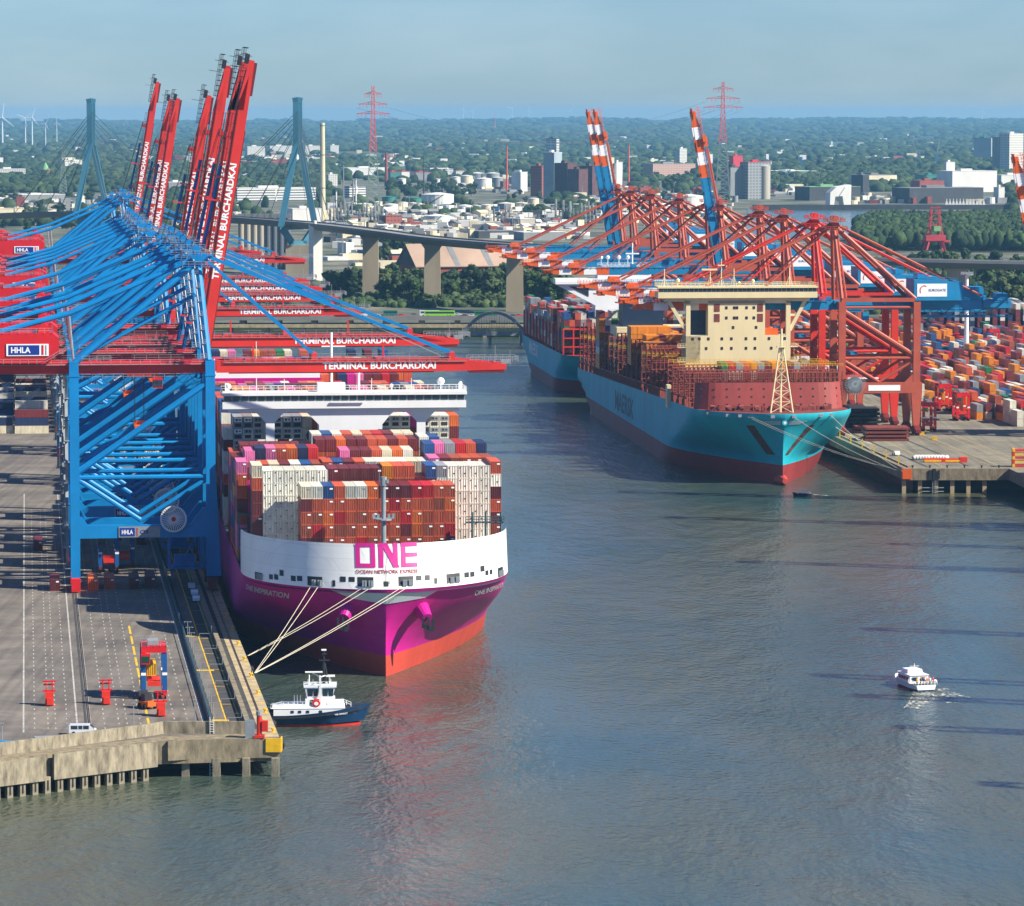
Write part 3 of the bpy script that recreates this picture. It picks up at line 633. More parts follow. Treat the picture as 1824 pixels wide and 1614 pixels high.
# ================================================================ ships : local x = to the right seen from the bow, y = aft, z up
class Hull:
    """rows: (z, stem offset, entrance length, p, q); B2 half beam; L length; top(y) gives height factor"""
    def __init__(s, rows, B2, L, z0=None, ztop=None, ztail=None, stern=60):
        s.rows = rows; s.B2 = B2; s.L = L; s.z0 = z0; s.zt = ztop; s.zl = ztail; s.stern = stern
    def par(s, z):
        r = s.rows
        if z <= r[0][0]: return r[0][1:]
        for a, b in zip(r, r[1:]):
            if z <= b[0]:
                t = (z-a[0])/(b[0]-a[0]); return tuple(a[i]+(b[i]-a[i])*t for i in range(1, 5))
        return r[-1][1:]
    def hb(s, y, z):
        s0, Le, p, q = s.par(z); t = min(1, max(0, (y-s0)/Le)); f = (1-(1-t)**p)**q
        zf = max(0, min(1, z/14)); ys = s.L-s.stern*(1-.75*zf); ye = s.L-14*(1-zf)
        if y > ys: u = min(1, (y-ys)/(ye-ys)); f *= 1-(1-(.30+.62*zf))*u**1.8
        return s.B2*f
    def yat(s, x, z):
        s0, Le, p, q = s.par(z); u = min(1, abs(x)/s.B2); return s0+Le*(1-(1-u**(1/q))**(1/p))
    def zmap(s, z, y):
        if s.z0 is None or z <= s.z0: return z
        t = max(0, min(1, (y-30)/(s.L-30))); top = s.zt+(s.zl-s.zt)*t
        return s.z0+(z-s.z0)*(top-s.z0)/(s.zt-s.z0)
    def part(s, name, zs, m, parent, y1=None, cap=False, n=26, both=True, mats=None):
        mb = MB(); y1 = y1 or s.L
        rows = []
        for z in zs:
            s0, Le, p, q = s.par(z); zf = max(0, min(1, z/14)); ye = min(y1, s.L-14*(1-zf)) if y1 == s.L else y1
            ys = [s0+min(Le, ye-s0)*(i/n)**2.2 for i in range(n+1)]
            if ye > ys[-1]+1:
                k = 24; a = ys[-1]; ys += [a+(ye-a)*(i+1)/k for i in range(k)]
            else: ys += [ye]*24
            rows.append([(s.hb(y, z), y, s.zmap(z, y)) for y in ys])
        N = len(rows[0])
        for sg in (1, -1):
            o = len(mb.v)
            for r_ in rows: mb.v += [(sg*x, y, z) for x, y, z in r_]
            for j in range(len(rows)-1):
                for i in range(N-1):
                    a = o+j*N+i; f = (a, a+1, a+N+1, a+N); mb.f.append(f if sg > 0 else f[::-1]); mb.m.append(0)
        if y1 == s.L:
            for j in range(len(rows)-1):
                a, b_ = rows[j][-1], rows[j+1][-1]
                mb.add([(-a[0], a[1], a[2]), (a[0], a[1], a[2]), (b_[0], b_[1], b_[2]), (-b_[0], b_[1], b_[2])], [(0, 1, 2, 3)])
        o_ = mb.build(name, m, parent, smooth=True)
        return o_
    def deck(s, name, z, m, parent, y1=None, dz=-.4):
        mb = MB(); y1 = y1 or s.L; s0, Le, p, q = s.par(z); ys = [s0+Le*(i/20)**2 for i in range(21)]; ys += [ys[-1]+(y1-ys[-1])*(i+1)/12 for i in range(12)]
        for y in ys: h_ = max(0, s.hb(y, z)-.15); zz = s.zmap(z, y)+dz; mb.v += [(h_, y, zz), (-h_, y, zz)]
        for i in range(len(ys)-1): mb.f.append((2*i, 2*i+2, 2*i+3, 2*i+1)); mb.m.append(0)
        return mb.build(name, m, parent)
    def wrap(s, mb, zc, xc, off=.09):
        """lay a flat lettering mesh (x,y plane) on the bow surface"""
        o = MB(); o.f = mb.f; o.m = mb.m
        for (x, y, t) in mb.v:
            X = xc+x; z = zc+y; o.v.append((X, s.yat(X, z)-off-t*.3, z))
        return o
    def patch(s, pts, m, name, parent, off=.12, nx=6, nz=4):
        """pts: 4 corners (x,z) tl tr br bl"""
        mb = MB()
        for j in range(nz+1):
            for i in range(nx+1):
                u, v = i/nx, j/nz
                x = (pts[0][0]*(1-u)+pts[1][0]*u)*(1-v)+(pts[3][0]*(1-u)+pts[2][0]*u)*v
                z = (pts[0][1]*(1-u)+pts[1][1]*u)*(1-v)+(pts[3][1]*(1-u)+pts[2][1]*u)*v
                mb.v.append((x, s.yat(x, z)-off, z))
        for j in range(nz):
            for i in range(nx): a = j*(nx+1)+i; mb.f.append((a, a+1, a+nx+2, a+nx+1)); mb.m.append(0)
        return mb.build(name, m, parent)

def hull_mat(name, rgb, rust=.5, **k):
    m = mat(name, rgb, **k); n = m.node_tree; b = n.nodes['Principled BSDF']; src = b.inputs['Base Color'].links[0].from_socket
    tc = n.nodes.new('ShaderNodeTexCoord'); sp = n.nodes.new('ShaderNodeSeparateXYZ'); n.links.new(tc.outputs['Object'], sp.inputs[0])
    ad = n.nodes.new('ShaderNodeMath'); ad.operation = 'ADD'; n.links.new(sp.outputs[0], ad.inputs[0]); n.links.new(sp.outputs[1], ad.inputs[1])
    cb = n.nodes.new('ShaderNodeCombineXYZ'); n.links.new(ad.outputs[0], cb.inputs[0]); n.links.new(sp.outputs[2], cb.inputs[1])
    mp = n.nodes.new('ShaderNodeMapping'); mp.inputs['Scale'].default_value = (1, .09, 1); n.links.new(cb.outputs[0], mp.inputs[0])
    no = n.nodes.new('ShaderNodeTexNoise'); no.inputs['Scale'].default_value = .9; no.inputs['Detail'].default_value = 5; no.inputs['Roughness'].default_value = .7; n.links.new(mp.outputs[0], no.inputs[0])
    mr = n.nodes.new('ShaderNodeMapRange'); mr.inputs[1].default_value = .58; mr.inputs[2].default_value = .74; mr.inputs[3].default_value = 0; mr.inputs[4].default_value = rust; n.links.new(no.outputs[0], mr.inputs[0])
    mx = n.nodes.new('ShaderNodeMix'); mx.data_type = 'RGBA'; n.links.new(mr.outputs[0], mx.inputs[0]); n.links.new(src, mx.inputs[6]); mx.inputs[7].default_value = (*lin((96, 60, 50)), 1)
    br = n.nodes.new('ShaderNodeTexBrick'); br.inputs['Scale'].default_value = 1; br.inputs['Brick Width'].default_value = 9; br.inputs['Row Height'].default_value = 2.6; br.inputs['Mortar Size'].default_value = .07
    br.inputs['Color1'].default_value = (1, 1, 1, 1); br.inputs['Color2'].default_value = (.93, .93, .94, 1); br.inputs['Mortar'].default_value = (.82, .82, .82, 1); n.links.new(cb.outputs[0], br.inputs[0])
    m2 = n.nodes.new('ShaderNodeMix'); m2.data_type = 'RGBA'; m2.blend_type = 'MULTIPLY'; m2.inputs[0].default_value = .8; n.links.new(mx.outputs[2], m2.inputs[6]); n.links.new(br.outputs[0], m2.inputs[7]); n.links.new(m2.outputs[2], b.inputs['Base Color'])
    n3 = n.nodes.new('ShaderNodeTexNoise'); n3.inputs['Scale'].default_value = .35; n3.inputs['Detail'].default_value = 2; n.links.new(cb.outputs[0], n3.inputs[0])
    bp = n.nodes.new('ShaderNodeBump'); bp.inputs['Strength'].default_value = .35; bp.inputs['Distance'].default_value = .12; n.links.new(n3.outputs[0], bp.inputs['Height']); n.links.new(bp.outputs[0], b.inputs['Normal'])
    return m
M_PLATE = hull_mat('shield_white', (236, 236, 230), .22, rough=.45, var=.06, scale=.12, streak=6)
M_MAG = hull_mat('magenta_hull', (196, 26, 136), .3, rough=.4, var=.10, scale=.10, streak=8, spec=.3)
M_BOOT = hull_mat('antifouling_red', (186, 66, 48), .5, rough=.55, var=.14, scale=.12, streak=5)
M_TEAL = hull_mat('teal_hull', (38, 174, 190), .4, rough=.45, var=.12, scale=.10, streak=8, spec=.25)
M_BOOTD = hull_mat('antifouling_dark_red', (140, 44, 44), .5, rough=.55, var=.2, scale=.1, streak=5)
M_LOGO = mat('logo_magenta', (196, 26, 130), .45, .04, .5)
M_SILV = mat('silver_grey', (200, 208, 206), .4, .05, .3)
M_OXD = mat('deck_oxide', (128, 58, 48), .6, .2, .3)
M_LASH = mat('lashing_bridge_oxide', (158, 76, 60), .6, .2, .4)
M_LASHG = mat('lashing_bridge_green_grey', (60, 92, 96), .6, .2, .4)
M_NAVY = mat('navy_paint', (18, 40, 66), .45, .1, .3)

def mast_dome(mb, x, y, z, h=2, r=.6):
    mb.tube((x, y, z), (x, y, z+h), .12, 6); mb.sphere((x, y, z+h+r*.7), r, 8, 6)

# ---------------------------------------------------------------- magenta ship
SX, SY, SROT = -27.6, 878.0, math.asin(.107)
ship1 = thing('container_ship', 'huge magenta container ship with white bow shield moored at the left quay', 'container ship', (SX, SY, 0), SROT)
def on1(px, z, yl=None):       # solve local x on the bow of ship 1 for an image column
    lo, hi = -30, 30
    for _ in range(30):
        x = (lo+hi)/2; y = h1.yat(x, z) if yl is None else yl
        X = SX+x*math.cos(SROT)-y*math.sin(SROT); Y = SY+x*math.sin(SROT)+y*math.cos(SROT)
        if S(X, Y, z)[0] < px: lo = x
        else: hi = x
    return x
def z1(py, px, z=20):
    for _ in range(4):
        x = on1(px, z); y = h1.yat(x, z); Y = SY+x*math.sin(SROT)+y*math.cos(SROT); z = Z(px, py, Y)[1]
    return z
h1 = Hull([(-2, 0, 92, 1.35, 1), (0, 0, 86, 1.35, 1), (5.5, .4, 78, 1.4, .95), (10, 0, 62, 1.6, .85), (15, -1.2, 46, 2, .66), (19.6, -3, 38, 2.2, .56), (29.2, .5, 38, 2.2, .56)], 30.2, 400)
h1.part('hull', [4.6, 6, 7.5, 10, 12.5, 15, 17.3, 19.6], M_MAG, ship1)
h1.part('boot_topping', [-2, 0, 2.5, 4.6], M_BOOT, ship1)
pl = h1.part('bow_shield', [19.6, 22, 25, 29.2], M_PLATE, ship1, y1=36)
h1.part('shield_inner_face', [20, 29.1], M_SHIPW, pl, y1=35.6).scale = (.994, 1, 1)
h1.deck('deck', 19.6, mat('deck_green', (44, 84, 84), .6, .2, .3), ship1, dz=-.8)
# dark patches on the shield for the shade inside mooring openings, one by one
zo = 380; sc = 560/1824
ops = [(240, 284, 292, 348), (323, 345, 303, 332), (352, 376, 303, 334), (383, 407, 278, 312), (449, 477, 311, 342), (485, 515, 312, 342), (545, 631, 316, 370), (690, 707, 337, 373), (735, 768, 316, 346), (786, 820, 318, 346), (836, 928, 319, 375), (988, 1016, 344, 373), (1074, 1160, 314, 370), (1176, 1208, 310, 338), (1226, 1256, 307, 337), (1281, 1299, 324, 358), (1352, 1430, 298, 354), (1456, 1483, 291, 321), (1490, 1515, 288, 317), (1549, 1573, 253, 287), (1578, 1596, 280, 308), (1603, 1619, 275, 303), (1650, 1680, 262, 318)]
for (a, b_, c_, d_) in ops:
    pa, pb = zo+a*sc, zo+b_*sc; zt = z1(930+c_*sc, (pa+pb)/2); zb = max(19.7, z1(930+d_*sc, (pa+pb)/2))
    xa, xb = on1(pa, zt), on1(pb, zt)
    pch = h1.patch([(xa, zt), (xb, zt), (xb, zb), (xa, zb)], M_DARK, 'port_shade_patch', ship1, off=.06)
    if d_-c_ > 50:      # big ports show a pair of fairleads
        m = MB()
        for u in (.35, .5, .75, .9):
            x = xa+(xb-xa)*u; m.c(x, h1.yat(x, zb+.6)-.35, zb+.05, .45, .35, 1.3)
        m.build('fairlead', M_GREY, pch)
# logo and lettering
lg = MB()
def lgrect(x0, x1, z0, z1_):
    nx = max(1, int((x1-x0)/.8)); nz = max(1, int((z1_-z0)/.8)); o = len(lg.v)
    for j in range(nz+1):
        for i in range(nx+1): lg.v.append((x0+(x1-x0)*i/nx, z0+(z1_-z0)*j/nz, .1))
    for j in range(nz):
        for i in range(nx): a = o+j*(nx+1)+i; lg.f.append((a, a+1, a+nx+2, a+nx+1)); lg.m.append(0)
W5, H5, T = 13.6, 5.2, 1.0
x0 = -W5/2; w1 = 4.3
lgrect(x0, x0+T, -H5/2, H5/2); lgrect(x0+w1-T, x0+w1, -H5/2, H5/2); lgrect(x0+T, x0+w1-T, -H5/2, -H5/2+T*.85); lgrect(x0+T, x0+w1-T, H5/2-T*.85, H5/2)
nx0 = x0+w1+.75; lgrect(nx0, nx0+T, -H5/2, H5/2); lgrect(nx0+3.2, nx0+4.2, -H5/2, H5/2)
o = len(lg.v); nn = 8
for i in range(nn+1): u = i/nn; lg.v += [(nx0+T*.55+(2.65-0)*u, H5/2-H5*u, .1), (nx0+T*.55+1.35+(2.65)*u-1.2*0, H5/2-H5*u, .1)]
for i in range(nn): a = o+2*i; lg.f.append((a, a+1, a+3, a+2)); lg.m.append(0)
ex0 = nx0+4.2+.75; lgrect(ex0, ex0+T, -H5/2, H5/2)
for zz in (-H5/2, -T*.42, H5/2-T*.85): lgrect(ex0+T, W5/2, zz, zz+T*.85)
h1.wrap(lg, z1(989, 686), .2, .1).build('logo_lettering', M_LOGO, pl)
h1.wrap(text_mb('OCEAN NETWORK EXPRESS', 13.6, .8, .02, sub=1), z1(1018.5, 686), .2, .1).build('lettering', mat('lettering_dark_red', (150, 50, 70), .5, 0), pl)
for (pc, zc, wd) in ((468, z1(1056, 480), 21), (878, z1(1048, 880), 19)):
    xc = on1(pc, zc); tm = text_mb('ONE INSPIRATION', 1, 1.5, .02, sub=1); o_ = MB(); o_.f = tm.f; o_.m = tm.m
    # walk along the hull curve so the letters keep their width
    def walk(s_, x=xc, z=zc):
        st = .1 if s_ > 0 else -.1; d = 0
        while abs(d) < abs(s_):
            x2 = max(-30, min(30, x+st*.5)); dy = h1.yat(x2, z)-h1.yat(x, z); d += math.hypot(x2-x, dy) or 1; x = x2
        return x
    cache = {}
    for (x, y, t) in tm.v:
        k = round(x*wd, 1)
        if k not in cache: cache[k] = walk(k)
        X = cache[k]; o_.v.append((X*1.003, h1.yat(X, zc+y)-.12, zc+y))
    o_.build('lettering', M_SILV, ship1)
zt = z1(1057, 688); zm = z1(1066, 688); zb = z1(1076, 690)
h1.patch([(on1(589, zt), zt+.5), (on1(688, zt), zt), (on1(688, zb), zb), (on1(625, zm), zm-.1)], M_SILV, 'chevron', ship1, nx=12)
h1.patch([(on1(688, zt), zt), (on1(779, zt), zt), (on1(757, zm), zm-.3), (on1(688, zb), zb)], M_SILV, 'chevron', ship1, nx=12)
# anchor bolsters
for px in (620, 750):
    z = z1(1083, px, 14); x = on1(px, z); y = h1.yat(x, z); sg = 1 if x > 0 else -1
    m = MB(); m.tube((x-sg*.6, y+2, z+1.0), (x+sg*1.1, y-2.6, z-2.0), 2.2, 14, r2=1.25); bl = m.build('anchor_bolster', M_MAG, ship1, smooth=False)
    m = MB(); ax, ay, az = x+sg*1.3, y-2.9, z-2.4; m.beam((ax, ay, az+.8), (ax, ay, az-2.2), .5, .5); m.beam((ax-1.1, ay, az-1.2), (ax+1.1, ay, az-2.2), .5, .9); m.beam((ax+1.1, ay, az+.4), (ax+1.1, ay, az-2.2), .3, .5); m.beam((ax-1.1, ay, az+.6), (ax-1.1, ay, az-1.6), .3, .5)
    m.build('anchor', M_DARK, bl)
# foremast
fx = on1(683, 40, 26); ftop = Z(682, 848, SY+28)[1]; fm = Z(682, 925, SY+28)[1]
m = MB(); m.tube((fx, 26, 19), (fx, 26, ftop-2), .62, 10, r2=.5); m.tube((fx, 26, ftop-2), (fx, 26, ftop), .75, 8); m.tube((fx, 26, fm), (fx, 26, fm+.3), 1.9, 10); m.b(fx-2.4, fx+2.4, 25.6, 26.4, fm+.3, fm+.6)
for k in (-2.2, -1.2, 1.2, 2.2): m.c(fx+k, 26, fm+.5, .6, .6, .9)
m.tube((fx-1, 25.4, ftop-1), (fx-1, 25.4, ftop+1.6), .07, 4); m.c(fx+.9, 25.6, ftop-1.4, .6, .6, .8)
m.build('foremast', mat('mast_grey', (136, 146, 150), .45, .1, .5), ship1)
# bridge
BY = 134.0
def bx1(px, z): return on1(px, z, BY)
br = thing('tmp', '', ''); bpy.data.objects.remove(br)
m = MB()
m.b(-30.6, 30.6, BY+.6, BY+9, 49.5, 51.0); m.b(-29, 29, BY+1.4, BY+7, 48.2, 49.5)
m.b(-30.6, 30.6, BY+.2, BY+.6, 49.2, 51.0); m.b(-30.6, -30.2, BY+.6, BY+9, 49.2, 51.0); m.b(30.2, 30.6, BY+.6, BY+9, 49.2, 51.0)
m.b(-30.8, 30.8, BY-.1, BY+9.2, 52.5, 53.2)
m.prismy([(-6.4, 18), (9.5, 18), (9.5, 45), (11.6, 47.5), (12.6, 48.3), (-9.8, 48.3), (-8.8, 47.5), (-6.4, 45)], BY+1.2, BY+9)
for x in (-18.6, 19.4):
    m.prismy([(x-1.1, 18), (x+1.1, 18), (x+1.1, 45.6), (x+3, 47.6), (x+3.6, 48.2), (x-3.6, 48.2), (x-3, 47.6), (x-1.1, 45.6)], BY+2.2, BY+3.6)
bridge = m.build('bridge', M_SHIPW, ship1)
m = MB()
m.b(-3.5, 4.8, BY-.3, BY, 50.6, 51.0)
m.build('bridge_ledge', M_SHIPW, bridge)
n = 29
for i in range(n):
    a = -30.3+60.6*i/n; m = MB(); m.b(a+.24, a+60.6/n-.2, BY+.42, BY+.52, 51.15, 52.35); m.build('window', M_GLASS, bridge)
m = MB(); m.b(-30.3, 30.3, BY+.55, BY+.9, 51, 52.5); m.build('window_wall', mat('window_frame_grey', (150, 160, 162), .5, .1, 1), bridge)
for x0_, x1_ in ((-9.8, -5.8), (7.4, 11.4)):
    m = MB(); m.prismy([(x0_+.4, 41.2), (x1_-.4, 41.2), (x1_-.1, 42.6), (x1_-1, 43.8), (x0_+1, 43.8), (x0_+.1, 42.6)], BY+1.05, BY+1.2); m.build('bridge_arch', M_DARK, bridge)
m = MB(); m.rail((-30.7, BY, 53.2), (30.7, BY, 53.2), 1.2, 1.8, .07); m.rail((-30.7, BY+9, 53.2), (30.7, BY+9, 53.2), 1.2, 1.8, .07)
m.rail((-30.7, BY, 53.2), (-30.7, BY+9, 53.2), 1.2, 1.8, .07); m.rail((30.7, BY, 53.2), (30.7, BY+9, 53.2), 1.2, 1.8, .07); m.build('roof_railing', M_WHITE, bridge)
m = MB()
m.c(-3.2, BY+4, 53.2, 7, 4, 2.2); m.tube((-3, BY+5, 55), (-3, BY+5, 68), .3, 6); m.beam((-6, BY+5, 61), (0, BY+5, 61), .3, .3); m.beam((-5.5, BY+5, 64.5), (.5, BY+5, 64.5), .3, .3)
mast_dome(m, 24.6, BY+5, 53.2, 1.6, 1.0); mast_dome(m, 12, BY+4, 53.2, 1, .5); mast_dome(m, 29.6, BY+5, 53.2, 1.4, .5); mast_dome(m, -29, BY+3, 53.2, 1, .7); m.c(-29.3, BY+5, 53.2, 1, 1, 2.2); m.c(29.3, BY+2, 53.2, 1, 1, 2)
for x in (-22, -15, 7, 17): m.tube((x, BY+3, 53.2), (x, BY+3, 56.5), .1, 4)
m.tube((4, BY+6, 53), (4, BY+6, 60), .25, 6); m.b(2, 6.5, BY+5.5, BY+6.5, 60, 60.6); m.tube((-22, BY+2, 53), (-22, BY+2, 66), .12, 4)
m.build('signal_mast', M_SHIPW, bridge)
# aft casing, white above a magenta band
m = MB(); m.b(-29.5, 2, 271, 283, 19, 52.8, 0); m.b(-29.7, 2.2, 270.8, 283.2, 43.6, 48.0, 1)
m.build('aft_casing', [M_SHIPW, M_MAG], ship1)
# lashing bridges seen beside the stacks of the first bays
def lashing(parent, x0, x1, y, z0, z1_, m_, nx=None, lv=(0, .33, .66, 1), d=1.2, t=.28):
    m = MB(); nx = nx or max(2, int((x1-x0)/2.55))
    for yy in (y, y+d):
        for i in range(nx+1): x = x0+(x1-x0)*i/nx; m.b(x-t/2, x+t/2, yy-t/2, yy+t/2, z0, z1_)
        for l in lv: z = z0+(z1_-z0)*l; m.b(x0, x1, yy-t*.4, yy+t*.4, z-t/2, z+t/2)
    for l in lv[1:]: z = z0+(z1_-z0)*l; m.b(x0, x1, y, y+d, z-.1, z)
    return m.build('lashing_bridge', m_, parent)
for k, y in enumerate((43.8, 58.4, 73.0, 87.6, 102.2)):
    lashing(ship1, -29.6, 29.6, y, 19.6, 30.5 if k else 23.5, M_LASHG)
m = MB()
for x in (22, 25, 28.5): m.tube((x, 30.4, 19.6), (x, 30.4, 33), .25, 5)
m.b(20.5, 29.2, 30.2, 31.2, 26.5, 26.8); m.b(20.5, 29.2, 30.2, 31.2, 30.5, 30.8); m.rail((20.5, 30, 30.8), (29.2, 30, 30.8), 1.2, 1.4, .1)
m.build('side_platform', M_LASHG, ship1)

# ---------------------------------------------------------------- teal ship 1
TX, TY, TROT = 90.0, 1336.5, math.asin(.096)
ship2 = thing('container_ship', 'large teal container ship with cream bridge tower moored at the right quay', 'container ship', (TX, TY, 1.2), TROT)
h2 = Hull([(-2, 0, 100, 1.4, 1), (0, .2, 92, 1.4, 1), (6.8, .8, 80, 1.5, .92), (12, .2, 58, 1.85, .79), (17, -1.2, 44, 2.15, .67), (21.3, -3.6, 37, 2.4, .58), (22.7, -3.6, 37, 2.4, .58)], 27.6, 378, 6.8, 22.6, 14.5)
h2.part('hull', [5.2, 6.8, 9, 12, 14.5, 17, 19.8, 21.3, 22.6], M_TEAL, ship2)
h2.part('boot_topping', [-2, 0, 3, 5.2], M_BOOTD, ship2)
h2.deck('deck', 22.6, M_OXD, ship2, dz=-.7)
m = MB(); m.tube((0, 5, .2), (0, -4.2, .3), 2.2, 10, r2=.9); m.build('bulbous_bow', M_BOOT, ship2)
def on2(px, z, yl=None):
    lo, hi = -27.5, 27.5
    for _ in range(30):
        x = (lo+hi)/2; y = h2.yat(x, z) if yl is None else yl
        X = TX+x*math.cos(TROT)-y*math.sin(TROT); Y = TY+x*math.sin(TROT)+y*math.cos(TROT)
        if S(X, Y, z)[0] < px: lo = x
        else: hi = x
    return x
for a, b_, c_, d_ in ((1328, 1343, 1381, 1366), (1441, 1452, 1404, 1398)):
    h2.patch([(on2(a, 18.4), 18.4), (on2(b_, 18.4), 18.4), (on2(c_, 9), 8.4), (on2(d_, 9), 8.4)], mat('recess_brown', (84, 54, 40), .8, .3, .6), 'anchor_recess', ship2)  # flat dark brown patches laid on the hull for the anchor recesses
for px in (1262, 1296, 1318, 1376, 1414, 1462, 1480):
    x = on2(px, 21.6); y = h2.yat(x, 21.6); m = MB(); m.c(x, y-.2, 21.2, 1.3, .7, .9); m.build('fairlead', M_GREY, ship2)
for sg in (-1, 1):          # silver wing bars either side of the round star emblem on the stem
    for k in range(3):
        z = 19.9-.42*k; L_ = 6.6-1.1*k; xa, xb = sorted((sg*1.3, sg*(1.3+L_))); h2.patch([(xa, z+.14), (xb, z+.14+(.1 if sg > 0 else 0)), (xb, z-.12), (xa, z-.12)], M_SILV, 'wing_stripe', ship2, nz=1)
m = MB(); y = h2.yat(.9, 19.6)-.5; m.tube((0, y, 19.6), (0, y+.4, 19.6), .95, 20); em = m.build('emblem', M_TEAL, ship2)
m = MB(); st = [(math.sin(k*math.pi/7)*(.7 if k % 2 == 0 else .3), 19.6+math.cos(k*math.pi/7)*(.7 if k % 2 == 0 else .3)) for k in range(14)]; m.prismy(st, y-.06, y-.01); m.build('star', M_LETW, em)
# breakwater
m = MB(); n = 24
prev = None
for i in range(n+1):
    x = -25.5+51*i/n; y = 27+5*(abs(x)/25.5)**8
    cur = (x, y)
    if prev:
        (xa, ya), (xb, yb) = prev, cur
        m.hexa([(xa, ya, 21.9), (xb, yb, 21.9), (xb, yb+.5, 21.9), (xa, ya+.5, 21.9), (xa*.97, ya+1.5, 30.8), (xb*.97, yb+1.5, 30.8), (xb*.97, yb+2, 30.8), (xa*.97, ya+2, 30.8)])
    prev = cur
bw = m.build('breakwater', mat('breakwater_red', (144, 56, 48), .55, .12, .2, streak=3), ship2)
m = MB()
for r_ in range(3):
    for i in range(12):
        x = -23.5+47*i/11; y = 27+5*(abs(x)/25.5)**8+1.5*(r_*2.6+1.6)/8.9; m.c(x*.985, y-.03, 23.2+r_*2.6, .55, .12, .6)
tag(m.build('drain_holes', M_DARK, bw), kind='stuff')
# winches and forecastle gear
m = MB(); rr = random.Random(4)
for i in range(26):
    x = -20+40*i/25; y = 14+abs(x)*.45+rr.random()*6; m.c(x, y, 21.9, .8+rr.random(), 1.2, .8+rr.random()); 
    if i % 3 == 0: m.tube((x-.8, y+1, 22.9), (x+.8, y+1, 22.9), .8, 8)
m.build('mooring_winches', M_OXD, ship2)
# lattice foremast
fx = on2(1391, 30, 13); fz = Z(1387, 592, TY+13)[1]
m = MB()
for x, y in ((-3.8, 0), (3.8, 0), (0, 5)):
    m.tube((fx+x, 11+y, 21.9), (fx+x*.16, 12.5, fz-6), .26, 6)
for k in range(6):
    t = k/6.; t2 = (k+1)/6.; z0_ = 21.9+(fz-28)*t; z1_ = 21.9+(fz-28)*t2; w0 = 3.8*(1-.84*t); w1_ = 3.8*(1-.84*t2)
    m.tube((fx-w0, 11+1.5*t, z0_), (fx+w1_, 11+1.5*t2, z1_), .14, 4); m.tube((fx+w0, 11+1.5*t, z0_), (fx-w1_, 11+1.5*t2, z1_), .14, 4); m.tube((fx-w1_, 11+1.5*t2, z1_), (fx+w1_, 11+1.5*t2, z1_), .14, 4)
m.tube((fx, 12.5, fz-7), (fx, 12.5, fz), .35, 6); m.tube((fx, 14, 21.9), (fx, 12.6, fz-6), .4, 6); m.b(fx-1.6, fx+1.6, 11.2, 13.8, fz-6.2, fz-5.9); m.rail((fx-1.6, 11.2, fz-5.9), (fx+1.6, 11.2, fz-5.9), 1.2, .8, .08); m.b(fx-1, fx+1, 12.3, 12.7, fz-2, fz-1.7)
m.build('foremast', mat('mast_cream', (232, 216, 170), .5, .05, .4), ship2)
# cream bridge tower
Y2 = 102.0
def tx(px, z, y=Y2): return on2(px, z, y)
m = MB(); m.b(-18.4, -13.2, Y2, Y2+10, 33, 42.6); 
m.b(-18.4, 19.2, Y2, Y2+10, 20, 42.8)                   # lower block
m.b(-10.5, 10.0, Y2, Y2+10, 42.8, 55.2)                  # between the two side openings
m.b(-18.4, -16.8, Y2, Y2+2, 42.8, 55.2); m.b(17.6, 19.2, Y2, Y2+2, 42.8, 55.2)
m.b(-18.4, 19.2, Y2, Y2+10, 54.2, 56.2)
m.b(-28.6, 28.6, Y2-1.4, Y2+8, 56.2, 57.4); m.b(-26, 26, Y2+.4, Y2+6, 54.9, 56.2)
m.b(-28.6, 28.6, Y2-1.4, Y2-.9, 57.4, 58.3); m.b(-28.6, -28.2, Y2-1, Y2+8, 57.4, 58.3); m.b(28.2, 28.6, Y2-1, Y2+8, 57.4, 58.3)
m.b(-28.8, 28.8, Y2-1.5, Y2+8.2, 59.7, 60.3)
for s_ in (-1, 1):
    o_ = .4
    m.beam((s_*24.5, Y2+1, 55), (s_*18.6+o_, Y2+1, 44.5), 1.2, 1.2); m.beam((s_*21.5, Y2+1, 50), (s_*18+o_, Y2+1, 50), .8, .8)
tower = m.build('bridge_tower', M_CREAM, ship2)
n = 36
for i in range(n):
    a = -28.4+56.8*i/n; m = MB(); m.b(a+.18, a+56.8/n-.14, Y2-1.12, Y2-1.0, 58.3, 59.6); m.build('window', M_GLASS, tower)
m = MB(); m.b(-28.3, 28.3, Y2-.95, Y2-.4, 58.2, 59.7); m.build('window_wall', mat('cream_shade', (176, 164, 128), .6, .1, 1), tower)
wx = [(1308, 553), (1313, 553), (1330, 553), (1343, 553), (1294, 553), (1308, 571), (1313, 571), (1330, 571), (1343, 571), (1294, 571), (1234, 608), (1246, 608), (1262, 608), (1286, 608), (1303, 608), (1329, 608), (1345, 608), (1370, 608), (1398, 608), (1258, 625), (1286, 625), (1303, 625), (1329, 625), (1345, 625), (1374, 625), (1306, 588), (1347, 588)]
for px, py in wx:
    z = Z(px, py, TY+Y2+4)[1]; x = tx(px, z); m = MB(); m.b(x-.42, x+.42, Y2-.1, Y2+.05, z-.5, z+.5); m.build('porthole', M_DARK, tower)
for px in (1277, 1354):
    for py in (553, 571):
        z = Z(px, py, TY+Y2+4)[1]; x = tx(px, z); m = MB(); m.b(x-1, x+1, Y2-.1, Y2+.05, z-1.4, z+1.4); m.build('vent_panel', M_OXD, tower)
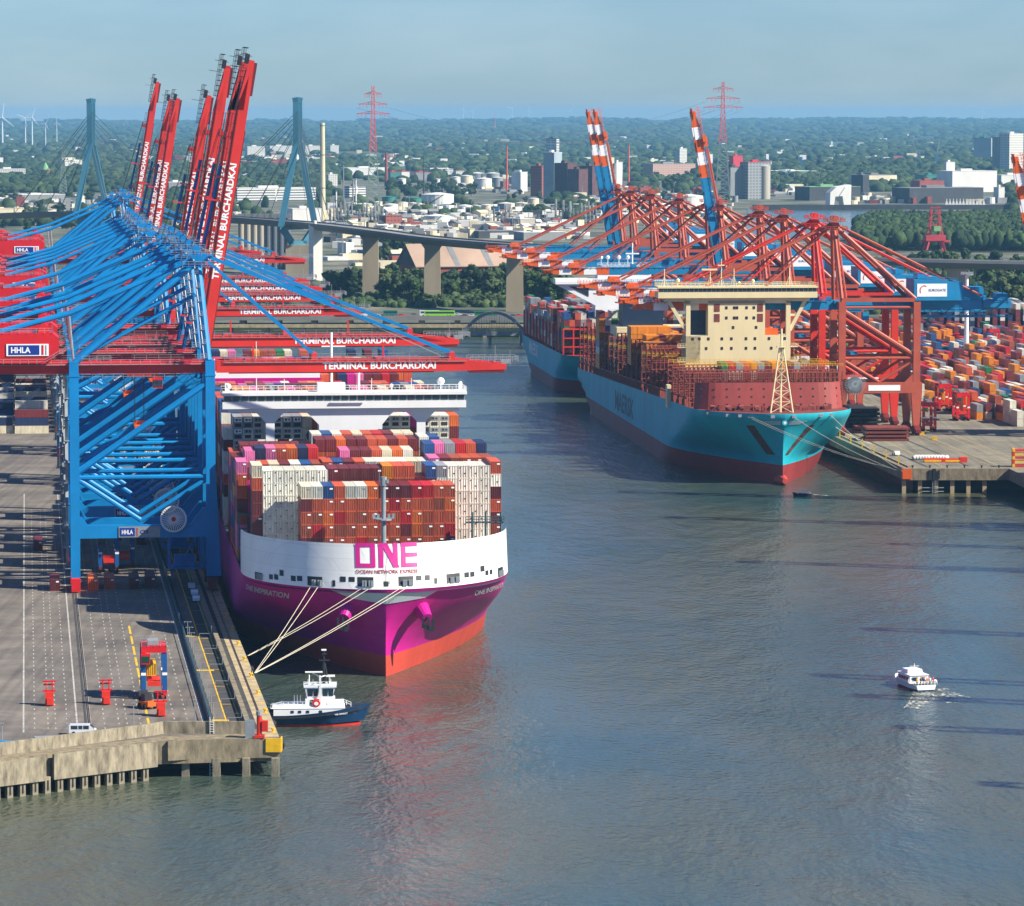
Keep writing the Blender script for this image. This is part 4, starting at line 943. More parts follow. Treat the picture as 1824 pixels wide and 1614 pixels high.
for x0_ in (-20.2,):
    m = MB()
    for z in (33.5, 38.5): m.b(-21.4, -18.4, Y2, Y2+3, z, z+.3); m.rail((-21.4, Y2, z+.3), (-18.4, Y2, z+.3), 1.1, .9, .08); m.rail((19.2, Y2, z+.3), (22, Y2, z+.3), 1.1, .9, .08); m.b(19.2, 22, Y2, Y2+3, z, z+.3)
    m.build('side_landing', M_CREAM, tower)
m = MB(); m.sphere((12.6, Y2+3, 44.2), 1.7, 10, 6); m.c(12.6, Y2+3, 42.9, 4.6, 3.4, 2.4); m.build('lifeboat', M_ORANGE, tower)
m = MB(); m.b(-16.4, -10.7, Y2+5, Y2+6, 43, 54); m.build('recess_shade_panel', M_NAVY, tower)  # dark panel fills the side opening, standing in for its shade
m = MB(); m.rail((-28.7, Y2-1.5, 60.3), (28.7, Y2-1.5, 60.3), 1.2, 1.6, .08); m.rail((-28.7, Y2+8, 60.3), (28.7, Y2+8, 60.3), 1.2, 1.6, .08)
m.rail((-28.7, Y2-1.5, 60.3), (-28.7, Y2+8, 60.3), 1.2, 1.6, .08); m.build('roof_railing', M_CREAM, tower)
m = MB()
mast_dome(m, -21, Y2+3, 60.3, 1.4, .8); mast_dome(m, 6, Y2+3, 60.3, 1.2, .7); mast_dome(m, 1, Y2+3, 60.3, .8, .5)
for x in (-26, -9.5, -5.5, 19, -1): m.tube((x, Y2+2, 60.3), (x, Y2+2, 66.5), .16, 5); m.tube((x-1.2, Y2+2, 60.3), (x, Y2+2, 64), .1, 4); m.tube((x+1.2, Y2+2, 60.3), (x, Y2+2, 64), .1, 4)
m.b(-12.6, -7, Y2+1.6, Y2+2.4, 65.9, 66.5); m.b(-6.8, -4.4, Y2+1.7, Y2+2.3, 67.5, 67.9); m.tube((-5.5, Y2+2, 60.3), (-5.5, Y2+2, 70), .14, 5)
m.build('signal_mast', M_CREAM, tower)
# lashing bridges, tall and close together
for k in range(23):
    y = 41+k*14.4
    if 96 < y < 116: continue
    lashing(ship2, -27.2, 27.2, y, h2.zmap(22.6, y)-.6, 33.4 if y < 100 else (36.8 if y < 230 else 34), M_LASH, nx=36, lv=(0, .14, .28, .42, .56, .7, .85, 1), d=2.1, t=.26)
    m = MB(); z0 = h2.zmap(22.6, y)-.6
    for x in (-27.1, -24.6, -22, 22, 24.6, 27.1):
        for q in range(3): m.tube((x, y-.2, z0+q*4), (x, y+2.3, z0+q*4+4), .13, 4); m.tube((x, y+2.3, z0+q*4), (x, y-.2, z0+q*4+4), .13, 4)
    for x in range(-27, 28, 3): m.tube((x, y+1, z0), (x+2.6, y+1, z0+6), .12, 3); m.b(x, x+.5, y-.4, y-.1, z0+9, z0+9.4)
    m.build('lashing_rods', M_OXD, ship2)
    m = MB(); m.rail((-27.2, y-.3, z0+13.6), (27.2, y-.3, z0+13.6), 1.1, 1.8, .07); m.build('lashing_rail', M_YEL, ship2)
# side rail and pillars along the port deck edge
m = MB()
for k in range(110):
    y = 36+k*3.0; z = h2.zmap(22.6, y)-.7; m.b(-27.3, -26.8, y, y+.4, z, z+3.6); m.b(-26.2, -25.8, y, y+.5, z, z+2.2)
for a in range(8):
    ya, yb = 36+a*41, 36+(a+1)*41; m.beam((-27, ya, h2.zmap(22.6, ya)+2.9), (-27, yb, h2.zmap(22.6, yb)+2.9), .4, .4); m.beam((-27.4, ya, h2.zmap(22.6, ya)+.3), (-27.4, yb, h2.zmap(22.6, yb)+.3), .08, .08)
m.build('side_passage_frame', M_LASH, ship2)
m = MB(); m.b(-28.6, -27.2, 76, 80, 19, 27); m.build('gangway_box', M_CREAM, ship2)
# hatch covers
m = MB()
for k in range(23):
    y = 43.2+k*14.4
    if 90 < y < 112: continue
    m.b(-24, 24, y+.4, y+11.8, h2.zmap(22.6, y)-.5, h2.zmap(22.6, y)+1.4)
m.build('hatch_covers', M_OXD, ship2)
# funnel
m = MB(); m.prismx([(262, 18), (276, 18), (277, 51.5), (263, 50.5)], -21, -5); m.b(-19.5, -6.5, 264, 276, 51, 53); fn = m.build('funnel', M_NAVY, ship2)
m = MB(); m.b(-24, 14, 258, 280, 17, 37.5); m.build('engine_casing', M_CREAM, ship2)
# lettering on the port side
t = text_mb('MAERSK', 58, 7.6, .03)
t.build('lettering', mat('lettering_navy', (14, 62, 84), .5, 0), ship2, loc=(-27.64, 205, 10.9), rot=(math.pi/2-.0, 0, -math.pi/2))

# ---------------------------------------------------------------- teal ship 2, berthed behind
UX, UY = 50.8, 1746.0
ship3 = thing('container_ship', 'second teal container ship farther up the basin, astern of the nearer teal one', 'container ship', (UX, UY, 1.2), TROT)
h3 = Hull([(-2, 0, 60, 1.4, 1), (6, .6, 50, 1.5, .92), (16.5, -5, 32, 2.4, .6)], 27, 215, 6, 17, 16)
h3.part('hull', [4.4, 6, 9, 12, 16.5], M_TEAL, ship3); h3.part('boot_topping', [-2, 0, 2.5, 4.4], M_BOOTD, ship3); h3.deck('deck', 16.5, M_OXD, ship3)
m = MB(); m.b(-9, 16, 50, 62, 16, 45); m.b(-27, 27, 48.5, 58, 46, 47.4); m.b(-8, 16, 50, 60, 45, 52.5); m.prismy([(-27, 46), (-9, 46), (-9, 36.5)], 50, 52)
m.b(-27, -8, 49, 57, 47.4, 48.5); m.b(-6, 13, 51, 58, 52.5, 54)
tw3 = m.build('bridge_tower', M_SHIPW, ship3)
m = MB(); m.prismy([(-21, 45), (-12, 45), (-12, 40.5)], 49.8, 50); m.b(-7.6, 15.6, 49.8, 50, 50.3, 51.9); m.build('window', M_GLASS, tw3)
m = MB()
for x in (-6, -3, 2, 6): mast_dome(m, x, 54, 54, 3, .9)
m.tube((8, 54, 54), (8, 54, 64), .3, 5); m.b(5, 11, 53.7, 54.3, 59, 59.6); m.rail((-8, 50, 54), (16, 50, 54), 1.3, 2, .1); m.build('signal_mast', M_SHIPW, tw3)
for k in range(13): lashing(ship3, -26.5, 26.5, 20+k*14.4, 16, 27.5, M_BRED, nx=12, lv=(0, .33, .66, 1), d=1.8, t=.5)
t = text_mb('MAERSK', 42, 6, .03); t.build('lettering', M_LETW, ship3, loc=(-27.1, 142, 11.8), rot=(math.pi/2, 0, -math.pi/2))
# ================================================================ containers
PAL = [('maroon', (118, 42, 46)), ('rust red', (204, 90, 56)), ('brown', (168, 82, 56)), ('magenta', (206, 30, 136)), ('pink', (226, 116, 166)), ('cream', (228, 216, 184)), ('white', (230, 226, 208)), ('orange', (226, 108, 42)),
       ('blue', (36, 84, 142)), ('navy', (34, 52, 92)), ('green', (34, 124, 66)), ('red', (198, 34, 38)), ('grey', (146, 152, 156)), ('amber', (232, 140, 22)), ('yellow', (226, 176, 20))]
PN = [p[0] for p in PAL]
def cont_mat(name, rgb, face='y'):
    m = mat(name, rgb, .5, .16, .9, streak=3); n = m.node_tree; b = n.nodes['Principled BSDF']
    tc = n.nodes.new('ShaderNodeTexCoord'); sx = n.nodes.new('ShaderNodeSeparateXYZ'); n.links.new(tc.outputs['Object'], sx.inputs[0])
    add = n.nodes.new('ShaderNodeMath'); add.operation = 'ADD'; n.links.new(sx.outputs[0], add.inputs[0]); n.links.new(sx.outputs[1], add.inputs[1])
    mu = n.nodes.new('ShaderNodeMath'); mu.operation = 'MULTIPLY'; mu.inputs[1].default_value = 2*math.pi/.55; n.links.new(add.outputs[0], mu.inputs[0])
    si = n.nodes.new('ShaderNodeMath'); si.operation = 'SINE'; n.links.new(mu.outputs[0], si.inputs[0])
    bp = n.nodes.new('ShaderNodeBump'); bp.inputs['Distance'].default_value = .05; bp.inputs['Strength'].default_value = .4
    n.links.new(si.outputs[0], bp.inputs['Height']); n.links.new(bp.outputs[0], b.inputs['Normal'])
    # tone differs a little from box to box
    oi = n.nodes.new('ShaderNodeObjectInfo'); mr = n.nodes.new('ShaderNodeMapRange'); mr.inputs[3].default_value = .8; mr.inputs[4].default_value = 1.15; n.links.new(oi.outputs['Random'], mr.inputs[0])
    hs = n.nodes.new('ShaderNodeHueSaturation'); n.links.new(mr.outputs[0], hs.inputs['Value'])
    src = b.inputs['Base Color'].links[0].from_socket; n.links.new(src, hs.inputs['Color']); n.links.new(hs.outputs[0], b.inputs['Base Color'])
    return m
CM = [cont_mat('container_'+n_.replace(' ', '_'), c) for n_, c in PAL]
M_POST = mat('corner_post_dark', (60, 48, 46), .6, .2, 1)
CW, CH, CL = 2.438, 2.896, 12.19
def cont_mesh(ci, var):
    mb = MB(); w = CW/2
    mb.b(-w+.02, w-.02, .05, CL-.05, .08, CH-.06, 0)
    for x in (-w, w-.14): mb.b(x, x+.14, 0, .2, 0, CH, 0); mb.b(x, x+.14, CL-.2, CL, 0, CH, 0)
    mb.b(-w+.14, w-.14, -.001, .12, CH-.16, CH-.001, 0); mb.b(-w+.14, w-.14, -.001, .12, 0.001, .18, 0)
    if var in (0, 1):        # door end with locking bars
        for x in (-.85, -.35, .35, .85): mb.b(x-.035, x+.035, -.02, .05, .15, CH-.15, 2)
        mb.b(-.02, .02, 0, .05, .15, CH-.15, 2)
        if var == 1: mb.b(.25, .95, -.03, .04, CH-.8, CH-.45, 1)
    elif var == 2:           # white reefer : machinery end
        mb.b(-.95, .95, -.02, .05, 1.55, 2.6, 1); mb.b(-.8, .8, -.04, .05, .3, 1.2, 2); mb.b(-.6, -.1, -.05, .04, 1.8, 2.4, 2); mb.b(.2, .7, -.05, .04, 1.9, 2.3, 2)
    elif var == 3:           # smooth end, small marks
        mb.b(-.9, -.6, -.02, .05, CH-.6, CH-.4, 2); mb.b(-.01, .01, -.01, .05, .15, CH-.15, 2); mb.b(.55, .62, -.02, .05, .15, CH-.15, 1); mb.b(-.62, -.55, -.02, .05, .15, CH-.15, 1); mb.b(.2, .5, -.02, .05, 1.0, 1.2, 2)
    return mb.mesh('shipping_container', [CM[ci], M_GREY if ci in (5, 6) else M_LETW, M_POST])
CMESH = {}
def cmesh(ci, var):
    if (ci, var) not in CMESH: CMESH[(ci, var)] = cont_mesh(ci, var)
    return CMESH[(ci, var)]
NIND = 0; STUFF = []     # STUFF: (matrix origin, yaw, colour)
def world(root, rz, x, y, z):
    return (root[0]+x*math.cos(rz)-y*math.sin(rz), root[1]+x*math.sin(rz)+y*math.cos(rz), z)
def put(root, rz, x, y, z, cn, label=None, var=0, group=None, lim=258):
    """x centre, y front end (towards camera), z bottom in ship frame"""
    global NIND
    ci = PN.index(cn); p = world(root, rz, x, y, z+(1.2 if root[0] > 20 else 0))
    if label and NIND < lim:
        o = obj('shipping_container', cmesh(ci, var), None, p, (0, 0, rz)); tag(o, label, 'container', group or 'containers stacked on the magenta ship'); NIND += 1
    else: STUFF.append((p, rz, ci))
rc = random.Random(11)
S1 = ((SX, SY), SROT)
PIT = 2.5
def pick(wts):
    t = rc.random()*sum(w_ for _, w_ in wts)
    for c_, w_ in wts:
        t -= w_
        if t <= 0: return c_
    return wts[-1][0]
MIX = [('maroon', 30), ('rust red', 20), ('brown', 12), ('magenta', 8), ('pink', 6), ('cream', 6), ('white', 4), ('orange', 7), ('blue', 5), ('navy', 4), ('red', 5), ('grey', 3), ('amber', 2), ('green', 1)]
RUST = [('rust red', 6), ('maroon', 1.2), ('brown', 4), ('orange', .5), ('red', .6)]
def ordn(k): return ORD(min(26, max(1, k)))
# front block : 14 columns
B1Y = 33.0; top1 = 39.0
row_top = ['cream', 'white', 'blue', 'rust red', 'white', 'white', 'orange', 'maroon', 'maroon', 'maroon', 'red', 'red', 'rust red', 'rust red']
xc0 = .9
for c_ in range(14):
    x = xc0+(c_-6.5)*PIT*1.003
    for t in range(6):
        col = row_top[c_] if t == 0 else pick(RUST)
        if t == 4 and c_ == 8: col = 'brown'
        if (t, c_) in ((1, 13), (2, 2)): col = 'orange'
        if (t, c_) == (5, 6): col = 'blue'
        put(*S1, x, B1Y, top1-CH*(t+1)-.03*t, col, '%s container, front block, %s tier down, %s column from the left' % (col, ORD(t+1), ORD(c_+1)), 1 if rc.random() < .6 else 0)
# second block
B2Y = 47.6
def colx(c_, n=24): return (c_-(n-1)/2)*PIT
for c_ in range(1, 24):
    x = colx(c_)+.4
    if c_ == 1: cols = ['cream', 'rust red', 'maroon', 'maroon', 'maroon', 'maroon', 'grey']; tp = 42.6
    elif c_ <= 7: cols = ['white']*8; tp = 41.4
    elif c_ <= 12: cols = ['maroon'] + ['maroon']*2; tp = 41.7
    elif c_ == 13: cols = ['amber', 'brown']; tp = 42.2
    elif c_ <= 15: cols = ['rust red', 'brown']; tp = 42.2
    elif c_ == 16: cols = ['maroon', 'brown']; tp = 39.6
    elif c_ == 17: cols = ['blue', 'maroon', 'brown']; tp = 42.2
    elif c_ == 18: cols = ['grey', 'white', 'white']; tp = 42.2
    else: cols = ['white']*8; tp = 42.1
    if c_ == 23: cols = ['rust red', 'white', 'maroon', 'rust red', 'maroon', 'brown', 'maroon']; tp = 43.0
    for t, col in enumerate(cols):
        vis = c_ <= 8 or c_ >= 18 or t < 2
        put(*S1, x, B2Y, tp-CH*(t+1)-.03*t, col, ('%s container, second block, %s tier down, %s column from the left' % (col, ORD(t+1), ORD(c_))) if vis else None, (3 if col == 'white' else (1 if rc.random() < .5 else 0)))
    for t in range(len(cols), 8): put(*S1, x, B2Y, tp-CH*(t+1), pick(MIX))
blocks = [
 # y, {col: (top z, [colours])}
 (62.2, 'third', [(0, 42.2, ['pink', 'rust red', 'rust red', 'maroon'])]+[(c_, 41.6, [k, 'brown']) for c_, k in zip(range(2, 8), ['rust red', 'cream', 'maroon', 'white', 'blue', 'brown'])]+[(c_, 42.0, [k, 'brown']) for c_, k in zip(range(8, 18), ['rust red', 'blue', 'maroon', 'rust red', 'white', 'white', 'cream', 'white', 'cream', 'white'])]+[(c_, 42.7, [k, 'maroon', 'rust red']) for c_, k in zip(range(18, 24), ['pink', 'maroon', 'brown', 'rust red', 'rust red', 'brown'])]),
 (76.8, 'fourth', [(c_, 44.1, [k, 'brown']) for c_, k in zip(range(2, 8), ['navy', 'pink', 'rust red', 'orange', 'navy', 'red'])]+[(c_, 43.5, [k, 'brown']) for c_, k in zip(range(10, 17), ['pink', 'maroon', 'maroon', 'rust red', 'cream', 'orange', 'white'])]+[(c_, 44.9, [k, 'maroon']) for c_, k in zip(range(18, 24), ['blue', 'pink', 'grey', 'red', 'rust red', 'navy'])]+[(1, 43.6, ['pink', 'rust red'])]),
 (91.4, 'fifth', [(c_, 44.9, [k, 'brown']) for c_, k in zip(range(8, 18), ['maroon', 'maroon', 'orange', 'maroon', 'maroon', 'rust red', 'rust red', 'maroon', 'rust red', 'maroon'])]+[(18, 45.4, ['white', 'white']), (19, 45.3, ['blue', 'rust red'])]+[(c_, 42, ['maroon']) for c_ in (1, 2, 3, 4, 5, 6, 7, 20, 21, 22, 23)]),
 (106, 'sixth', [(c_, 45.1, [k, 'brown']) for c_, k in zip(range(8, 18), ['white', 'blue', 'white', 'rust red', 'cream', 'rust red', 'red', 'maroon', 'cream', 'cream'])]+[(c_, 42.5, ['maroon']) for c_ in (1, 2, 3, 4, 5, 6, 7, 18, 19, 20, 21, 22)]),
]
for y, bn, lst in blocks:
    done = set()
    for c_, tp, cols in lst:
        done.add(c_); x = colx(c_)
        for t, col in enumerate(cols):
            v_ = 2 if (bn == 'sixth' and t < 3 and len(cols) == 3) else (1 if rc.random() < .5 else 0)
            put(*S1, x, y, tp-CH*(t+1)-.03*t, col, '%s container, %s block, %s tier down, %s column from the left' % (col, bn, ORD(t+1), ORD(c_+1)) if t < 2 else None, v_)
        for t in range(len(cols), 8): put(*S1, x, y, tp-CH*(t+1)-.03*t, pick(MIX))
    for c_ in range(24):
        if c_ not in done:
            for t in range(8): put(*S1, colx(c_), y, 41-CH*(t+1), pick(MIX))
# aft of the bridge
for k in range(17):
    y = 147+k*14.7
    if 262 < y < 286: y += 12
    base = (46.3 if k == 0 else 47.6+rc.random()*1.6)
    for c_ in range(24):
        tp = base-(CH if rc.random() < .18 else 0)-(CH if rc.random() < .06 else 0)
        if k == 0 and c_ in (1, 2, 3, 5, 6, 7): tp -= 0
        for t in range(9):
            if t > 1 and 1 < c_ < 22: continue
            w_ = MIX if k != 0 or c_ > 8 else [('white', 5), ('maroon', 1), ('rust red', 2), ('cream', 2)]
            if k == 0 and (c_ in (1, 2, 3, 5, 6, 7, 15, 16, 17, 18, 20, 21, 22)) and t < 3: put(*S1, colx(c_), y, base-CH*(t+1), 'white' if c_ > 14 else pick([('white', 2), ('grey', 1)]), '%s reefer container behind the bridge pillars, %s tier down, %s column from the left' % ('pale', ORD(t+1), ORD(c_+1)), 2, None, 999)
            else: put(*S1, colx(c_), y, tp-CH*(t+1), pick(w_))
# ---------------------------------------------------------------- teal ships
S2 = ((TX, TY), TROT); S3 = ((UX, UY), TROT)
TM = [('amber', 8), ('maroon', 6), ('green', 2), ('grey', 5), ('white', 3), ('blue', 2), ('rust red', 2)]
for c_, cols in enumerate([['green', 'grey', 'blue'], ['red', 'white', 'navy'], ['grey', 'white', 'maroon'], ['rust red', 'red', 'maroon'], ['amber', 'white', 'amber'], ['grey', 'maroon', 'maroon'], ['maroon', 'maroon', 'rust red'], ['amber', 'amber', 'amber'], ['amber', 'amber', 'maroon'], ['maroon', 'maroon', 'maroon'], ['grey', 'amber', 'green']]):
    for t, col in enumerate(cols): put(*S2, -10.5+c_*2.52, 60.5, 35.6-CH*(t+1), col)
for y, xs, tp, n in ((188, range(-26, -12), 41.5, 5), (174, range(-22, -8), 39, 5), (160, range(-24, -16), 37, 4)):
    x = xs[0]
    while x < xs[-1]:
        for t in range(n): put(*S2, x, y, tp-CH*(t+1), pick([('amber', 8), ('amber', 6), ('maroon', 1), ('green', .6)]))
        x += 2.5
for k in range(7):
    y = 202+k*14.4
    if 258 < y < 282: continue
    for c_ in range(22):
        tp = (42.5 if k > 3 else 38)-(CH if rc.random() < .25 else 0) - (6 if c_ < 6 and k < 3 else 0)
        for t in range(8):
            if (t > 1 and 1 < c_ < 20) or (k < 4 and c_ < 6): continue
            put(*S2, (c_-10.5)*2.5, y, tp-CH*(t+1), pick(TM if k > 3 else [('amber', 9), ('maroon', 4), ('green', 1), ('grey', 1)]))
for k in range(4):
    for c_ in range(8, 21):
        for t in range(3): put(*S2, (c_-10.5)*2.5, 145+k*14.4, 39-CH*(t+1)-(0 if rc.random() < .7 else CH), pick([('amber', 6), ('maroon', 4), ('green', 1), ('grey', 2)]))
for k in range(13):
    y = 22+k*14.4
    if 44 < y < 64: continue
    for c_ in range(21):
        if k > 8 and rc.random() < .3: continue
        tp = 34.5-(CH*int(rc.random()*3) if k > 5 else CH*int(rc.random()*1.6))
        for t in range(6):
            if t > 1 and 1 < c_ < 19: continue
            if tp-CH*(t+1) < 15: break
            put(*S3, (c_-10)*2.5, y, tp-CH*(t+1), pick([('grey', 5), ('maroon', 5), ('rust red', 4), ('blue', 3), ('white', 2), ('green', 1), ('red', 2)]))
# ---------------------------------------------------------------- single boxes on the left apron
for n_, (px, py, cn, where) in enumerate([(68, 982, 'maroon', 'standing alone farthest left'), (98, 1053, 'maroon', 'standing left of the crane leg'), (166, 1051, 'orange', 'standing just right of the crane leg'), (196, 1050, 'rust red', 'second to the right of the crane leg'), (240, 1050, 'maroon', 'under the straddle carrier spreader'), (269, 1048, 'maroon', 'rightmost of the row by the crane'), (251, 970, 'maroon', 'in the shade under the crane beam')]):
    x, y = P(px, py, QZ)
    o = obj('shipping_container', cmesh(PN.index(cn), 1), None, (x, y, QZ+.02), (0, 0, RZL)); tag(o, '%s container on the left quay, %s' % (cn, where), 'container', 'containers standing on the left quay')
# ---------------------------------------------------------------- right yard : long sides along the quay
YM = [('maroon', 20), ('rust red', 8), ('brown', 7), ('amber', 20), ('orange', 4), ('grey', 11), ('white', 12), ('cream', 3), ('blue', 6), ('navy', 5), ('red', 6), ('green', 3)]
rz_y = math.asin(.094)
for rI in range(40):
    u = 60+rI*4.0
    if rI in (14, 15, 28, 29): continue
    y = (1580 if u < 67 else 1512 if u < 75 else 1478 if u < 90 else 1440 if u < 110 else 1395)+rc.random()*4
    c0p = pick(YM)
    while y < 2120:
        if int((y-1380)/13) % 15 == 14: y += 12.9; continue
        nt_ = rc.choice([1, 2, 2, 2, 3, 3]) if y > 1440 else rc.choice([1, 2, 2])
        if rc.random() < .07: nt_ = 0
        c0 = pick(YM) if y < 1400 or rc.random() < .45 else c0p
        c0p = c0
        run = rc.random() < .5
        for t in range(nt_):
            cc = c0 if run or rc.random() < .3 else pick(YM)
            X = REd(y)+u; STUFF.append(((X, y, QE+CH*t+.02), rz_y, PN.index(cc)))
        y += 12.75
# tall far stacks at the back of the yard
for k in range(16):
    for j in range(5):
        px = 1700+k*14; X, Y = P(px, 600, 12)
        for t in range(6 if k % 3 else 4): STUFF.append(((X+j*.5, Y+60+j*14, QE+CH*t), rz_y, PN.index(pick([('navy', 4), ('maroon', 3), ('grey', 2), ('white', 2)]))))
# left yard behind the landside crane rail : boxes lying across
LM = [('navy', 10), ('grey', 5), ('white', 6), ('cream', 6), ('blue', 4), ('maroon', 3), ('green', .3)]
for k in range(46):
    y = 1452+k*9.6+rc.random()*1.5
    for j in range(12):
        x1 = LE(y)-39-j*13
        if k < 6 and rc.random() < .55: continue
        if rc.random() < .12: continue
        for t in range(rc.choice([1, 2, 2, 3])): STUFF.append(((x1-12.2, y, QZ+CH*t), RZL-math.pi/2, PN.index(pick(LM))))
# one mesh for all the rest
import array
sm = MB(); off = 0
V = []; Fc = []; Mi = []
cube_f = ((0, 3, 2, 1), (4, 5, 6, 7), (0, 1, 5, 4), (1, 2, 6, 5), (2, 3, 7, 6), (3, 0, 4, 7))
for (p, rz, ci) in STUFF:
    c_, s_ = math.cos(rz), math.sin(rz); o_ = len(V)
    for (x, y, z) in ((-1.19, 0, 0), (1.19, 0, 0), (1.19, CL, 0), (-1.19, CL, 0), (-1.19, 0, 2.8), (1.19, 0, 2.8), (1.19, CL, 2.8), (-1.19, CL, 2.8)):
        V.append((p[0]+x*c_-y*s_, p[1]+x*s_+y*c_, p[2]+z))
    for f in cube_f: Fc.append(tuple(i+o_ for i in f)); Mi.append(ci)
me = bpy.data.meshes.new('shipping_containers'); me.from_pydata(V, [], Fc)
for m_ in CM: me.materials.append(m_)
me.polygons.foreach_set('material_index', Mi); me.update()
o = obj('shipping_containers', me); tag(o, 'the many smaller shipping containers stacked on all three ships and in both yards', 'containers', kind='stuff')
print('containers individual', NIND, 'rest', len(STUFF))
# ================================================================ quay furniture, vehicles, boats
M_PAINTW = mat('road_paint_white', (176, 174, 166), .85, .35, .8); M_PAINTY = mat('road_paint_yellow', (222, 178, 20), .8, .25, .8)
M_STRIP = mat('edge_concrete', (176, 158, 122), .85, .25, .3); M_TRENCH = mat('trench_dark', (62, 62, 60), .9, .3, .4); M_STEELRAIL = mat('rail_steel', (96, 84, 74), .5, .3, 1)
def uL(px, py): x, y = P(px, py, QZ); return LE(y)-x
def strip(mb, EF, u0, u1, y0, y1, z, mi=0, seg=1):
    for k in range(seg):
        a = y0+(y1-y0)*k/seg; b_ = y0+(y1-y0)*(k+1)/seg
        mb.add([(EF(a)-u0, a, z), (EF(b_)-u0, b_, z), (EF(b_)-u1, b_, z), (EF(a)-u1, a, z)], [(0, 1, 2, 3)], mi)
def dash(mb, EF, u, w_, y0, y1, z, on=2.6, gap=3.4, mi=0):
    y = y0
    while y < y1: strip(mb, EF, u-w_/2, u+w_/2, y, y+on, z, mi); y += on+gap
mk = MB()
for px, d in ((42, 0), (61, 1), (84, 1), (97, 1), (117, 1), (134, 0), (157, 0), (181, 1), (206, 1), (220, 1), (243, 1), (303, 1), (325, 1)):
    u = uL(px, 1250)
    if d: dash(mk, LE, u, .24, 757, 1180, QZ+.012, 2.0, 4.2)
    else: strip(mk, LE, u-.16, u+.16, 753, 1230, QZ+.012)
strip(mk, LE, uL(352, 1250)-.2, uL(352, 1250)+.2, 755, 1500, QZ+.012)
mk.build('road_markings', M_PAINTW)['kind'] = 'structure'
mk = MB(); u = uL(257, 1250); dash(mk, LE, u, .45, 757, 900, QZ+.014, 14, 3.5)
u = uL(405, 1250); strip(mk, LE, 8.75, 9.0, 758, 1300, QZ+.012); strip(mk, LE, 6.2, 6.4, 758, 1300, QZ+.014)
for k in range(12):
    y = 764+k*25; strip(mk, LE, 6.4, 8.75, y, y+.35, QZ+.014)
for px, py in ((391, 1283), (366, 1194), (343, 1133)):
    x, y = P(px, py, QZ); uu = LE(y)-x; strip(mk, LE, uu-1.8, uu+1.8, y-.9, y+.9, QZ+.013)
for k in range(14): y = 766+k*25; strip(mk, LE, .2, 2.1, y, y+.5, QZ+.021)
mk.build('yellow_markings', M_PAINTY)['kind'] = 'structure'
mb = MB(); strip(mb, LE, 0, 3.4, 747.5, 2200, QZ+.008); mb.build('quay_edge_strip', M_STRIP)['kind'] = 'structure'
mb = MB(); strip(mb, LE, 6.3, 8.8, 757, 1600, QZ+.008); strip(mb, LE, 3.4, 4.5, 757, 2200, QZ+.009); u = uL(149, 1250); strip(mb, LE, u-.25, u+.25, 752, 1700, QZ+.009); u2 = uL(366, 1250); strip(mb, LE, u2-.6, u2+.6, 756, 1600, QZ+.009)
mb.build('drain_channels', M_TRENCH)['kind'] = 'structure'
mb = MB()
for u in (2.0, 2.25, 35, 35.3):
    for k in range(40): a = 760+k*36; b_ = a+36; mb.hexa([(LE(a)-u, a, QZ), (LE(a)-u+.1, a, QZ), (LE(b_)-u+.1, b_, QZ), (LE(b_)-u, b_, QZ), (LE(a)-u, a, QZ+.12), (LE(a)-u+.1, a, QZ+.12), (LE(b_)-u+.1, b_, QZ+.12), (LE(b_)-u, b_, QZ+.12)])
mb.build('crane_rails', M_STEELRAIL)['kind'] = 'structure'
# cover wall between crane track and lane
def along(mb, EF, u0, u1, y0, y1, z0, z1_, mi=0):
    mb.hexa([(EF(y0)-u1, y0, z0), (EF(y0)-u0, y0, z0), (EF(y1)-u0, y1, z0), (EF(y1)-u1, y1, z0), (EF(y0)-u1, y0, z1_), (EF(y0)-u0, y0, z1_), (EF(y1)-u0, y1, z1_), (EF(y1)-u1, y1, z1_)], mi)
mb = MB()
for k in range(14): along(mb, LE, 4.7, 5.7, 757+k*20, 776.5+k*20, QZ, QZ+1.1)
tag(mb.build('cable_duct_wall', M_CONC), 'low grey concrete cable duct wall running along the crane rail on the left quay', 'wall')
for k in range(6):
    y = 766+k*25; m = MB(); x = LE(y)
    m.b(x-8.8, x-8.68, y, y+.12, QZ, QZ+.9); m.b(x-6.1, x-5.96, y, y+.14, QZ, QZ+2.6); m.b(x-8.8, x-5.96, y, y+.12, QZ+.8, QZ+.92)
    tag(m.build('barrier_frame', M_GREY), 'white tubular barrier frame on the left quay, %s from the pier corner' % ORD(k+1), 'barrier', 'white barrier frames on the left quay')
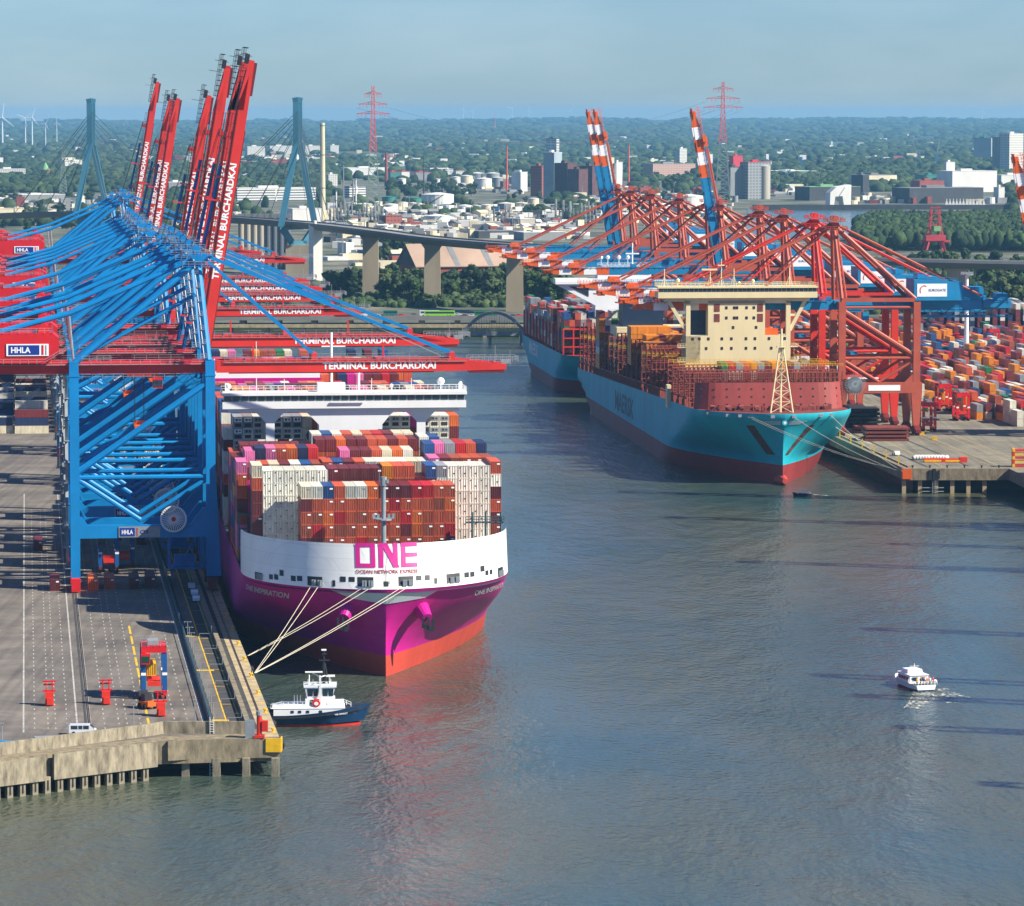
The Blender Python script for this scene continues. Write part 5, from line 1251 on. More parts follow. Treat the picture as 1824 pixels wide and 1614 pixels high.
# fence with lamp arms
uf = uL(362, 1250)
mb = MB()
for k in range(60):
    y = 757+k*6; x = LE(y)-uf; mb.b(x-.08, x+.08, y-.08, y+.08, QZ, QZ+2)
for k in range(12): along(mb, LE, uf-.03, uf+.03, 757+k*30, 787+k*30, QZ+.1, QZ+1.1); along(mb, LE, uf-.05, uf+.05, 757+k*30, 787+k*30, QZ+1.9, QZ+2)
tag(mb.build('lane_fence', mat('fence_blue_grey', (62, 96, 112), .6, .2, .5)), 'blue grey fence separating the truck lanes from the crane lane on the left quay', 'fence')
lamp0 = None
for k in range(14):
    y = 768+k*9.5; x = LE(y)-uf+.9
    if lamp0 is None:
        m = MB(); m.tube((0, 0, 0), (0, 0, 3.4), .06, 5); lamp0 = m.build('lamp_post', M_GREY); m = MB(); m.b(-.8, .8, -.05, .05, 3.4, 3.48); m.b(-.85, -.5, -.1, .1, 3.32, 3.4); m.b(.5, .85, -.1, .1, 3.32, 3.4); m.build('lamp_arm', M_GREY, lamp0)
        lamp0.location = (x, y, QZ); tag(lamp0, 'small white double armed lamp post beside the blue grey lane fence', 'lamp post', 'lamp posts along the lane fence')
    else: copy_to(lamp0, (x, y, QZ), 0, lamp0['label'])
for n_, (px, yt, yb) in enumerate(((4, 1291, 1338), (121, 1281, 1326), (238, 1269, 1300), (347, 1262, 1294))):
    x, y = P(px, yb-4, QZ); m = MB(); m.tube((0, 0, 0), (0, 0, 4.6), .1, 6, r2=.07); o = m.build('lamp_post', M_GREY); o.location = (x, y, QZ); m = MB(); m.b(-.35, .35, -.2, .2, 4.6, 4.75); m.build('lamp_head', M_GREY, o)
    tag(o, 'tall slim grey lamp post behind the flood wall, %s from the left' % ORD(n_+1), 'lamp post', 'lamp posts behind the flood wall')
# flood wall on top of the pier end
def wallpath(name, pts, t, z0, z1_, m_, parent=None):
    mb = MB()
    for (xa, ya), (xb, yb) in zip(pts, pts[1:]):
        d = Vector((xb-xa, yb-ya, 0)).normalized(); n_ = Vector((-d.y, d.x, 0))*t
        mb.hexa([(xa, ya, z0), (xb, yb, z0), (xb+n_.x, yb+n_.y, z0), (xa+n_.x, ya+n_.y, z0), (xa, ya, z1_), (xb, yb, z1_), (xb+n_.x, yb+n_.y, z1_), (xa+n_.x, ya+n_.y, z1_)])
    return mb.build(name, m_, parent)
M_WALLC = mat('stained_concrete', (148, 138, 116), .9, .40, .8, streak=3.5, bump=.35)
fw = wallpath('flood_wall', [(-135, 690.5), (-92.9, 725.5), (-67.5, 748.6), (-65.4, 751.4), (-49.2, 751.4)], .5, QZ-.1, 9.3, M_WALLC)
tag(fw, 'weathered concrete flood wall along the near end of the left quay', 'wall')
m = MB()
for k in range(5): m.b(-56.6, -56.0, 751.1-.02, 751.3, QZ+.4+k*.45, QZ+.48+k*.45)
m.b(-56.7, -56.6, 751.1, 751.3, QZ, 10.2); m.b(-56.0, -55.9, 751.1, 751.3, QZ, 10.2); m.build('ladder', M_WHITE, fw)
# face blocks over the piles, left pier end
fp = [(-135, 682.6), (-92.5, 718.6), (-65.6, 741.0), (-63.8, 742.4), (LE(746.6)+.05, 746.2)]
f1 = wallpath('pier_face', [fp[0], (-92.5+8, 718.6+6.66)], .6, 2.4, 6.85, M_WALLC); tag(f1, 'long stained concrete pier face farthest left, above the sheet piles', 'wall')
f2 = wallpath('pier_face', [(-92.5+9.4, 718.6+7.82), fp[2]], .6, 2.4, 7.02, M_WALLC); tag(f2, 'stained concrete pier face block between the two gaps', 'wall')
f3 = wallpath('pier_face', [fp[3], (LE(746)-13.5, 744.96)], .6, 3.3, 6.9, M_CONC); tag(f3, 'grey concrete pier face left of the ladder gap', 'wall')
f4 = wallpath('pier_face', [(LE(746)-12.4, 745.05), fp[4]], .6, 3.3, 6.9, M_CONC); tag(f4, 'grey concrete pier face at the corner with the yellow panel', 'wall')
m = MB(); m.b(LE(746)-2.6, LE(746)+.2, 745.7, 745.95, 4.4, 6.96); m.b(LE(746)+.1, LE(746)+.35, 745.8, 748.6, 4.4, 6.96); m.build('corner_panel', M_YEL, f4)
m = MB()
for z in (.5, 1.1, 1.7, 2.3, 2.9, 3.5, 4.1, 4.7, 5.3, 5.9): m.b(-56.2, -55.6, 744.9, 745.05, z, z+.12)
m.b(-56.3, -56.15, 744.8, 745, 0, 6.6); m.b(-55.65, -55.5, 744.8, 745, 0, 6.6); tag(m.build('ladder', M_GREY), 'steel ladder in the gap of the left pier face', 'ladder')
# piles: sheet piling left, round piles right
n_ = 0
for (a, b_, cnt) in ((fp[0], fp[1], 22), (fp[1], fp[2], 13)):
    for k in range(cnt):
        t = k/cnt; x = a[0]+(b_[0]-a[0])*t; y = a[1]+(b_[1]-a[1])*t
        if x < -112: continue
        n_ += 1; m = MB(); m.b(-.6, .6, 0, .8, -1, 3.0); m.b(-.12, .12, -.14, 0, .6, 2.4, 1); o = m.build('sheet_pile', [M_WALLC, M_DARK]); o.location = (x, y+.5, 0); o.rotation_euler = (0, 0, math.atan2(b_[1]-a[1], b_[0]-a[0]))
        tag(o, 'narrow light sheet pile rising from the water under the left pier face', 'pile', 'sheet piles of the left pier')
for px in (330, 385, 438, 490):
    x, y = P(px, 1384, 0); m = MB(); m.b(-.7, .7, 0, 1.2, -2, 3.4); o = m.build('pier_column', M_WALLC); o.location = (x, max(y, 743.6)+.4, 0); tag(o, 'concrete column under the left pier corner at photo column %d of four' % (1+(330, 385, 438, 490).index(px)), 'column', 'columns of the left pier corner')
# fenders and mooring rail at the quay edge
for k in range(9):
    y = 760+k*26; m = MB(); m.tube((LE(y)+.9, y-1.5, 3.4), (LE(y)+.9, y+1.5, 3.4), .9, 10); tag(m.build('fender', M_BLACK), 'black cylindrical rubber fender on the left quay face', 'fender', 'fenders of the left quay')
bolL = []
for k in range(8):
    y = 753+k*25; m = MB(); m.tube((0, 0, 0), (0, 0, .55), .22, 8); m.tube((0, 0, .55), (0, 0, .8), .42, 8); m.b(-.7, .5, -.5, .5, -.01, .04); o = m.build('bollard', M_YEL); o.location = (LE(y)-.8, y, QZ+.03); tag(o, 'yellow mooring bollard on the edge of the left quay', 'bollard', 'bollards on the left quay')
m = MB(); m.tube((0, 0, 0), (0, 0, 4.2), .5, 10); m.b(-1, 1, -.8, .8, 0, .5); m.b(.5, 1.6, -.6, .6, 1.2, 3.2); o = m.build('quay_end_buffer', M_BRED); x, y = P(462, 1314, QZ); o.location = (x, y, QZ); m = MB(); m.tube((0, 0, 4.2), (0, 0, 5), .6, 10); m.b(-2.6, -.9, -.7, .7, 0, 3.4); m.build('cap', M_GREY, o)
tag(o, 'red rail end buffer with grey cap at the tip of the left quay', 'buffer')

# ---- machines
def straddle(label, px, py, legc, topc, box=None, rz=0, h=10.6, group='straddle carriers'):
    x, y = P(px, py, QZ); r = thing('straddle_carrier', label, 'straddle carrier', (x, y, QZ), rz, group)
    for sx in (-2.1, 2.1):
        for sy in (0.8, 8.2):
            m = MB(); m.b(sx-.46, sx+.46, sy-.4, sy+.4, 1.4, h-1.2); m.b(sx-.48, sx+.48, sy-.42, sy+.42, h*.45, h*.5, 1); m.build('leg', [legc, M_LETW], r)
        m = MB(); m.b(sx-.4, sx+.4, -.2, 9.2, .9, 1.6); m.b(sx-.3, sx+.3, .4, 8.6, h-1.6, h-.8); m.build('side_beam', topc, r)
        for sy in (.6, 2.9, 6.1, 8.4):
            m = MB(); m.tube((sx-.25, sy, .7), (sx+.25, sy, .7), .7, 12); m.build('wheel', M_BLACK, r)
    m = MB(); m.b(-2.5, 2.5, .3, 1.6, h-1.3, h); m.b(-2.5, 2.5, 7.4, 8.7, h-1.3, h); m.b(-2.3, 2.3, 1.6, 7.4, h-.4, h-.1); m.build('top_frame', topc, r)
    m = MB(); m.rail((-2.5, .2, h), (2.5, .2, h), 1, 1.2, .06); m.rail((-2.5, 8.8, h), (2.5, 8.8, h), 1, 1.2, .06); m.b(-1.2, 1, 2, 6, h, h+.9); m.build('engine_deck', M_GREY, r)
    m = MB(); m.b(-2.6, -.8, -1.1, .3, h-3.4, h-1.4); cb = m.build('cab', topc, r); m = MB(); m.b(-2.45, -.95, -1.16, -1.1, h-3.1, h-1.8); m.build('cab_window', mat('green_glass', (30, 70, 56), .1, 0), cb)
    m = MB(); m.b(-1.25, 1.25, 1.2, 8, 3.2 if box else 2, 3.6 if box else 2.4); m.b(-1.3, 1.3, 0.2, .8, 2.6, 3.6); m.b(-1.3, 1.3, 8.3, 8.9, 2.6, 3.6); m.beam((-1.2, 1, 3.2), (-1.2, 1, 6), .1, .1); m.beam((1.2, 1, 3.2), (1.2, 1, 6), .1, .1); m.build('spreader', M_BRED, r)
    return r
M_SBLUE = mat('machine_blue', (22, 84, 148), .45, .1, .5)
straddle('straddle carrier with blue legs and red top in the sun on the left quay', 275, 1246, M_SBLUE, M_RED, 1, RZL)
o = obj('shipping_container', cmesh(PN.index('yellow'), 0), None); x, y = P(271, 1243, QZ); o.location = (x-.3, y+.8, QZ+4.3); o.scale = (.9, .62, .85); o.rotation_euler = (0, 0, RZL); tag(o, 'yellow container hanging inside the blue legged straddle carrier', 'container')
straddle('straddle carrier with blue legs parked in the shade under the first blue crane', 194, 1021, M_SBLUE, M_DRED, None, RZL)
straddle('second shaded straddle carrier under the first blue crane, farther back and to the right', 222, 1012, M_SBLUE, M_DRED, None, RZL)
QZ = QE
straddle('red straddle carrier close behind the right crane leg', 1656, 769, M_BRED, M_RED, None, rz_y)
straddle('red straddle carrier with a beige box between its legs, second from the right crane leg', 1684, 733, M_RED, M_RED, None, rz_y)
straddle('red straddle carrier standing third from the right crane leg, before the yard', 1716, 750, M_RED, M_RED, None, rz_y)
straddle('red straddle carrier far back in the right yard', 1772, 625, M_RED, M_RED, None, rz_y)
QZ = 7.0
for n_, (px, py) in enumerate(((88, 1258), (189, 1256), (287, 1277), (277, 1246))):
    if n_ == 3: continue
    x, y = P(px, py, QZ); r = thing('lashing_frame', 'red steel lashing frame on the left quay, %s from the left' % ORD(n_+1), 'lashing frame', (x, y, QZ), RZL, 'red lashing frames on the left quay')
    m = MB(); m.b(-.8, .8, 0, 1.2, .25, 2.7); m.b(-.5, .5, -.4, 0, .3, 1.6); m.b(-.9, .9, .2, 3, 0, .25); m.build('body', M_BRED, r)
    m = MB(); m.b(-.7, -.5, 1.2, 2.6, .25, 4.8); m.b(.5, .7, 1.2, 2.6, .25, 4.8); m.b(-1.3, 1.3, 1.2, 1.5, 4.6, 4.9); m.b(-1.3, 1.3, 1.2, 1.5, 2.7, 3.0); m.b(-1.1, 1.1, 2.4, 2.7, 3.8, 4.1); m.build('frame', M_RED, r)
x, y = P(262, 1262, QZ); r = thing('forklift', 'orange and dark forklift beside the straddle carrier', 'forklift', (x, y, QZ), .6)
m = MB(); m.b(-1.1, 1.1, -1.6, 1.4, .5, 1.5); m.b(-.9, .9, -1.9, -1.4, .6, 1.7); m.build('body', M_ORANGE, r); m = MB(); m.b(-.8, .8, -.6, .9, 1.5, 2.9); m.b(-1, 1, 1.5, 1.7, .2, 3.4); m.build('mast_and_cab', M_DARK, r)
for sx in (-1, 1):
    for sy in (-1.1, 1): m = MB(); m.tube((sx*1.15-.2, sy, .55), (sx*1.15+.2, sy, .55), .55, 10); m.build('wheel', M_BLACK, r)

# cars and vans
M_CARW = mat('car_white', (228, 230, 232), .25, .02, 1, coat=.6)
def car_proto(name, label, cat, loc, rz, L=4.4, W=1.8, H_=1.45, paint=M_CARW, van=False, group=None):
    r = thing(name, label, cat, loc, rz, group); m = MB()
    if van: pf = [(-L/2, .35), (L/2, .35), (L/2, .95), (L/2-.35, 1.15), (L/2-1.2, H_-.05), (L/2-1.6, H_), (-L/2+.1, H_), (-L/2, H_-.15)]
    else: pf = [(-L/2, .3), (L/2, .3), (L/2, .7), (L/2-.2, .85), (L/2-1.15, .95), (L/2-1.8, H_), (-L/2+1.0, H_), (-L/2+.2, .98), (-L/2, .9)]
    n = len(pf); a = [(x, -W/2*.96, z) for x, z in pf]; b_ = [(x, W/2*.96, z) for x, z in pf]
    m.add(a+b_, [tuple(range(n)), tuple(range(2*n-1, n-1, -1))]+[(i, n+i, n+(i+1) % n, (i+1) % n) for i in range(n)])
    m.build('body', paint, r)
    g = MB()
    z0, z1_ = (1.1, H_-.2) if van else (.92, H_-.1)
    for s_ in (-1, 1):
        yy = s_*W/2*.97
        xs = ((-L/2+.35, -L/2+1.6), (-L/2+1.75, 0), (.15, L/2-1.3)) if van else ((-L/2+.75, -.15), (0, L/2-1.75))
        for xa, xb in xs: g.b(xa, xb, min(yy, yy+s_*.01), max(yy, yy+s_*.01), z0, z1_)
    g.build('side_windows', M_GLASS, r)
    g = MB()
    if van: g.hexa([(L/2-.36, -W*.44, 1.18), (L/2-1.16, -W*.44, H_-.1), (L/2-1.16, W*.44, H_-.1), (L/2-.36, W*.44, 1.18), (L/2-.3, -W*.44, 1.2), (L/2-1.1, -W*.44, H_-.06), (L/2-1.1, W*.44, H_-.06), (L/2-.3, W*.44, 1.2)])
    else: g.hexa([(L/2-1.18, -W*.44, .97), (L/2-1.78, -W*.44, H_-.03), (L/2-1.78, W*.44, H_-.03), (L/2-1.18, W*.44, .97), (L/2-1.12, -W*.44, 1.0), (L/2-1.72, -W*.44, H_+.01), (L/2-1.72, W*.44, H_+.01), (L/2-1.12, W*.44, 1.0)])
    g.build('windscreen', M_GLASS, r)
    for sx in (-L/2+.85, L/2-.85):
        for s_ in (-1, 1):
            m = MB(); m.tube((sx, s_*W/2-.12, .34), (sx, s_*W/2+.12-.1, .34), .36, 12); m.build('wheel', M_BLACK, r)
    return r
x, y = P(147, 1309, QZ); car_proto('parked_van', 'white passenger van parked behind the flood wall on the left quay', 'van', (x, y+.5, QZ+.01), rad(2), 5.0, 1.95, 1.98, van=True)
for n_, (px, py) in enumerate(((341, 1048), (346, 1060), (349, 1071))):
    x, y = P(px, py, QZ); car_proto('parked_car', 'white car on the shaded lane beside the magenta ship, %s from the far end' % ORD(n_+1), 'car', (x, y, QZ+.01), RZL+math.pi/2, group='white cars on the left quay')
x, y = P(1596, 811, QE); car_proto('parked_car', 'white car alone near the edge of the right pier', 'car', (x, y, QE+.01), rad(100))

# blue and grey site boxes behind the flood wall
for (p0, p1, yt, c_, lab) in ((-30, 62, 1326, M_EBLUE, 'long low blue site box behind the flood wall, farthest left'), (63, 121, 1318, M_GREY, 'grey roofed site box behind the flood wall near the van')):
    xa, ya = P(p0, yt+12, QZ); xb, yb = P(p1, yt+(9 if p0 < 0 else 7), QZ)
    o = wallpath('site_box', [(xa, ya), (xb, yb-2)], 2.4, QZ, QZ+1.6, c_); tag(o, lab, 'site box')

# right quay details
mk = MB()
def RE(Y): return REd(Y)
for u in (-14, -30.4, -33, -40, -44): strip(mk, RE, u-.18, u+.18, 1312, 2000, QE+.012)
mk.build('yellow_lane_lines', mat('worn_yellow', (176, 150, 92), .85, .3, .5))['kind'] = 'structure'
mk = MB(); strip(mk, RE, -3.2, -3.7, 1310, 2100, QE+.01); strip(mk, RE, -30.2, -30.9, 1310, 2100, QE+.01); strip(mk, RE, -8, -9.2, 1310, 1700, QE+.01); strip(mk, RE, -22, -23, 1312, 1500, QE+.011)
mk.build('crane_tracks', M_TRENCH)['kind'] = 'structure'
m = MB(); along(m, RE, -2.4, -2.0, 1308, 1700, QE, QE+.5); tag(m.build('edge_kerb_wall', M_STRIP), 'low pale kerb wall along the edge of the right pier', 'wall')
ef = wallpath('pier_face', [(126.8, 1304.2), (161, 1304.2)], .5, 4.4, QE-.05, M_CONC); tag(ef, 'grey concrete end face of the right pier above the columns', 'wall')
m = MB(); m.b(126.5, 129.4, 1303.8, 1304.1, 4.8, 8.1); m.b(126.3, 126.6, 1303.9, 1307, 4.8, 8.1); m.build('corner_panel', M_ORANGE, ef)
m = MB(); m.b(136.4, 137.2, 1303.7, 1304.15, 4.4, 8.2); m.b(135, 135.6, 1303.9, 1304.15, 5, 7.7); m.b(138, 138.6, 1303.9, 1304.15, 5, 7.7); m.build('fender_slot', M_DARK, ef)
for k in range(6):
    x, y = P(1608+k*28.6, 877, 0); m = MB(); m.b(-.65, .65, 0, 1.2, -2, 4.6); o = m.build('pier_column', M_STRIP); o.location = (x, 1305, 0); tag(o, 'concrete column under the right pier end, %s from its orange corner' % ORD(k+1), 'column', 'columns of the right pier')
m = MB()
for z in (.6, 1.8): m.b(133, 140, 1304.5, 1304.8, z, z+.25)
for k in range(9): m.b(136.3, 137.3, 1304.2, 1304.4, .3+k*.7, .4+k*.7)
m.b(136.2, 136.35, 1304.2, 1304.5, 0, 8); m.b(137.25, 137.4, 1304.2, 1304.5, 0, 8); tag(m.build('ladder', M_GREY), 'steel ladder with cross bars under the right pier end', 'ladder')
for k in range(6):
    m = MB(); m.tube((0, 0, 0), (0, 0, .6), .25, 8); m.tube((0, 0, .6), (0, 0, .85), .45, 8); o = m.build('bollard', M_DARK); o.location = (130+k*5.6, 1306.6, QE); tag(o, 'dark mooring bollard at the end of the right pier, %s from the corner' % ORD(k+1), 'bollard', 'bollards of the right pier end')
for k in range(7):
    y = 1318+k*22; m = MB(); m.b(-.15, .15, 0, .3, 0, 3.2); m.b(-.9, .15, 0, .2, 2.2, 2.4); o = m.build('edge_post', M_YEL); o.location = (REd(y)+.8, y, QE); tag(o, 'slim yellow post with short arm on the edge of the right pier', 'post', 'posts along the right pier edge')
# stacked hatch covers
for n_, (px, py, w_, h_, lay, lab) in enumerate(((1580, 786, 15.5, .95, 4, 'stack of four rust red hatch covers on the right pier, nearest the camera'), (1546, 772, 9, 1.0, 2, 'short stack of rust red hatch covers left of the large stack'), (1536, 762, 12.6, 1.15, 5, 'taller dark stack of hatch covers beside the teal bow'), (1521, 742, 9, 1.1, 3, 'dark stack of hatch covers farthest back beside the teal bow'))):
    x, y = P(px, py, QE); r = thing('hatch_cover_stack', lab, 'hatch covers', (x, y, QE), .03, 'stacks of hatch covers')
    for k in range(lay):
        m = MB(); dx = (k % 2)*.5; m.b(-w_/2+dx, w_/2+dx*(.5 if k else 2), 0, 12, .1+k*(h_+.35), .1+k*(h_+.35)+h_*.75)
        q = -w_/2+.6
        while q < w_/2: m.b(q+dx, q+dx+.25, -.06, 0, .1+k*(h_+.35), .1+k*(h_+.35)+h_*.7); q += 1.1
        for q in (-w_/2+1, w_/2-1): m.b(q-.3, q+.3, 1, 11, k*(h_+.35)-.25+(0.25 if k == 0 else 0), .1+k*(h_+.35))
        m.build('hatch_cover', M_OXD if n_ < 2 else M_DARK, r)
rr = random.Random(9)
bg0 = None
M_BAG = mat('bag_white', (206, 204, 198), .8, .25, 1.2)
for k in range(34):
    px = 1630+(k % 12)*5.1; row = k//12
    x, y = P(px+row*3, 821, QE)
    if bg0 is None:
        m = MB(); m.sphere((0, 0, .75), .85, 8, 5, sz=.95); bg0 = m.build('bulk_bag', M_BAG, smooth=True); o = bg0
    else: o = copy_tree(bg0)
    o.location = (x, y+3+row*1.8, QE+.0+(row == 1)*.0); o.rotation_euler = (0, 0, rr.random()*3)
    tag(o, 'white bulk bag in the pile behind the red and yellow flat rack', 'bulk bag', 'bulk bags on the right pier')
x, y = P(1684, 824, QE); r = thing('flat_rack', 'red and yellow steel flat rack lying on the right pier end', 'flat rack', (x, y, QE), -.02)
m = MB(); m.b(-7, 7, 0, 3, 0, .25); m.b(-7, 7.2, 0, 3, .9, 1.25); m.b(4.8, 7.2, -.1, 3.1, 0, 1.7); m.b(-1.2, 0, -.1, 3, 0, 1.2); m.build('frame', M_BRED, r); m = MB(); m.b(-6.9, -1.2, -.05, 2.9, .25, .9); m.b(0, 4.8, -.05, 2.9, .25, .9); m.build('panel', M_YEL, r)
for (px, py, lab) in ((1665, 784, 'small yellow box on the right terminal lane'), (1642, 775, 'small yellow box beside the right crane bogie')):
    x, y = P(px, py, QE); m = MB(); m.b(-.9, .9, 0, 1.2, 0, .9); m.b(-1, 1, -.1, 1.3, .9, 1.05); o = m.build('yellow_box', M_YEL); o.location = (x, y, QE+.01); tag(o, lab, 'box')
x, y = P(1818, 832, QE); r = thing('spreader_stack', 'stack of red and yellow crane spreaders at the right edge', 'spreaders', (x, y, QE), 0)
for k in range(5): m = MB(); m.b(-2.5, 10, 0, 2.4, k*1.25+.1, k*1.25+.75, k % 2); m.b(-2.7, -1.9, -.3, 2.7, k*1.25, k*1.25+1.05, 1-k % 2); m.b(2, 3, -.2, 2.6, k*1.25, k*1.25+1.0, 1-k % 2); m.build('spreader', [M_BRED, M_YEL], r)
# light masts on the right
for n_, (px, yt, yb) in enumerate(((1721, 484, 640),)):
    x, y = P(px, 640, QE); zt_ = Z(px, yt, y)[1]; r = thing('light_mast', 'tall white floodlight mast with a ring of lamps in the right yard', 'light mast', (x, y, QE)); m = MB(); m.tube((0, 0, 0), (0, 0, zt_-QE-1), 1.3, 12, r2=.7); m.build('pole', M_SHIPW, r)
    m = MB(); m.tube((0, 0, zt_-QE-1.6), (0, 0, zt_-QE-1.3), 2.9, 12)
    for k in range(12): a = k*math.pi/6; m.c(2.6*math.cos(a), 2.6*math.sin(a), zt_-QE-1.3, .7, .5, 1.2)
    m.build('lamp_ring', M_GREY, r)

# ---- mooring ropes
M_ROPE = mat('rope', (206, 196, 172), .8, .1, 1)
def rope(a, b_, sag, label, r=.07, n=10):
    mb = MB(); pr = None
    for i in range(n+1):
        t = i/n; p = Vector(a).lerp(Vector(b_), t); p.z -= sag*4*t*(1-t)
        if pr is not None: mb.tube(pr, p, r, 4, cap=False)
        pr = p
    return tag(mb.build('mooring_rope', M_ROPE), label, 'mooring rope', 'mooring ropes')
def bowpt(h_, root, rot, fn, px, z): x = fn(px, z); y = h_.yat(x, z)-.3; w_ = world(root, rot, x, y, z); return w_
b1, b2 = P(441, 1168, QZ+.6), P(453, 1199, QZ+.6)
for n_, (px, tgt, nm) in enumerate(((553, b2, 'from leftmost port to near bollard, upper strand'), (566, b2, 'from leftmost port to near bollard, lower strand'), (642, b1, 'from the middle port to the far bollard, upper strand'), (656, b1, 'from the middle port to the far bollard, lower strand'), (711, b2, 'from the right port to the near bollard, upper strand'), (722, b2, 'from the right port to the near bollard, lower strand'))):
    rope(bowpt(h1, (SX, SY), SROT, on1, px, 19.7), (tgt[0]+.2*(n_ % 2), tgt[1], QZ+.6), .4, 'pale bow rope '+nm)
for n_, (px, tx_, ty_, nm) in enumerate(((1338, 1586, 834, 'lowest, from port bow'), (1414, 1597, 838, 'second, from the stem'), (1332, 1560, 828, 'first on the left'), (1480, 1608, 840, 'rightmost, longest'), (1462, 1552, 790, 'upper, from the starboard shoulder'))):
    e = P(tx_, ty_, QE+.5); q_ = bowpt(h2, (TX, TY), TROT, on2, px, 21.4); rope((q_[0], q_[1], q_[2]+1.2), (*e, QE+.5), 1.2, 'thin rope from the teal bow to the right pier, '+nm, .075)

# ---- tug
x, y = P(566, 1292, 0); tug = thing('tugboat', 'dark blue tugboat with white wheelhouse lying at the left quay corner', 'tugboat', (x, y+2, 0), rad(3)); tug.scale = (1, 1, .82)
def boat_hull(L0, L1, B, zs, sheer, m_, parent, name, rake=1.5, smooth=True):
    mb = MB(); N = 20; rows = []
    for z, f in zs:
        row = []
        for i in range(N+1):
            t = i/N; X = L0+(L1-L0+rake*f)*t
            w_ = B/2*min(1, ((1-t)*3.2))**.55*(.82+.18*min(1, t*4))*(.8+.2*f)
            row.append((X, w_, z+sheer(t)*f))
        rows.append(row)
    for s_ in (1, -1):
        o_ = len(mb.v)
        for r_ in rows: mb.v += [(a, s_*b_, c_) for a, b_, c_ in r_]
        for j in range(len(rows)-1):
            for i in range(N): a = o_+j*(N+1)+i; mb.f.append((a, a+1, a+N+2, a+N+1)); mb.m.append(0)
    for j in range(len(rows)-1): a, b_ = rows[j][0], rows[j+1][0]; mb.add([(a[0], -a[1], a[2]), (a[0], a[1], a[2]), (b_[0], b_[1], b_[2]), (b_[0], -b_[1], b_[2])], [(0, 1, 2, 3)])
    o_ = mb.build(name, m_, parent, smooth=smooth)
    dk = MB(); top = rows[-1]
    for a, b_, c_ in top: dk.v += [(a, b_-.1, c_-.55), (a, -b_+.1, c_-.55)]
    for i in range(N): dk.f.append((2*i, 2*i+2, 2*i+3, 2*i+1)); dk.m.append(0)
    dk.build('deck', M_DARK, o_); return o_
shf = lambda t: 1.9*max(0, t-.35)**1.4*2.2+.35*max(0, .25-t)
M_TUG = mat('tug_blue', (14, 54, 92), .4, .12, .4)
boat_hull(-16, 9, 9.4, [(.5, .2), (1.2, .5), (2.1, .85), (2.9, 1)], shf, M_TUG, tug, 'hull')
boat_hull(-15.6, 8.4, 9.0, [(-.5, 0), (.5, .2)], lambda t: 0, M_BRED, tug, 'boot_topping')
m = MB(); pr = None
for i in range(13):
    t = i/12; X = -15+25*t; w_ = 4.75*min(1, ((1-t)*3.2+.02))**.55; p = (X, -w_, 2.25+shf(t)*.85)
    if pr: m.tube(pr, p, .22, 5)
    pr = p
m.build('rubbing_strake', M_BLACK, tug)
m = MB(); m.b(-9, 5.0, -3.2, 3.2, 2.2, 4.4); m.fr((-9.6, 5.4, -3.3, 3.3), 4.4, (-7, 5, -3, 3), 5.2); m.b(-9.2, -5.6, -2.4, 2.4, 4.0, 4.8); m.b(1.8, 5.2, -3, 3, 3.6, 5.6); m.b(-2.6, 3.4, -2.2, 2.2, 4.9, 6.6); dh = m.build('deckhouse', M_SHIPW, tug)
m = MB()
for px_ in (-5.5, -4, -2.4, .2): m.b(px_, px_+.6, -3.28, -3.2, 3.3, 3.9)
m.b(-1.6, -.3, -2.28, -2.2, 5.1, 6.3); m.build('window', M_DARK, dh)
m = MB(); m.fr((-2.2, 2.9, -1.9, 1.9), 6.6, (-2.7, 3.4, -2.3, 2.3), 9.4); m.b(-2.9, 3.7, -2.4, 2.4, 9.4, 9.9); wh = m.build('wheelhouse', M_SHIPW, tug)
for xa, xb in ((-2.1, -1.1), (-.9, -.1), (.9, 1.9), (2.1, 3.0)):
    m = MB(); m.hexa([(xa, -2.0, 7.2), (xb, -2.0, 7.2), (xb, -1.9, 7.2), (xa, -1.9, 7.2), (xa-.1, -2.3, 9.1), (xb+.1, -2.3, 9.1), (xb+.1, -2.1, 9.1), (xa-.1, -2.1, 9.1)]); m.build('window', M_GLASS, wh)
m = MB(); m.b(.2, .6, -2.5, -2.3, 5.2, 12.4); m.beam((.4, -2.2, 12), (-1.4, -2, 13.2), .25, .25); m.b(-2.6, .9, -2.6, -1.4, 13.1, 13.3); m.beam((.4, -2.4, 12), (1.4, 0, 12), .2, .2); m.b(1.6, 3.4, -1, 1, 11.8, 12); m.b(2.2, 2.5, -.2, .2, 9.9, 11.8); m.tube((-1.8, 0, 9.9), (-1.8, 0, 12.2), .12, 5)
for q in (-2, -1, 1, 2.6): m.tube((q, .8, 9.9), (q, .8, 11), .08, 4)
m.rail((-2.9, -2.4, 9.9), (3.7, -2.4, 9.9), 1, 1, .05); m.build('exhaust_and_davit', M_WHITE, wh)
m = MB(); m.tube((1.2, 0, 9.9), (1.2, 0, 18.2), .32, 6, r2=.2); m.tube((2.1, 0, 9.9), (1.4, 0, 15), .14, 5); m.tube((.3, .5, 9.9), (1, 0, 15), .14, 5); m.b(.2, 2.4, -.3, .3, 15.6, 15.9); m.b(.8, 1.8, -.4, .4, 17.2, 17.4); m.build('mast', M_DARK, tug)
m = MB(); m.b(.7, 1.7, -.4, .4, 18.2, 18.5); m.build('mast_light', M_SHIPW, tug)
m = MB(); m.tube((-.4, -3.3, 5.6), (-.4, -2.3, 5.6), .85, 12); m.b(-.9, .2, -2.6, -2.3, 4.2, 6.6); fn = m.build('drum', M_BRED, tug); m = MB(); m.tube((-.4, -3.36, 5.6), (-.4, -3.3, 5.6), .45, 12); m.build('badge', M_SHIPW, fn)
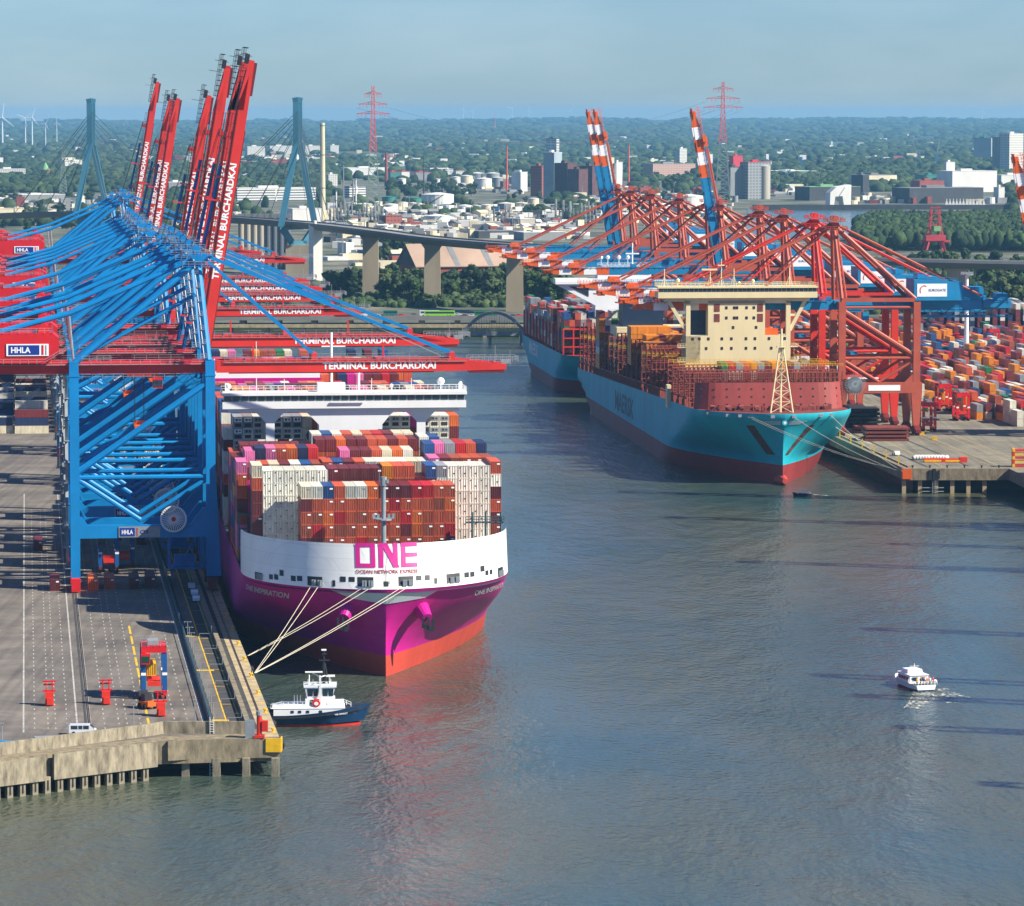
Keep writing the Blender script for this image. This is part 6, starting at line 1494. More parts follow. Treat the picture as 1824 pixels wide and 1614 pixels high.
m = MB(); m.rail((-7, -2.9, 4.9), (1.6, -2.9, 4.9), 1.1, .9, .06); m.rail((4.8, -2.8, 5.6), (6.6, -2.2, 4.6), 1.1, .8, .06)
for q in (-4.8, -4.2, -3.6): m.tube((q, -1, 4.9), (q, -1, 7.4), .12, 4)
m.build('railing', M_WHITE, tug)
m = MB(); m.b(-13.6, -11.6, -1.5, 1.5, 2, 3.4); m.tube((-12.6, -1.4, 3.4), (-12.6, 1.4, 3.4), .9, 10); m.b(-10.8, -9.6, -2, 2, 2, 3.6); m.build('towing_winch', M_DARK, tug)
t = text_mb('VB SPIRIT', 2.7, .42, .03); t.build('lettering', M_LETW, tug, loc=(4.6, -4.62, 3.25), rot=(math.pi/2+.1, -.11, .12))
# ---- passenger boat seen from astern with people on the aft deck
x, y = P(1650, 1232, 0); pb = thing('passenger_boat', 'small white harbour tour boat heading away with passengers on its open aft deck', 'boat', (x, y, 0), math.pi/2+rad(16)); pb.scale = (1, 1.15, .78)
boat_hull(0, 14.5, 4.8, [(.45, .3), (1.1, .6), (1.8, 1)], lambda t: .7*t*t, M_SHIPW, pb, 'hull')
boat_hull(0, 14.2, 4.7, [(-.4, 0), (.45, .3)], lambda t: 0, M_TUG, pb, 'boot_topping')
m = MB(); m.fr((4, 11.6, -2, 2), 1.6, (4.2, 11, -1.8, 1.8), 3.7); m.b(4, 11.4, -1.95, 1.95, 3.7, 3.9); m.fr((6.4, 10.4, -1.5, 1.5), 3.9, (6.6, 10, -1.4, 1.4), 5.0); cbn = m.build('cabin', M_SHIPW, pb)
for ya in (-1.4, .3): m = MB(); m.b(3.95, 4.05, ya, ya+1.1, 2.3, 3.3); m.build('window', M_GLASS, cbn)
for xa in (5.2, 6.6, 8, 9.4):
    m = MB(); m.b(xa, xa+1, 1.9, 1.98, 2.3, 3.2); m.b(xa, xa+1, -1.98, -1.9, 2.3, 3.2); m.build('window', M_GLASS, cbn)
m = MB(); m.tube((7, 0, 3.9), (7, 0, 6.6), .08, 5); m.b(6.9, 7.1, -.9, .9, 5.8, 5.9); m.tube((5, 1.2, 3.9), (5, 1.2, 4.9), .06, 4); m.build('mast', M_WHITE, pb)
m = MB(); m.rail((.1, -2.2, 1.8), (.1, 2.2, 1.8), 1, .6, .05); m.rail((.1, -2.2, 1.8), (4, -2.2, 1.9), 1, .8, .05); m.rail((.1, 2.2, 1.8), (4, 2.2, 1.9), 1, .8, .05); m.build('railing', M_WHITE, pb)
m = MB(); m.sphere((1.2, -2.1, 2.6), .45, 8, 6); m.build('life_raft', M_SHIPW, pb)
# people
def person(label, loc, rz, shirt, trouser, scale=1.0):
    me_key = 'body'
    bm = bmesh.new()
    v = [(0, 0, .95), (0, 0, 1.2), (0, 0, 1.42), (0, 0, 1.55), (0, .0, 1.72), (.19, 0, 1.40), (.25, .03, 1.12), (.22, .16, .92), (-.19, 0, 1.40), (-.25, .03, 1.12), (-.22, .16, .92), (.1, 0, .9), (.12, .04, .48), (.12, 0, .05), (.12, .14, .03), (-.1, 0, .9), (-.12, .02, .48), (-.12, 0, .05), (-.12, .14, .03)]
    e = [(0, 1), (1, 2), (2, 3), (3, 4), (2, 5), (5, 6), (6, 7), (2, 8), (8, 9), (9, 10), (0, 11), (11, 12), (12, 13), (13, 14), (0, 15), (15, 16), (16, 17), (17, 18)]
    rd = [.16, .15, .13, .065, .115, .075, .05, .045, .075, .05, .045, .1, .07, .05, .04, .1, .07, .05, .04]
    me = bpy.data.meshes.new('person'); me.from_pydata([Vector(p) for p in v], e, [])
    o = bpy.data.objects.new('person', me); COL.objects.link(o)
    sk = o.modifiers.new('skin', 'SKIN'); 
    for i, r_ in enumerate(rd): me.skin_vertices[0].data[i].radius = (r_, r_*.8 if i < 3 else r_)
    me.skin_vertices[0].data[0].use_root = True
    o.modifiers.new('sub', 'SUBSURF').levels = 1
    dg = bpy.context.evaluated_depsgraph_get(); dg.update(); m2 = bpy.data.meshes.new_from_object(o.evaluated_get(dg))
    bpy.data.objects.remove(o); m2.materials.clear()
    for mm_ in (shirt, trouser, M_SKIN): m2.materials.append(mm_)
    for p in m2.polygons:
        z = p.center.z; x_ = abs(p.center.x); p.material_index = 2 if (z > 1.5 or (x_ > .2 and z < 1.05)) else (0 if z > .93 else 1); p.use_smooth = True
    o = obj('person', m2, None, loc, (0, 0, rz)); tag(o, label, 'person', 'passengers on the tour boat'); return o
M_SKIN = mat('skin', (196, 142, 112), .6, 0); M_HAIR = mat('hair', (60, 42, 32), .8, 0)
SH = [mat('shirt_'+n_, c, .8, .05, 2) for n_, c in (('red', (190, 40, 40)), ('white', (220, 220, 216)), ('orange', (222, 110, 40)), ('blue', (40, 66, 130)), ('black', (30, 30, 34)), ('yellow', (220, 180, 60)))]
tr = [SH[3], SH[4], mat('trouser_grey', (96, 96, 100), .8, .05, 2)]
ca, sa = math.cos(pb.rotation_euler.z), math.sin(pb.rotation_euler.z)
names = ['red', 'white', 'orange', 'blue', 'black', 'yellow']
pos = [(-1.8, .6), (-1.1, .7), (-.4, .6), (.4, .65), (1.1, .6), (1.8, .75), (-1.4, 1.8), (-.5, 1.9), (.6, 1.8), (1.4, 1.9)]
for k, (q, s_) in enumerate(pos):
    lx, ly = s_, q; wx_, wy_ = x+lx*ca-ly*sa, y+lx*sa+ly*ca
    row_ = 'at stern rail' if k < 6 else 'in the second row'
    person('person in a %s top %s, tour boat, %s from the right' % (names[k % 6], row_, ORD((k if k < 6 else k-6)+1)), (wx_, wy_, 1.28), pb.rotation_euler.z+(-math.pi/2 if k % 2 else math.pi/2+.3), SH[k % 6], tr[k % 3])
# hair as a child cap is too small to show at this distance but each head carries one
# wake foam
M_FOAM = bpy.data.materials.new('wake_foam'); M_FOAM.use_nodes = True; n = M_FOAM.node_tree; b = n.nodes['Principled BSDF']; b.inputs['Base Color'].default_value = (.62, .6, .5, 1); b.inputs['Roughness'].default_value = .9
tc = n.nodes.new('ShaderNodeTexCoord'); no = n.nodes.new('ShaderNodeTexNoise'); no.inputs['Scale'].default_value = 1.1; no.inputs['Detail'].default_value = 5; n.links.new(tc.outputs['Object'], no.inputs[0])
rp_ = n.nodes.new('ShaderNodeValToRGB'); rp_.color_ramp.elements[0].position = .5; rp_.color_ramp.elements[1].position = .62; n.links.new(no.outputs[0], rp_.inputs[0]); n.links.new(rp_.outputs[0], b.inputs['Alpha'])
fm_ = MB()
def foam(pts, w0, w1):
    for i in range(len(pts)-1):
        (xa, ya), (xb, yb) = P(*pts[i]), P(*pts[i+1]); d = Vector((xb-xa, yb-ya)); d.normalize(); n_ = Vector((-d.y, d.x)); a = w0+(w1-w0)*i/(len(pts)-1); b_ = w0+(w1-w0)*(i+1)/(len(pts)-1)
        fm_.add([(xa-n_.x*a, ya-n_.y*a, .03), (xb-n_.x*b_, yb-n_.y*b_, .03), (xb+n_.x*b_, yb+n_.y*b_, .03), (xa+n_.x*a, ya+n_.y*a, .03)], [(0, 1, 2, 3)])
foam([(1655, 1230), (1650, 1238), (1642, 1246), (1634, 1254), (1622, 1262)], 3.4, 1.6); foam([(1660, 1230), (1675, 1234), (1688, 1240), (1697, 1252)], 2.4, 1.4); foam([(1668, 1231), (1700, 1236), (1730, 1243)], 1.2, .6); foam([(1670, 1228), (1690, 1228)], 1.0, 1.2); foam([(1640, 1230), (1625, 1236)], 1.0, .6)
foam([(1446, 881), (1462, 882), (1476, 883)], .8, .5)
fo = fm_.build('wake_foam', M_FOAM); tag(fo, 'white churned wake foam behind the two small boats', 'foam', kind='stuff')
# small open launch
x, y = P(1428, 883, 0); lb = thing('launch', 'small dark open launch with white rim crossing below the teal bow', 'boat', (x, y, 0), math.pi+rad(4))
boat_hull(-3.2, 2.6, 1.9, [(-.2, 0), (.35, .5), (.75, 1)], lambda t: .35*t*t, M_DARK, lb, 'hull', .5)
m = MB(); m.b(-3, 2, -.9, -.8, .75, .88); m.b(-3, 2, .8, .9, .75, .88); m.b(-.6, .2, -.7, .7, .3, 1.3); m.b(-2.8, -2.4, -.25, .25, .5, 1.3); m.build('rim_and_console', M_SHIPW, lb)
# ================================================================ far bank : bridges, industry, town
def facade(name, wall, win, sx=3.2, sz=3.2, fx_=.55, fz=.45, rough=.7):
    if name in MATS: return MATS[name]
    m = bpy.data.materials.new(name); m.use_nodes = True; MATS[name] = m; n = m.node_tree; b = n.nodes['Principled BSDF']; b.inputs['Roughness'].default_value = rough
    tc = n.nodes.new('ShaderNodeTexCoord'); sp = n.nodes.new('ShaderNodeSeparateXYZ'); n.links.new(tc.outputs['Object'], sp.inputs[0])
    def M(op, a, b_=None):
        q = n.nodes.new('ShaderNodeMath'); q.operation = op
        for i, v in enumerate((a, b_)):
            if v is None: continue
            if isinstance(v, (int, float)): q.inputs[i].default_value = v
            else: n.links.new(v, q.inputs[i])
        return q.outputs[0]
    xy = M('ADD', sp.outputs[0], sp.outputs[1])
    u = M('LESS_THAN', M('FRACT', M('DIVIDE', xy, sx)), fx_); v = M('LESS_THAN', M('FRACT', M('DIVIDE', sp.outputs[2], sz)), fz)
    no = n.nodes.new('ShaderNodeTexNoise'); no.inputs['Scale'].default_value = .12; n.links.new(tc.outputs['Object'], no.inputs[0])
    mx = n.nodes.new('ShaderNodeMix'); mx.data_type = 'RGBA'; n.links.new(M('MULTIPLY', u, v), mx.inputs[0]); mx.inputs[6].default_value = (*lin(wall), 1); mx.inputs[7].default_value = (*lin(win), 1)
    n.links.new(mx.outputs[2], b.inputs['Base Color']); return m
F_WHITE = facade('facade_white', (206, 202, 190), (96, 104, 112)); F_PINK = facade('facade_pink', (186, 150, 132), (120, 108, 106)); F_BRICK = facade('facade_brick', (146, 74, 60), (70, 60, 60), 4, 4, .5, .4); F_GREY = facade('facade_grey', (140, 142, 140), (90, 98, 106), 5, 4)
F_OFF = facade('facade_banded', (210, 208, 200), (52, 66, 80), 60, 3.4, .97, .42)
W_CREAM = mat('wall_cream', (212, 200, 168), .75, .12, .06, streak=3); W_WHITE = mat('wall_white', (214, 212, 204), .7, .1, .06, streak=3); W_GREY = mat('wall_grey', (136, 138, 136), .8, .15, .06, streak=4); W_BRICK = mat('wall_brick', (138, 66, 54), .85, .15, .1); W_MILL = mat('mill_brick_shaded', (88, 56, 54), .85, .2, .1); W_DARK = mat('wall_dark', (62, 64, 66), .8, .2, .06); W_RED = mat('wall_red', (186, 40, 52), .6, .1, .1); W_TEALG = mat('wall_teal', (44, 118, 104), .6, .1, .1); W_BLUE = mat('wall_blue', (52, 98, 138), .6, .1, .1); W_TAN = mat('roof_tan', (164, 138, 118), .8, .12, .04); W_ROOFG = mat('roof_grey', (120, 122, 122), .85, .15, .05); W_GREEN = mat('roof_green', (112, 160, 104), .7, .1, .1); W_SILO = mat('silo_concrete', (170, 162, 146), .85, .14, .08, streak=8)  # mill walls: brick colour darkened to carry their shade
GZ = 5.05
def bldg(label, p0, p1, yt, yb, m_, roof=None, depth=20, rz=0, gable=0, cat='building', name='building', extra=None, group=None):
    rz = -.45 if rz >= .5 else rz+.38
    xc_, Y = P((p0+p1)/2, yb, GZ); x0_, _ = Z(p0, yb, Y); x1_, _ = Z(p1, yb, Y); zt_ = Z((p0+p1)/2, yt, Y)[1]; w_ = x1_-x0_; h_ = max(2.5, zt_-GZ)
    if w_ > depth: depth = min(depth, w_*.6)
    r = thing(name, label, cat, ((x0_+x1_)/2, Y, GZ), rz, group); m = MB(); m.b(-w_/2, w_/2, 0, depth, -1, h_); m.build('wall', m_, r)
    m = MB()
    if gable: m.prismy([(-w_/2-.4, h_), (w_/2+.4, h_), (0, h_+gable)], -.3, depth+.3) if gable > 0 else m.prismx([(-.6, h_), (depth+.6, h_), (depth/2, h_-gable)], -w_/2-.5, w_/2+.5)
    else: m.b(-w_/2-.3, w_/2+.3, -.3, depth+.3, h_, h_+.5); m.b(-w_*.2, w_*.05, depth*.3, depth*.6, h_+.5, h_+min(3, h_*.15)+.5)
    m.build('roof', roof or W_ROOFG, r)
    if extra: extra(r, w_, h_, depth)
    return r
def tank(label, p0, p1, yt, yb, m_, dome=.12, group='storage tanks', stairs=False, cat='storage tank', name='storage_tank'):
    pc = (p0+p1)/2; xc_, Y = P(pc, yb, GZ); x0_, _ = Z(p0, yb, Y); x1_, _ = Z(p1, yb, Y); r_ = (x1_-x0_)/2; h_ = max(3, Z(pc, yt, Y+r_)[1]-GZ); h_ = max(3, h_*(1-dome*.5))
    t_ = thing(name, label, cat, ((x0_+x1_)/2, Y+r_, GZ), 0, group); m = MB(); m.tube((0, 0, -.5), (0, 0, h_), r_, 24); m.build('shell', m_, t_)
    m = MB(); m.tube((0, 0, h_), (0, 0, h_+r_*dome), r_+.15, 24, r2=r_*.15); m.tube((0, 0, h_-.6), (0, 0, h_-.3), r_+.3, 24); m.build('roof', W_WHITE if m_ is not W_TEALG else W_TEALG, t_)
    if stairs:
        m = MB()
        for k in range(10): a = -2.2+k*.1; b_ = a+.1; m.beam(((r_+.5)*math.cos(a), (r_+.5)*math.sin(a), h_*k/10), ((r_+.5)*math.cos(b_), (r_+.5)*math.sin(b_), h_*(k+1)/10), .8, .8)
        m.build('stairs', W_DARK, t_)
    return t_
T_ = [(750, 808, 345, 365, W_WHITE, 'largest white oil tank with a spiral stair'), (783, 805, 364, 377, W_TEALG, 'small teal oil tank in front of the largest white tank'), (815, 841, 365, 379, W_WHITE, 'white oil tank right of the small teal tank'), (842, 857, 365, 379, W_GREY, 'narrow grey oil tank between a white and a cream tank'), (857, 878, 364, 381, W_CREAM, 'cream oil tank with blue pipe on its right'), (886, 917, 361, 379, W_CREAM, 'wide cream oil tank right of the blue pipe'), (918, 940, 360, 378, W_CREAM, 'cream oil tank left of the tree clump before the mill'), (941, 960, 352, 376, W_CREAM, 'tall cream oil tank farthest right of the row before the mill'), (754, 801, 383, 405, mat('tank_pale_blue', (180, 196, 204), .6, .08, .1), 'large pale blue oil tank nearest the high bridge'), (732, 757, 375, 390, W_GREY, 'grey oil tank left of the large pale blue tank'), (709, 730, 376, 390, W_GREY, 'smaller grey oil tank second left of the pale blue tank'), (682, 709, 363, 380, W_WHITE, 'white oil tank right of the big lattice pylon foot'), (801, 824, 397, 408, W_WHITE, 'low white oil tank right of the large pale blue tank'), (634, 663, 362, 381, W_CREAM, 'cream oil tank left of the big lattice pylon'), (612, 634, 360, 382, W_CREAM, 'cream oil tank right of the tall chimney'), (709, 727, 360, 369, W_CREAM, 'first low cream tank of the row left of the largest white tank'), (727, 745, 361, 370, W_CREAM, 'second low cream tank of the row left of the largest white tank'), (745, 764, 362, 371, W_CREAM, 'third low cream tank in front of the largest white tank'), (664, 682, 359, 368, W_CREAM, 'low cream tank directly behind the big lattice pylon'), (847, 876, 317, 336, W_WHITE, 'white tank in the far tank row left of the red radio mast'), (876, 896, 315, 333, W_GREY, 'grey tank beside the foot of the red radio mast'), (820, 842, 312, 330, W_CREAM, 'cream tank in the far tank row behind the trees'), (865, 890, 308, 317, W_GREY, 'low grey tank at the back of the far tank row'), (836, 864, 308, 317, W_GREY, 'second low grey tank at the back of the far tank row'), (906, 923, 314, 330, W_GREY, 'grey tank right of the red radio mast'), (804, 820, 314, 331, W_WHITE, 'tall white silo tank behind the green wood'), (774, 784, 318, 331, W_WHITE, 'left slim white tank of the pair behind the wood'), (786, 797, 318, 331, W_WHITE, 'right slim white tank of the pair behind the wood'), (709, 723, 317, 332, W_WHITE, 'slim white tank under the red roofed hall'), (722, 751, 352, 361, W_TEALG, 'low teal tank left of the largest white tank'), (680, 705, 350, 359, W_TEALG, 'low teal tank behind the lattice pylon'), (1199, 1257, 347, 385, W_WHITE, 'huge white tank behind the red crane masts'), (1000, 1030, 372, 384, W_CREAM, 'low cream tank left of the raised twin booms'), (1100, 1130, 380, 390, W_WHITE, 'low white tank half hidden by the red crane masts')]
for q in T_: tank(q[5], q[0], q[1], q[2], q[3], q[4], stairs=q[0] in (750, 754))
# small tank farm pieces filling the yard between
B_ = [
 ('long white office block with rows of windows left of the chimney', 418, 568, 335, 358, F_OFF, W_WHITE, 30, .05),
 ('white hall with dark bays behind the right bridge pylon leg', 520, 574, 372, 400, W_WHITE, W_WHITE, 30, 0),
 ('long white warehouse with flat roof behind the lattice pylon', 617, 700, 299, 312, W_WHITE, W_WHITE, 40, 0),
 ('grey banded office block beside the thin masts', 620, 654, 332, 352, F_OFF, W_ROOFG, 24, .2),
 ('red brick hall with grey roof left of the lattice pylon foot', 616, 652, 386, 401, F_BRICK, W_ROOFG, 24, .1),
 ('square red brick building right of the lattice pylon foot', 686, 718, 385, 408, F_BRICK, W_BRICK, 22, .1),
 ('low brick house row before the pale blue tank', 720, 758, 397, 409, W_BRICK, W_BRICK, 14, 0),
 ('green walled warehouse with red roof in the far town', 695, 714, 307, 326, W_TEALG, W_RED, 25, 0),
 ('warehouse with bright red roof beside the green warehouse', 715, 730, 306, 320, W_WHITE, W_RED, 25, 0),
 ('long hall with bright red roof left of the grey obelisk mast', 740, 770, 307, 320, W_GREY, W_RED, 30, 0),
 ('dark glass office with white top floor behind the tank farm', 765, 795, 298, 312, F_OFF, W_DARK, 25, 0),
 ('white banded office right of the dark glass office', 793, 808, 301, 312, F_OFF, W_WHITE, 20, 0),
 ('pale house right of the white banded office', 812, 828, 304, 312, F_WHITE, W_BRICK, 16, 0),
 ('pale ribbed factory block before the cranes on the left', 925, 955, 390, 412, W_SILO, W_WHITE, 30, .15),
 ('bright green container hall at the edge of the tank farm', 866, 888, 402, 411, mat('bright_green', (60, 170, 90), .6, .1, .2), W_DARK, 14, 0),
 ('brick shed right of the bright green hall', 893, 910, 397, 412, F_BRICK, W_DARK, 16, 0),
 ('white low office left of the pale ribbed factory', 970, 1000, 398, 411, W_WHITE, W_WHITE, 20, 0),
 ('white shed with long flat roof near the tree clump', 958, 1004, 376, 390, W_WHITE, W_WHITE, 26, 0),
 ('dark workshop with shed roofs nearest the bridge', 850, 925, 412, 424, W_DARK, W_ROOFG, 30, 0),
 ('grey depot with flat roof before the bridge deck', 780, 845, 409, 419, W_GREY, W_ROOFG, 24, 0),
 ('light grey workshop before the bridge on the right', 930, 1010, 414, 428, W_GREY, W_WHITE, 30, 0),
 ('white tower of the grain store beside the left bridge pylon pier', 558, 575, 402, 500, W_WHITE, W_WHITE, 10, 0),
 ('white warehouse roof before the silos', 445, 516, 452, 472, W_CREAM, W_WHITE, 20, 0),
 ('white slab apartment block on the hillside, first of the four', 440, 473, 261, 279, F_WHITE, W_WHITE, 22, 0),
 ('white slab apartment block on the hillside, second of the four', 480, 523, 260, 275, F_WHITE, W_WHITE, 22, 0),
 ('white slab apartment block on the hillside, third of the four', 543, 571, 260, 276, F_WHITE, W_WHITE, 22, 0),
 ('white tower block with orange end on the hillside, fourth of the four', 588, 604, 259, 274, F_WHITE, W_WHITE, 22, 0),
 ('white apartment block below the third slab block', 547, 571, 281, 293, F_WHITE, W_WHITE, 18, 0),
 ('pale house right of the raised red booms', 432, 452, 311, 320, W_WHITE, W_WHITE, 18, 0),
 ('low red and white factory between the pylon legs', 486, 516, 308, 322, W_BRICK, W_DARK, 18, 0),
 ('white cube building right of the chimney', 585, 602, 311, 332, F_WHITE, W_WHITE, 20, 0),
 ('long white building at the left edge below the wood', -10, 46, 301, 318, F_WHITE, W_WHITE, 20, -.1),
 ('white stair tower at the left edge', -6, 6, 281, 300, W_WHITE, W_WHITE, 10, 0),
 ('white villa block between the grey pylon and the bridge pylon', 113, 149, 285, 302, F_WHITE, W_WHITE, 20, .3),
 ('long white roofed hall left of the bridge pylon', 38, 118, 347, 360, W_GREY, W_WHITE, 60, .05),
 ('white roofed shed at the left edge', -20, 31, 354, 364, W_GREY, W_WHITE, 50, 0),
 ('cream silo wagons shed at the left edge above the bridge', -10, 25, 372, 386, W_CREAM, W_CREAM, 14, 0),
 ('cream shed second from the left edge above the bridge', 26, 46, 371, 385, W_CREAM, W_CREAM, 14, 0),
 ('cream shed third from the left edge above the bridge', 48, 70, 370, 384, W_CREAM, W_CREAM, 14, 0),
 ('grey hall with shallow roof between bridge pylon and raised booms', 190, 232, 350, 372, W_GREY, W_WHITE, 40, 0),
 ('pale hall behind the red booms', 300, 340, 325, 345, W_GREY, W_WHITE, 40, 0),
 ('teal shed between the raised red booms', 318, 336, 345, 362, W_TEALG, W_TEALG, 20, 0),
 ('pale grey mill silo tower, tallest of the mill', 967, 988, 272, 352, mat('mill_grey', (150, 164, 168), .75, .1, .08), W_WHITE, 26, .6),
 ('dark topped mill head house with white floors', 972, 992, 247, 300, F_OFF, W_DARK, 20, .6),
 ('stepped brick mill block with painted shade, left step', 986, 1012, 291, 354, W_MILL, W_MILL, 30, .9),
 ('stepped brick mill block with painted shade, middle step', 1010, 1032, 302, 355, W_MILL, W_MILL, 30, .9),
 ('stepped brick mill block with painted shade, right step', 1030, 1056, 296, 354, W_MILL, W_MILL, 30, .9),
 ('brick mill annex left of the grey silo', 944, 966, 296, 350, F_BRICK, W_BRICK, 22, .5),
 ('pale block left of the brick mill annex', 925, 942, 307, 341, W_WHITE, W_WHITE, 20, .4),
 ('cream mill tower right of the twin blue booms', 1059, 1086, 257, 330, W_CREAM, W_CREAM, 20, .2),
 ('lower cream mill block with rounded top', 1065, 1096, 281, 338, W_CREAM, W_CREAM, 20, .1),
 ('pale cube of the mill right of the steel stacks', 1097, 1111, 289, 335, W_WHITE, W_WHITE, 18, .1),
 ('brick shed with conveyors before the mill', 1018, 1040, 350, 362, W_BRICK, W_WHITE, 16, 0),
 ('long pinkish office block with window rows right of the mill', 1157, 1245, 292, 321, F_PINK, W_GREY, 30, .12),
 ('white tower on the pinkish office block', 1209, 1225, 265, 300, F_WHITE, W_WHITE, 16, .2),
 ('cream penthouse at the left end of the pinkish office block', 1157, 1174, 284, 296, W_CREAM, W_WHITE, 14, .2),
 ('white cylinder house beside the single raised blue boom', 1259, 1270, 275, 300, W_WHITE, W_WHITE, 10, 0),
 ('red roofed warehouse with white gable behind the crane masts', 1137, 1178, 334, 350, W_BRICK, W_BRICK, 24, .2),
 ('grey shed with sloping conveyor roofs right of the mill', 1102, 1140, 334, 346, W_GREY, W_WHITE, 24, 0),
 ('crimson block on top of the grey factory', 1304, 1325, 278, 330, W_RED, W_RED, 14, .2),
 ('grey factory under the crimson block', 1299, 1328, 298, 355, W_GREY, W_DARK, 26, .1),
 ('dark grey silo house with crimson roof edge', 1329, 1376, 289, 355, F_GREY, W_RED, 26, .1),
 ('long shed with white sloping roof right of the crimson factory', 1390, 1462, 305, 318, W_TEALG, W_WHITE, 90, .1),
 ('dark open coal shed left of the white arched loader', 1437, 1538, 333, 357, W_DARK, W_GREEN, 60, 0),
 ('cream hall with grey roof over the quay', 1543, 1602, 312, 334, W_CREAM, W_ROOFG, 60, .1),
 ('dark grey block left of the cream quay hall', 1536, 1549, 312, 352, W_DARK, W_ROOFG, 30, .1),
 ('long dark bulk shed right of the white arched loader', 1612, 1760, 335, 362, W_DARK, W_ROOFG, 50, 0),
 ('brick house on the roof line of the dark bulk shed', 1632, 1688, 322, 345, W_BRICK, W_BRICK, 20, .2),
 ('large white warehouse with stair tower at the right', 1690, 1782, 305, 342, W_WHITE, W_WHITE, 50, .05),
 ('white stair tower left of the large white warehouse', 1684, 1702, 289, 340, W_WHITE, W_WHITE, 14, .05),
 ('teal roofed hall left of the white stair tower', 1648, 1682, 312, 330, W_TEALG, W_TEALG, 40, 0),
 ('pale silo cylinder house at the end of the dark shed', 1778, 1790, 334, 360, W_WHITE, W_WHITE, 14, 0),
 ('white hall at the right edge behind the striped boom', 1780, 1840, 312, 334, W_WHITE, W_WHITE, 30, 0),
 ('pale power plant block with dark green top at the right', 1733, 1766, 246, 290, mat('plant_pale', (150, 158, 160), .7, .1, .05), W_TEALG, 30, .5),
 ('tall grey power plant block at the right edge', 1766, 1800, 244, 312, W_GREY, W_WHITE, 30, .5),
 ('tallest white striped power plant tower at the right edge', 1790, 1830, 238, 312, F_WHITE, W_WHITE, 30, .4),
 ('pinkish town block at the edge of the wood behind the sheds', 1487, 1512, 293, 302, W_WHITE, W_BRICK, 20, 0),
]
for q in B_: bldg(q[0], q[1], q[2], q[3], q[4], q[5], q[6], q[7], q[8])
# scatter of small sheds, roofs and pipes of the refinery (each its own thing)
rr = random.Random(21); k = 0
cols = [(W_WHITE, 'white'), (W_CREAM, 'cream'), (W_WHITE, 'white'), (W_CREAM, 'cream'), (W_GREY, 'grey'), (W_BRICK, 'brick'), (W_ROOFG, 'slate grey'), (W_DARK, 'dark'), (W_BLUE, 'blue')]
zones = [(600, 1010, 384, 424, 80, 'among the pipes of the tank farm'), (425, 760, 279, 300, 34, 'in the far suburb behind the chimney'), (1010, 1290, 345, 400, 34, 'behind the red crane masts'), (1380, 1480, 318, 345, 9, 'beside the crimson factory'), (170, 330, 272, 284, 16, 'in the pale hillside row left of the raised red booms'), (0, 420, 362, 400, 22, 'behind the left end of the high bridge'), (600, 730, 405, 470, 8, 'under the high bridge by the piers')]
for (a, b_, c_, d_, n_, where) in zones:
    for i in range(n_):
        px = a+(b_-a)*rr.random(); py = c_+(d_-c_)*rr.random(); w_ = 6+rr.random()*16*(py-185)/200; mt, cn = rr.choice(cols if d_ > 305 else cols[:2]+cols[5:6])
        h_ = (py-185)/117*(5+rr.random()*6)
        bldg('small %s shed or house %s' % (cn, where), px, px+w_, py-h_*.75, py, mt, rr.choice([W_WHITE, W_ROOFG, W_ROOFG, mt, W_CREAM]), 8+rr.random()*14, rr.random()*.5-.1, gable=rr.choice([0, 0, -3]), group='%s sheds and houses %s' % (cn, where))
# the uncountable rest of the industrial yards: low sheds, stacks, racks and vessels in one mesh
cl = MB()
for (a, b_, c_, d_, n_) in ((590, 1020, 372, 426, 520), (1000, 1300, 345, 402, 260), (0, 420, 350, 402, 160), (1370, 1500, 318, 350, 90), (590, 760, 405, 480, 60), (1500, 1790, 352, 364, 60), (430, 760, 276, 300, 160), (780, 960, 312, 345, 70), (-60, 1880, 226, 300, 420), (1380, 1824, 290, 330, 120)):
    for i in range(n_):
        px = a+(b_-a)*rr.random(); py = c_+(d_-c_)*rr.random(); x, Y = P(px, py, GZ); w_ = 4+rr.random()*(22 if rr.random() < .4 else 10); d = 4+rr.random()*14; h_ = 2+rr.random()*(9 if rr.random() < .25 else 4); an = rr.random()*.9-.2; ca, sa = math.cos(an), math.sin(an); mi = rr.choice([0, 0, 1, 1, 2, 3, 4, 5, 2, 0, 1, 4, 6 if rr.random() < .4 else 0]) if py > 302 else rr.choice([0, 0, 1, 3])
        if py < 300 and n_ > 300: w_ *= 1.5; h_ += 6
        q = [(-w_/2, 0), (w_/2, 0), (w_/2, d), (-w_/2, d)]
        q = [(x+u*ca-v*sa, Y+u*sa+v*ca) for u, v in q]
        cl.hexa([(u, v, 4) for u, v in q]+[(u, v, GZ+h_) for u, v in q], mi)
        if rr.random() < .10 and py > 310: cl.tube((q[0][0], q[0][1], GZ), (q[0][0], q[0][1], GZ+h_+5+rr.random()*8), .35, 5, mi=2)
        if rr.random() < .3 and 330 < py < 426: cl.tube((q[1][0]+6, q[1][1], 4), (q[1][0]+6, q[1][1], GZ+3+rr.random()*6), 3+rr.random()*5, 14, mi=rr.choice([0, 1, 1, 2]))
tag(cl.build('industrial_clutter', [W_WHITE, W_CREAM, W_GREY, W_BRICK, W_ROOFG, W_DARK, W_BLUE]), 'countless small sheds, pipes and stacks of the distant industrial yards', 'sheds', kind='stuff')
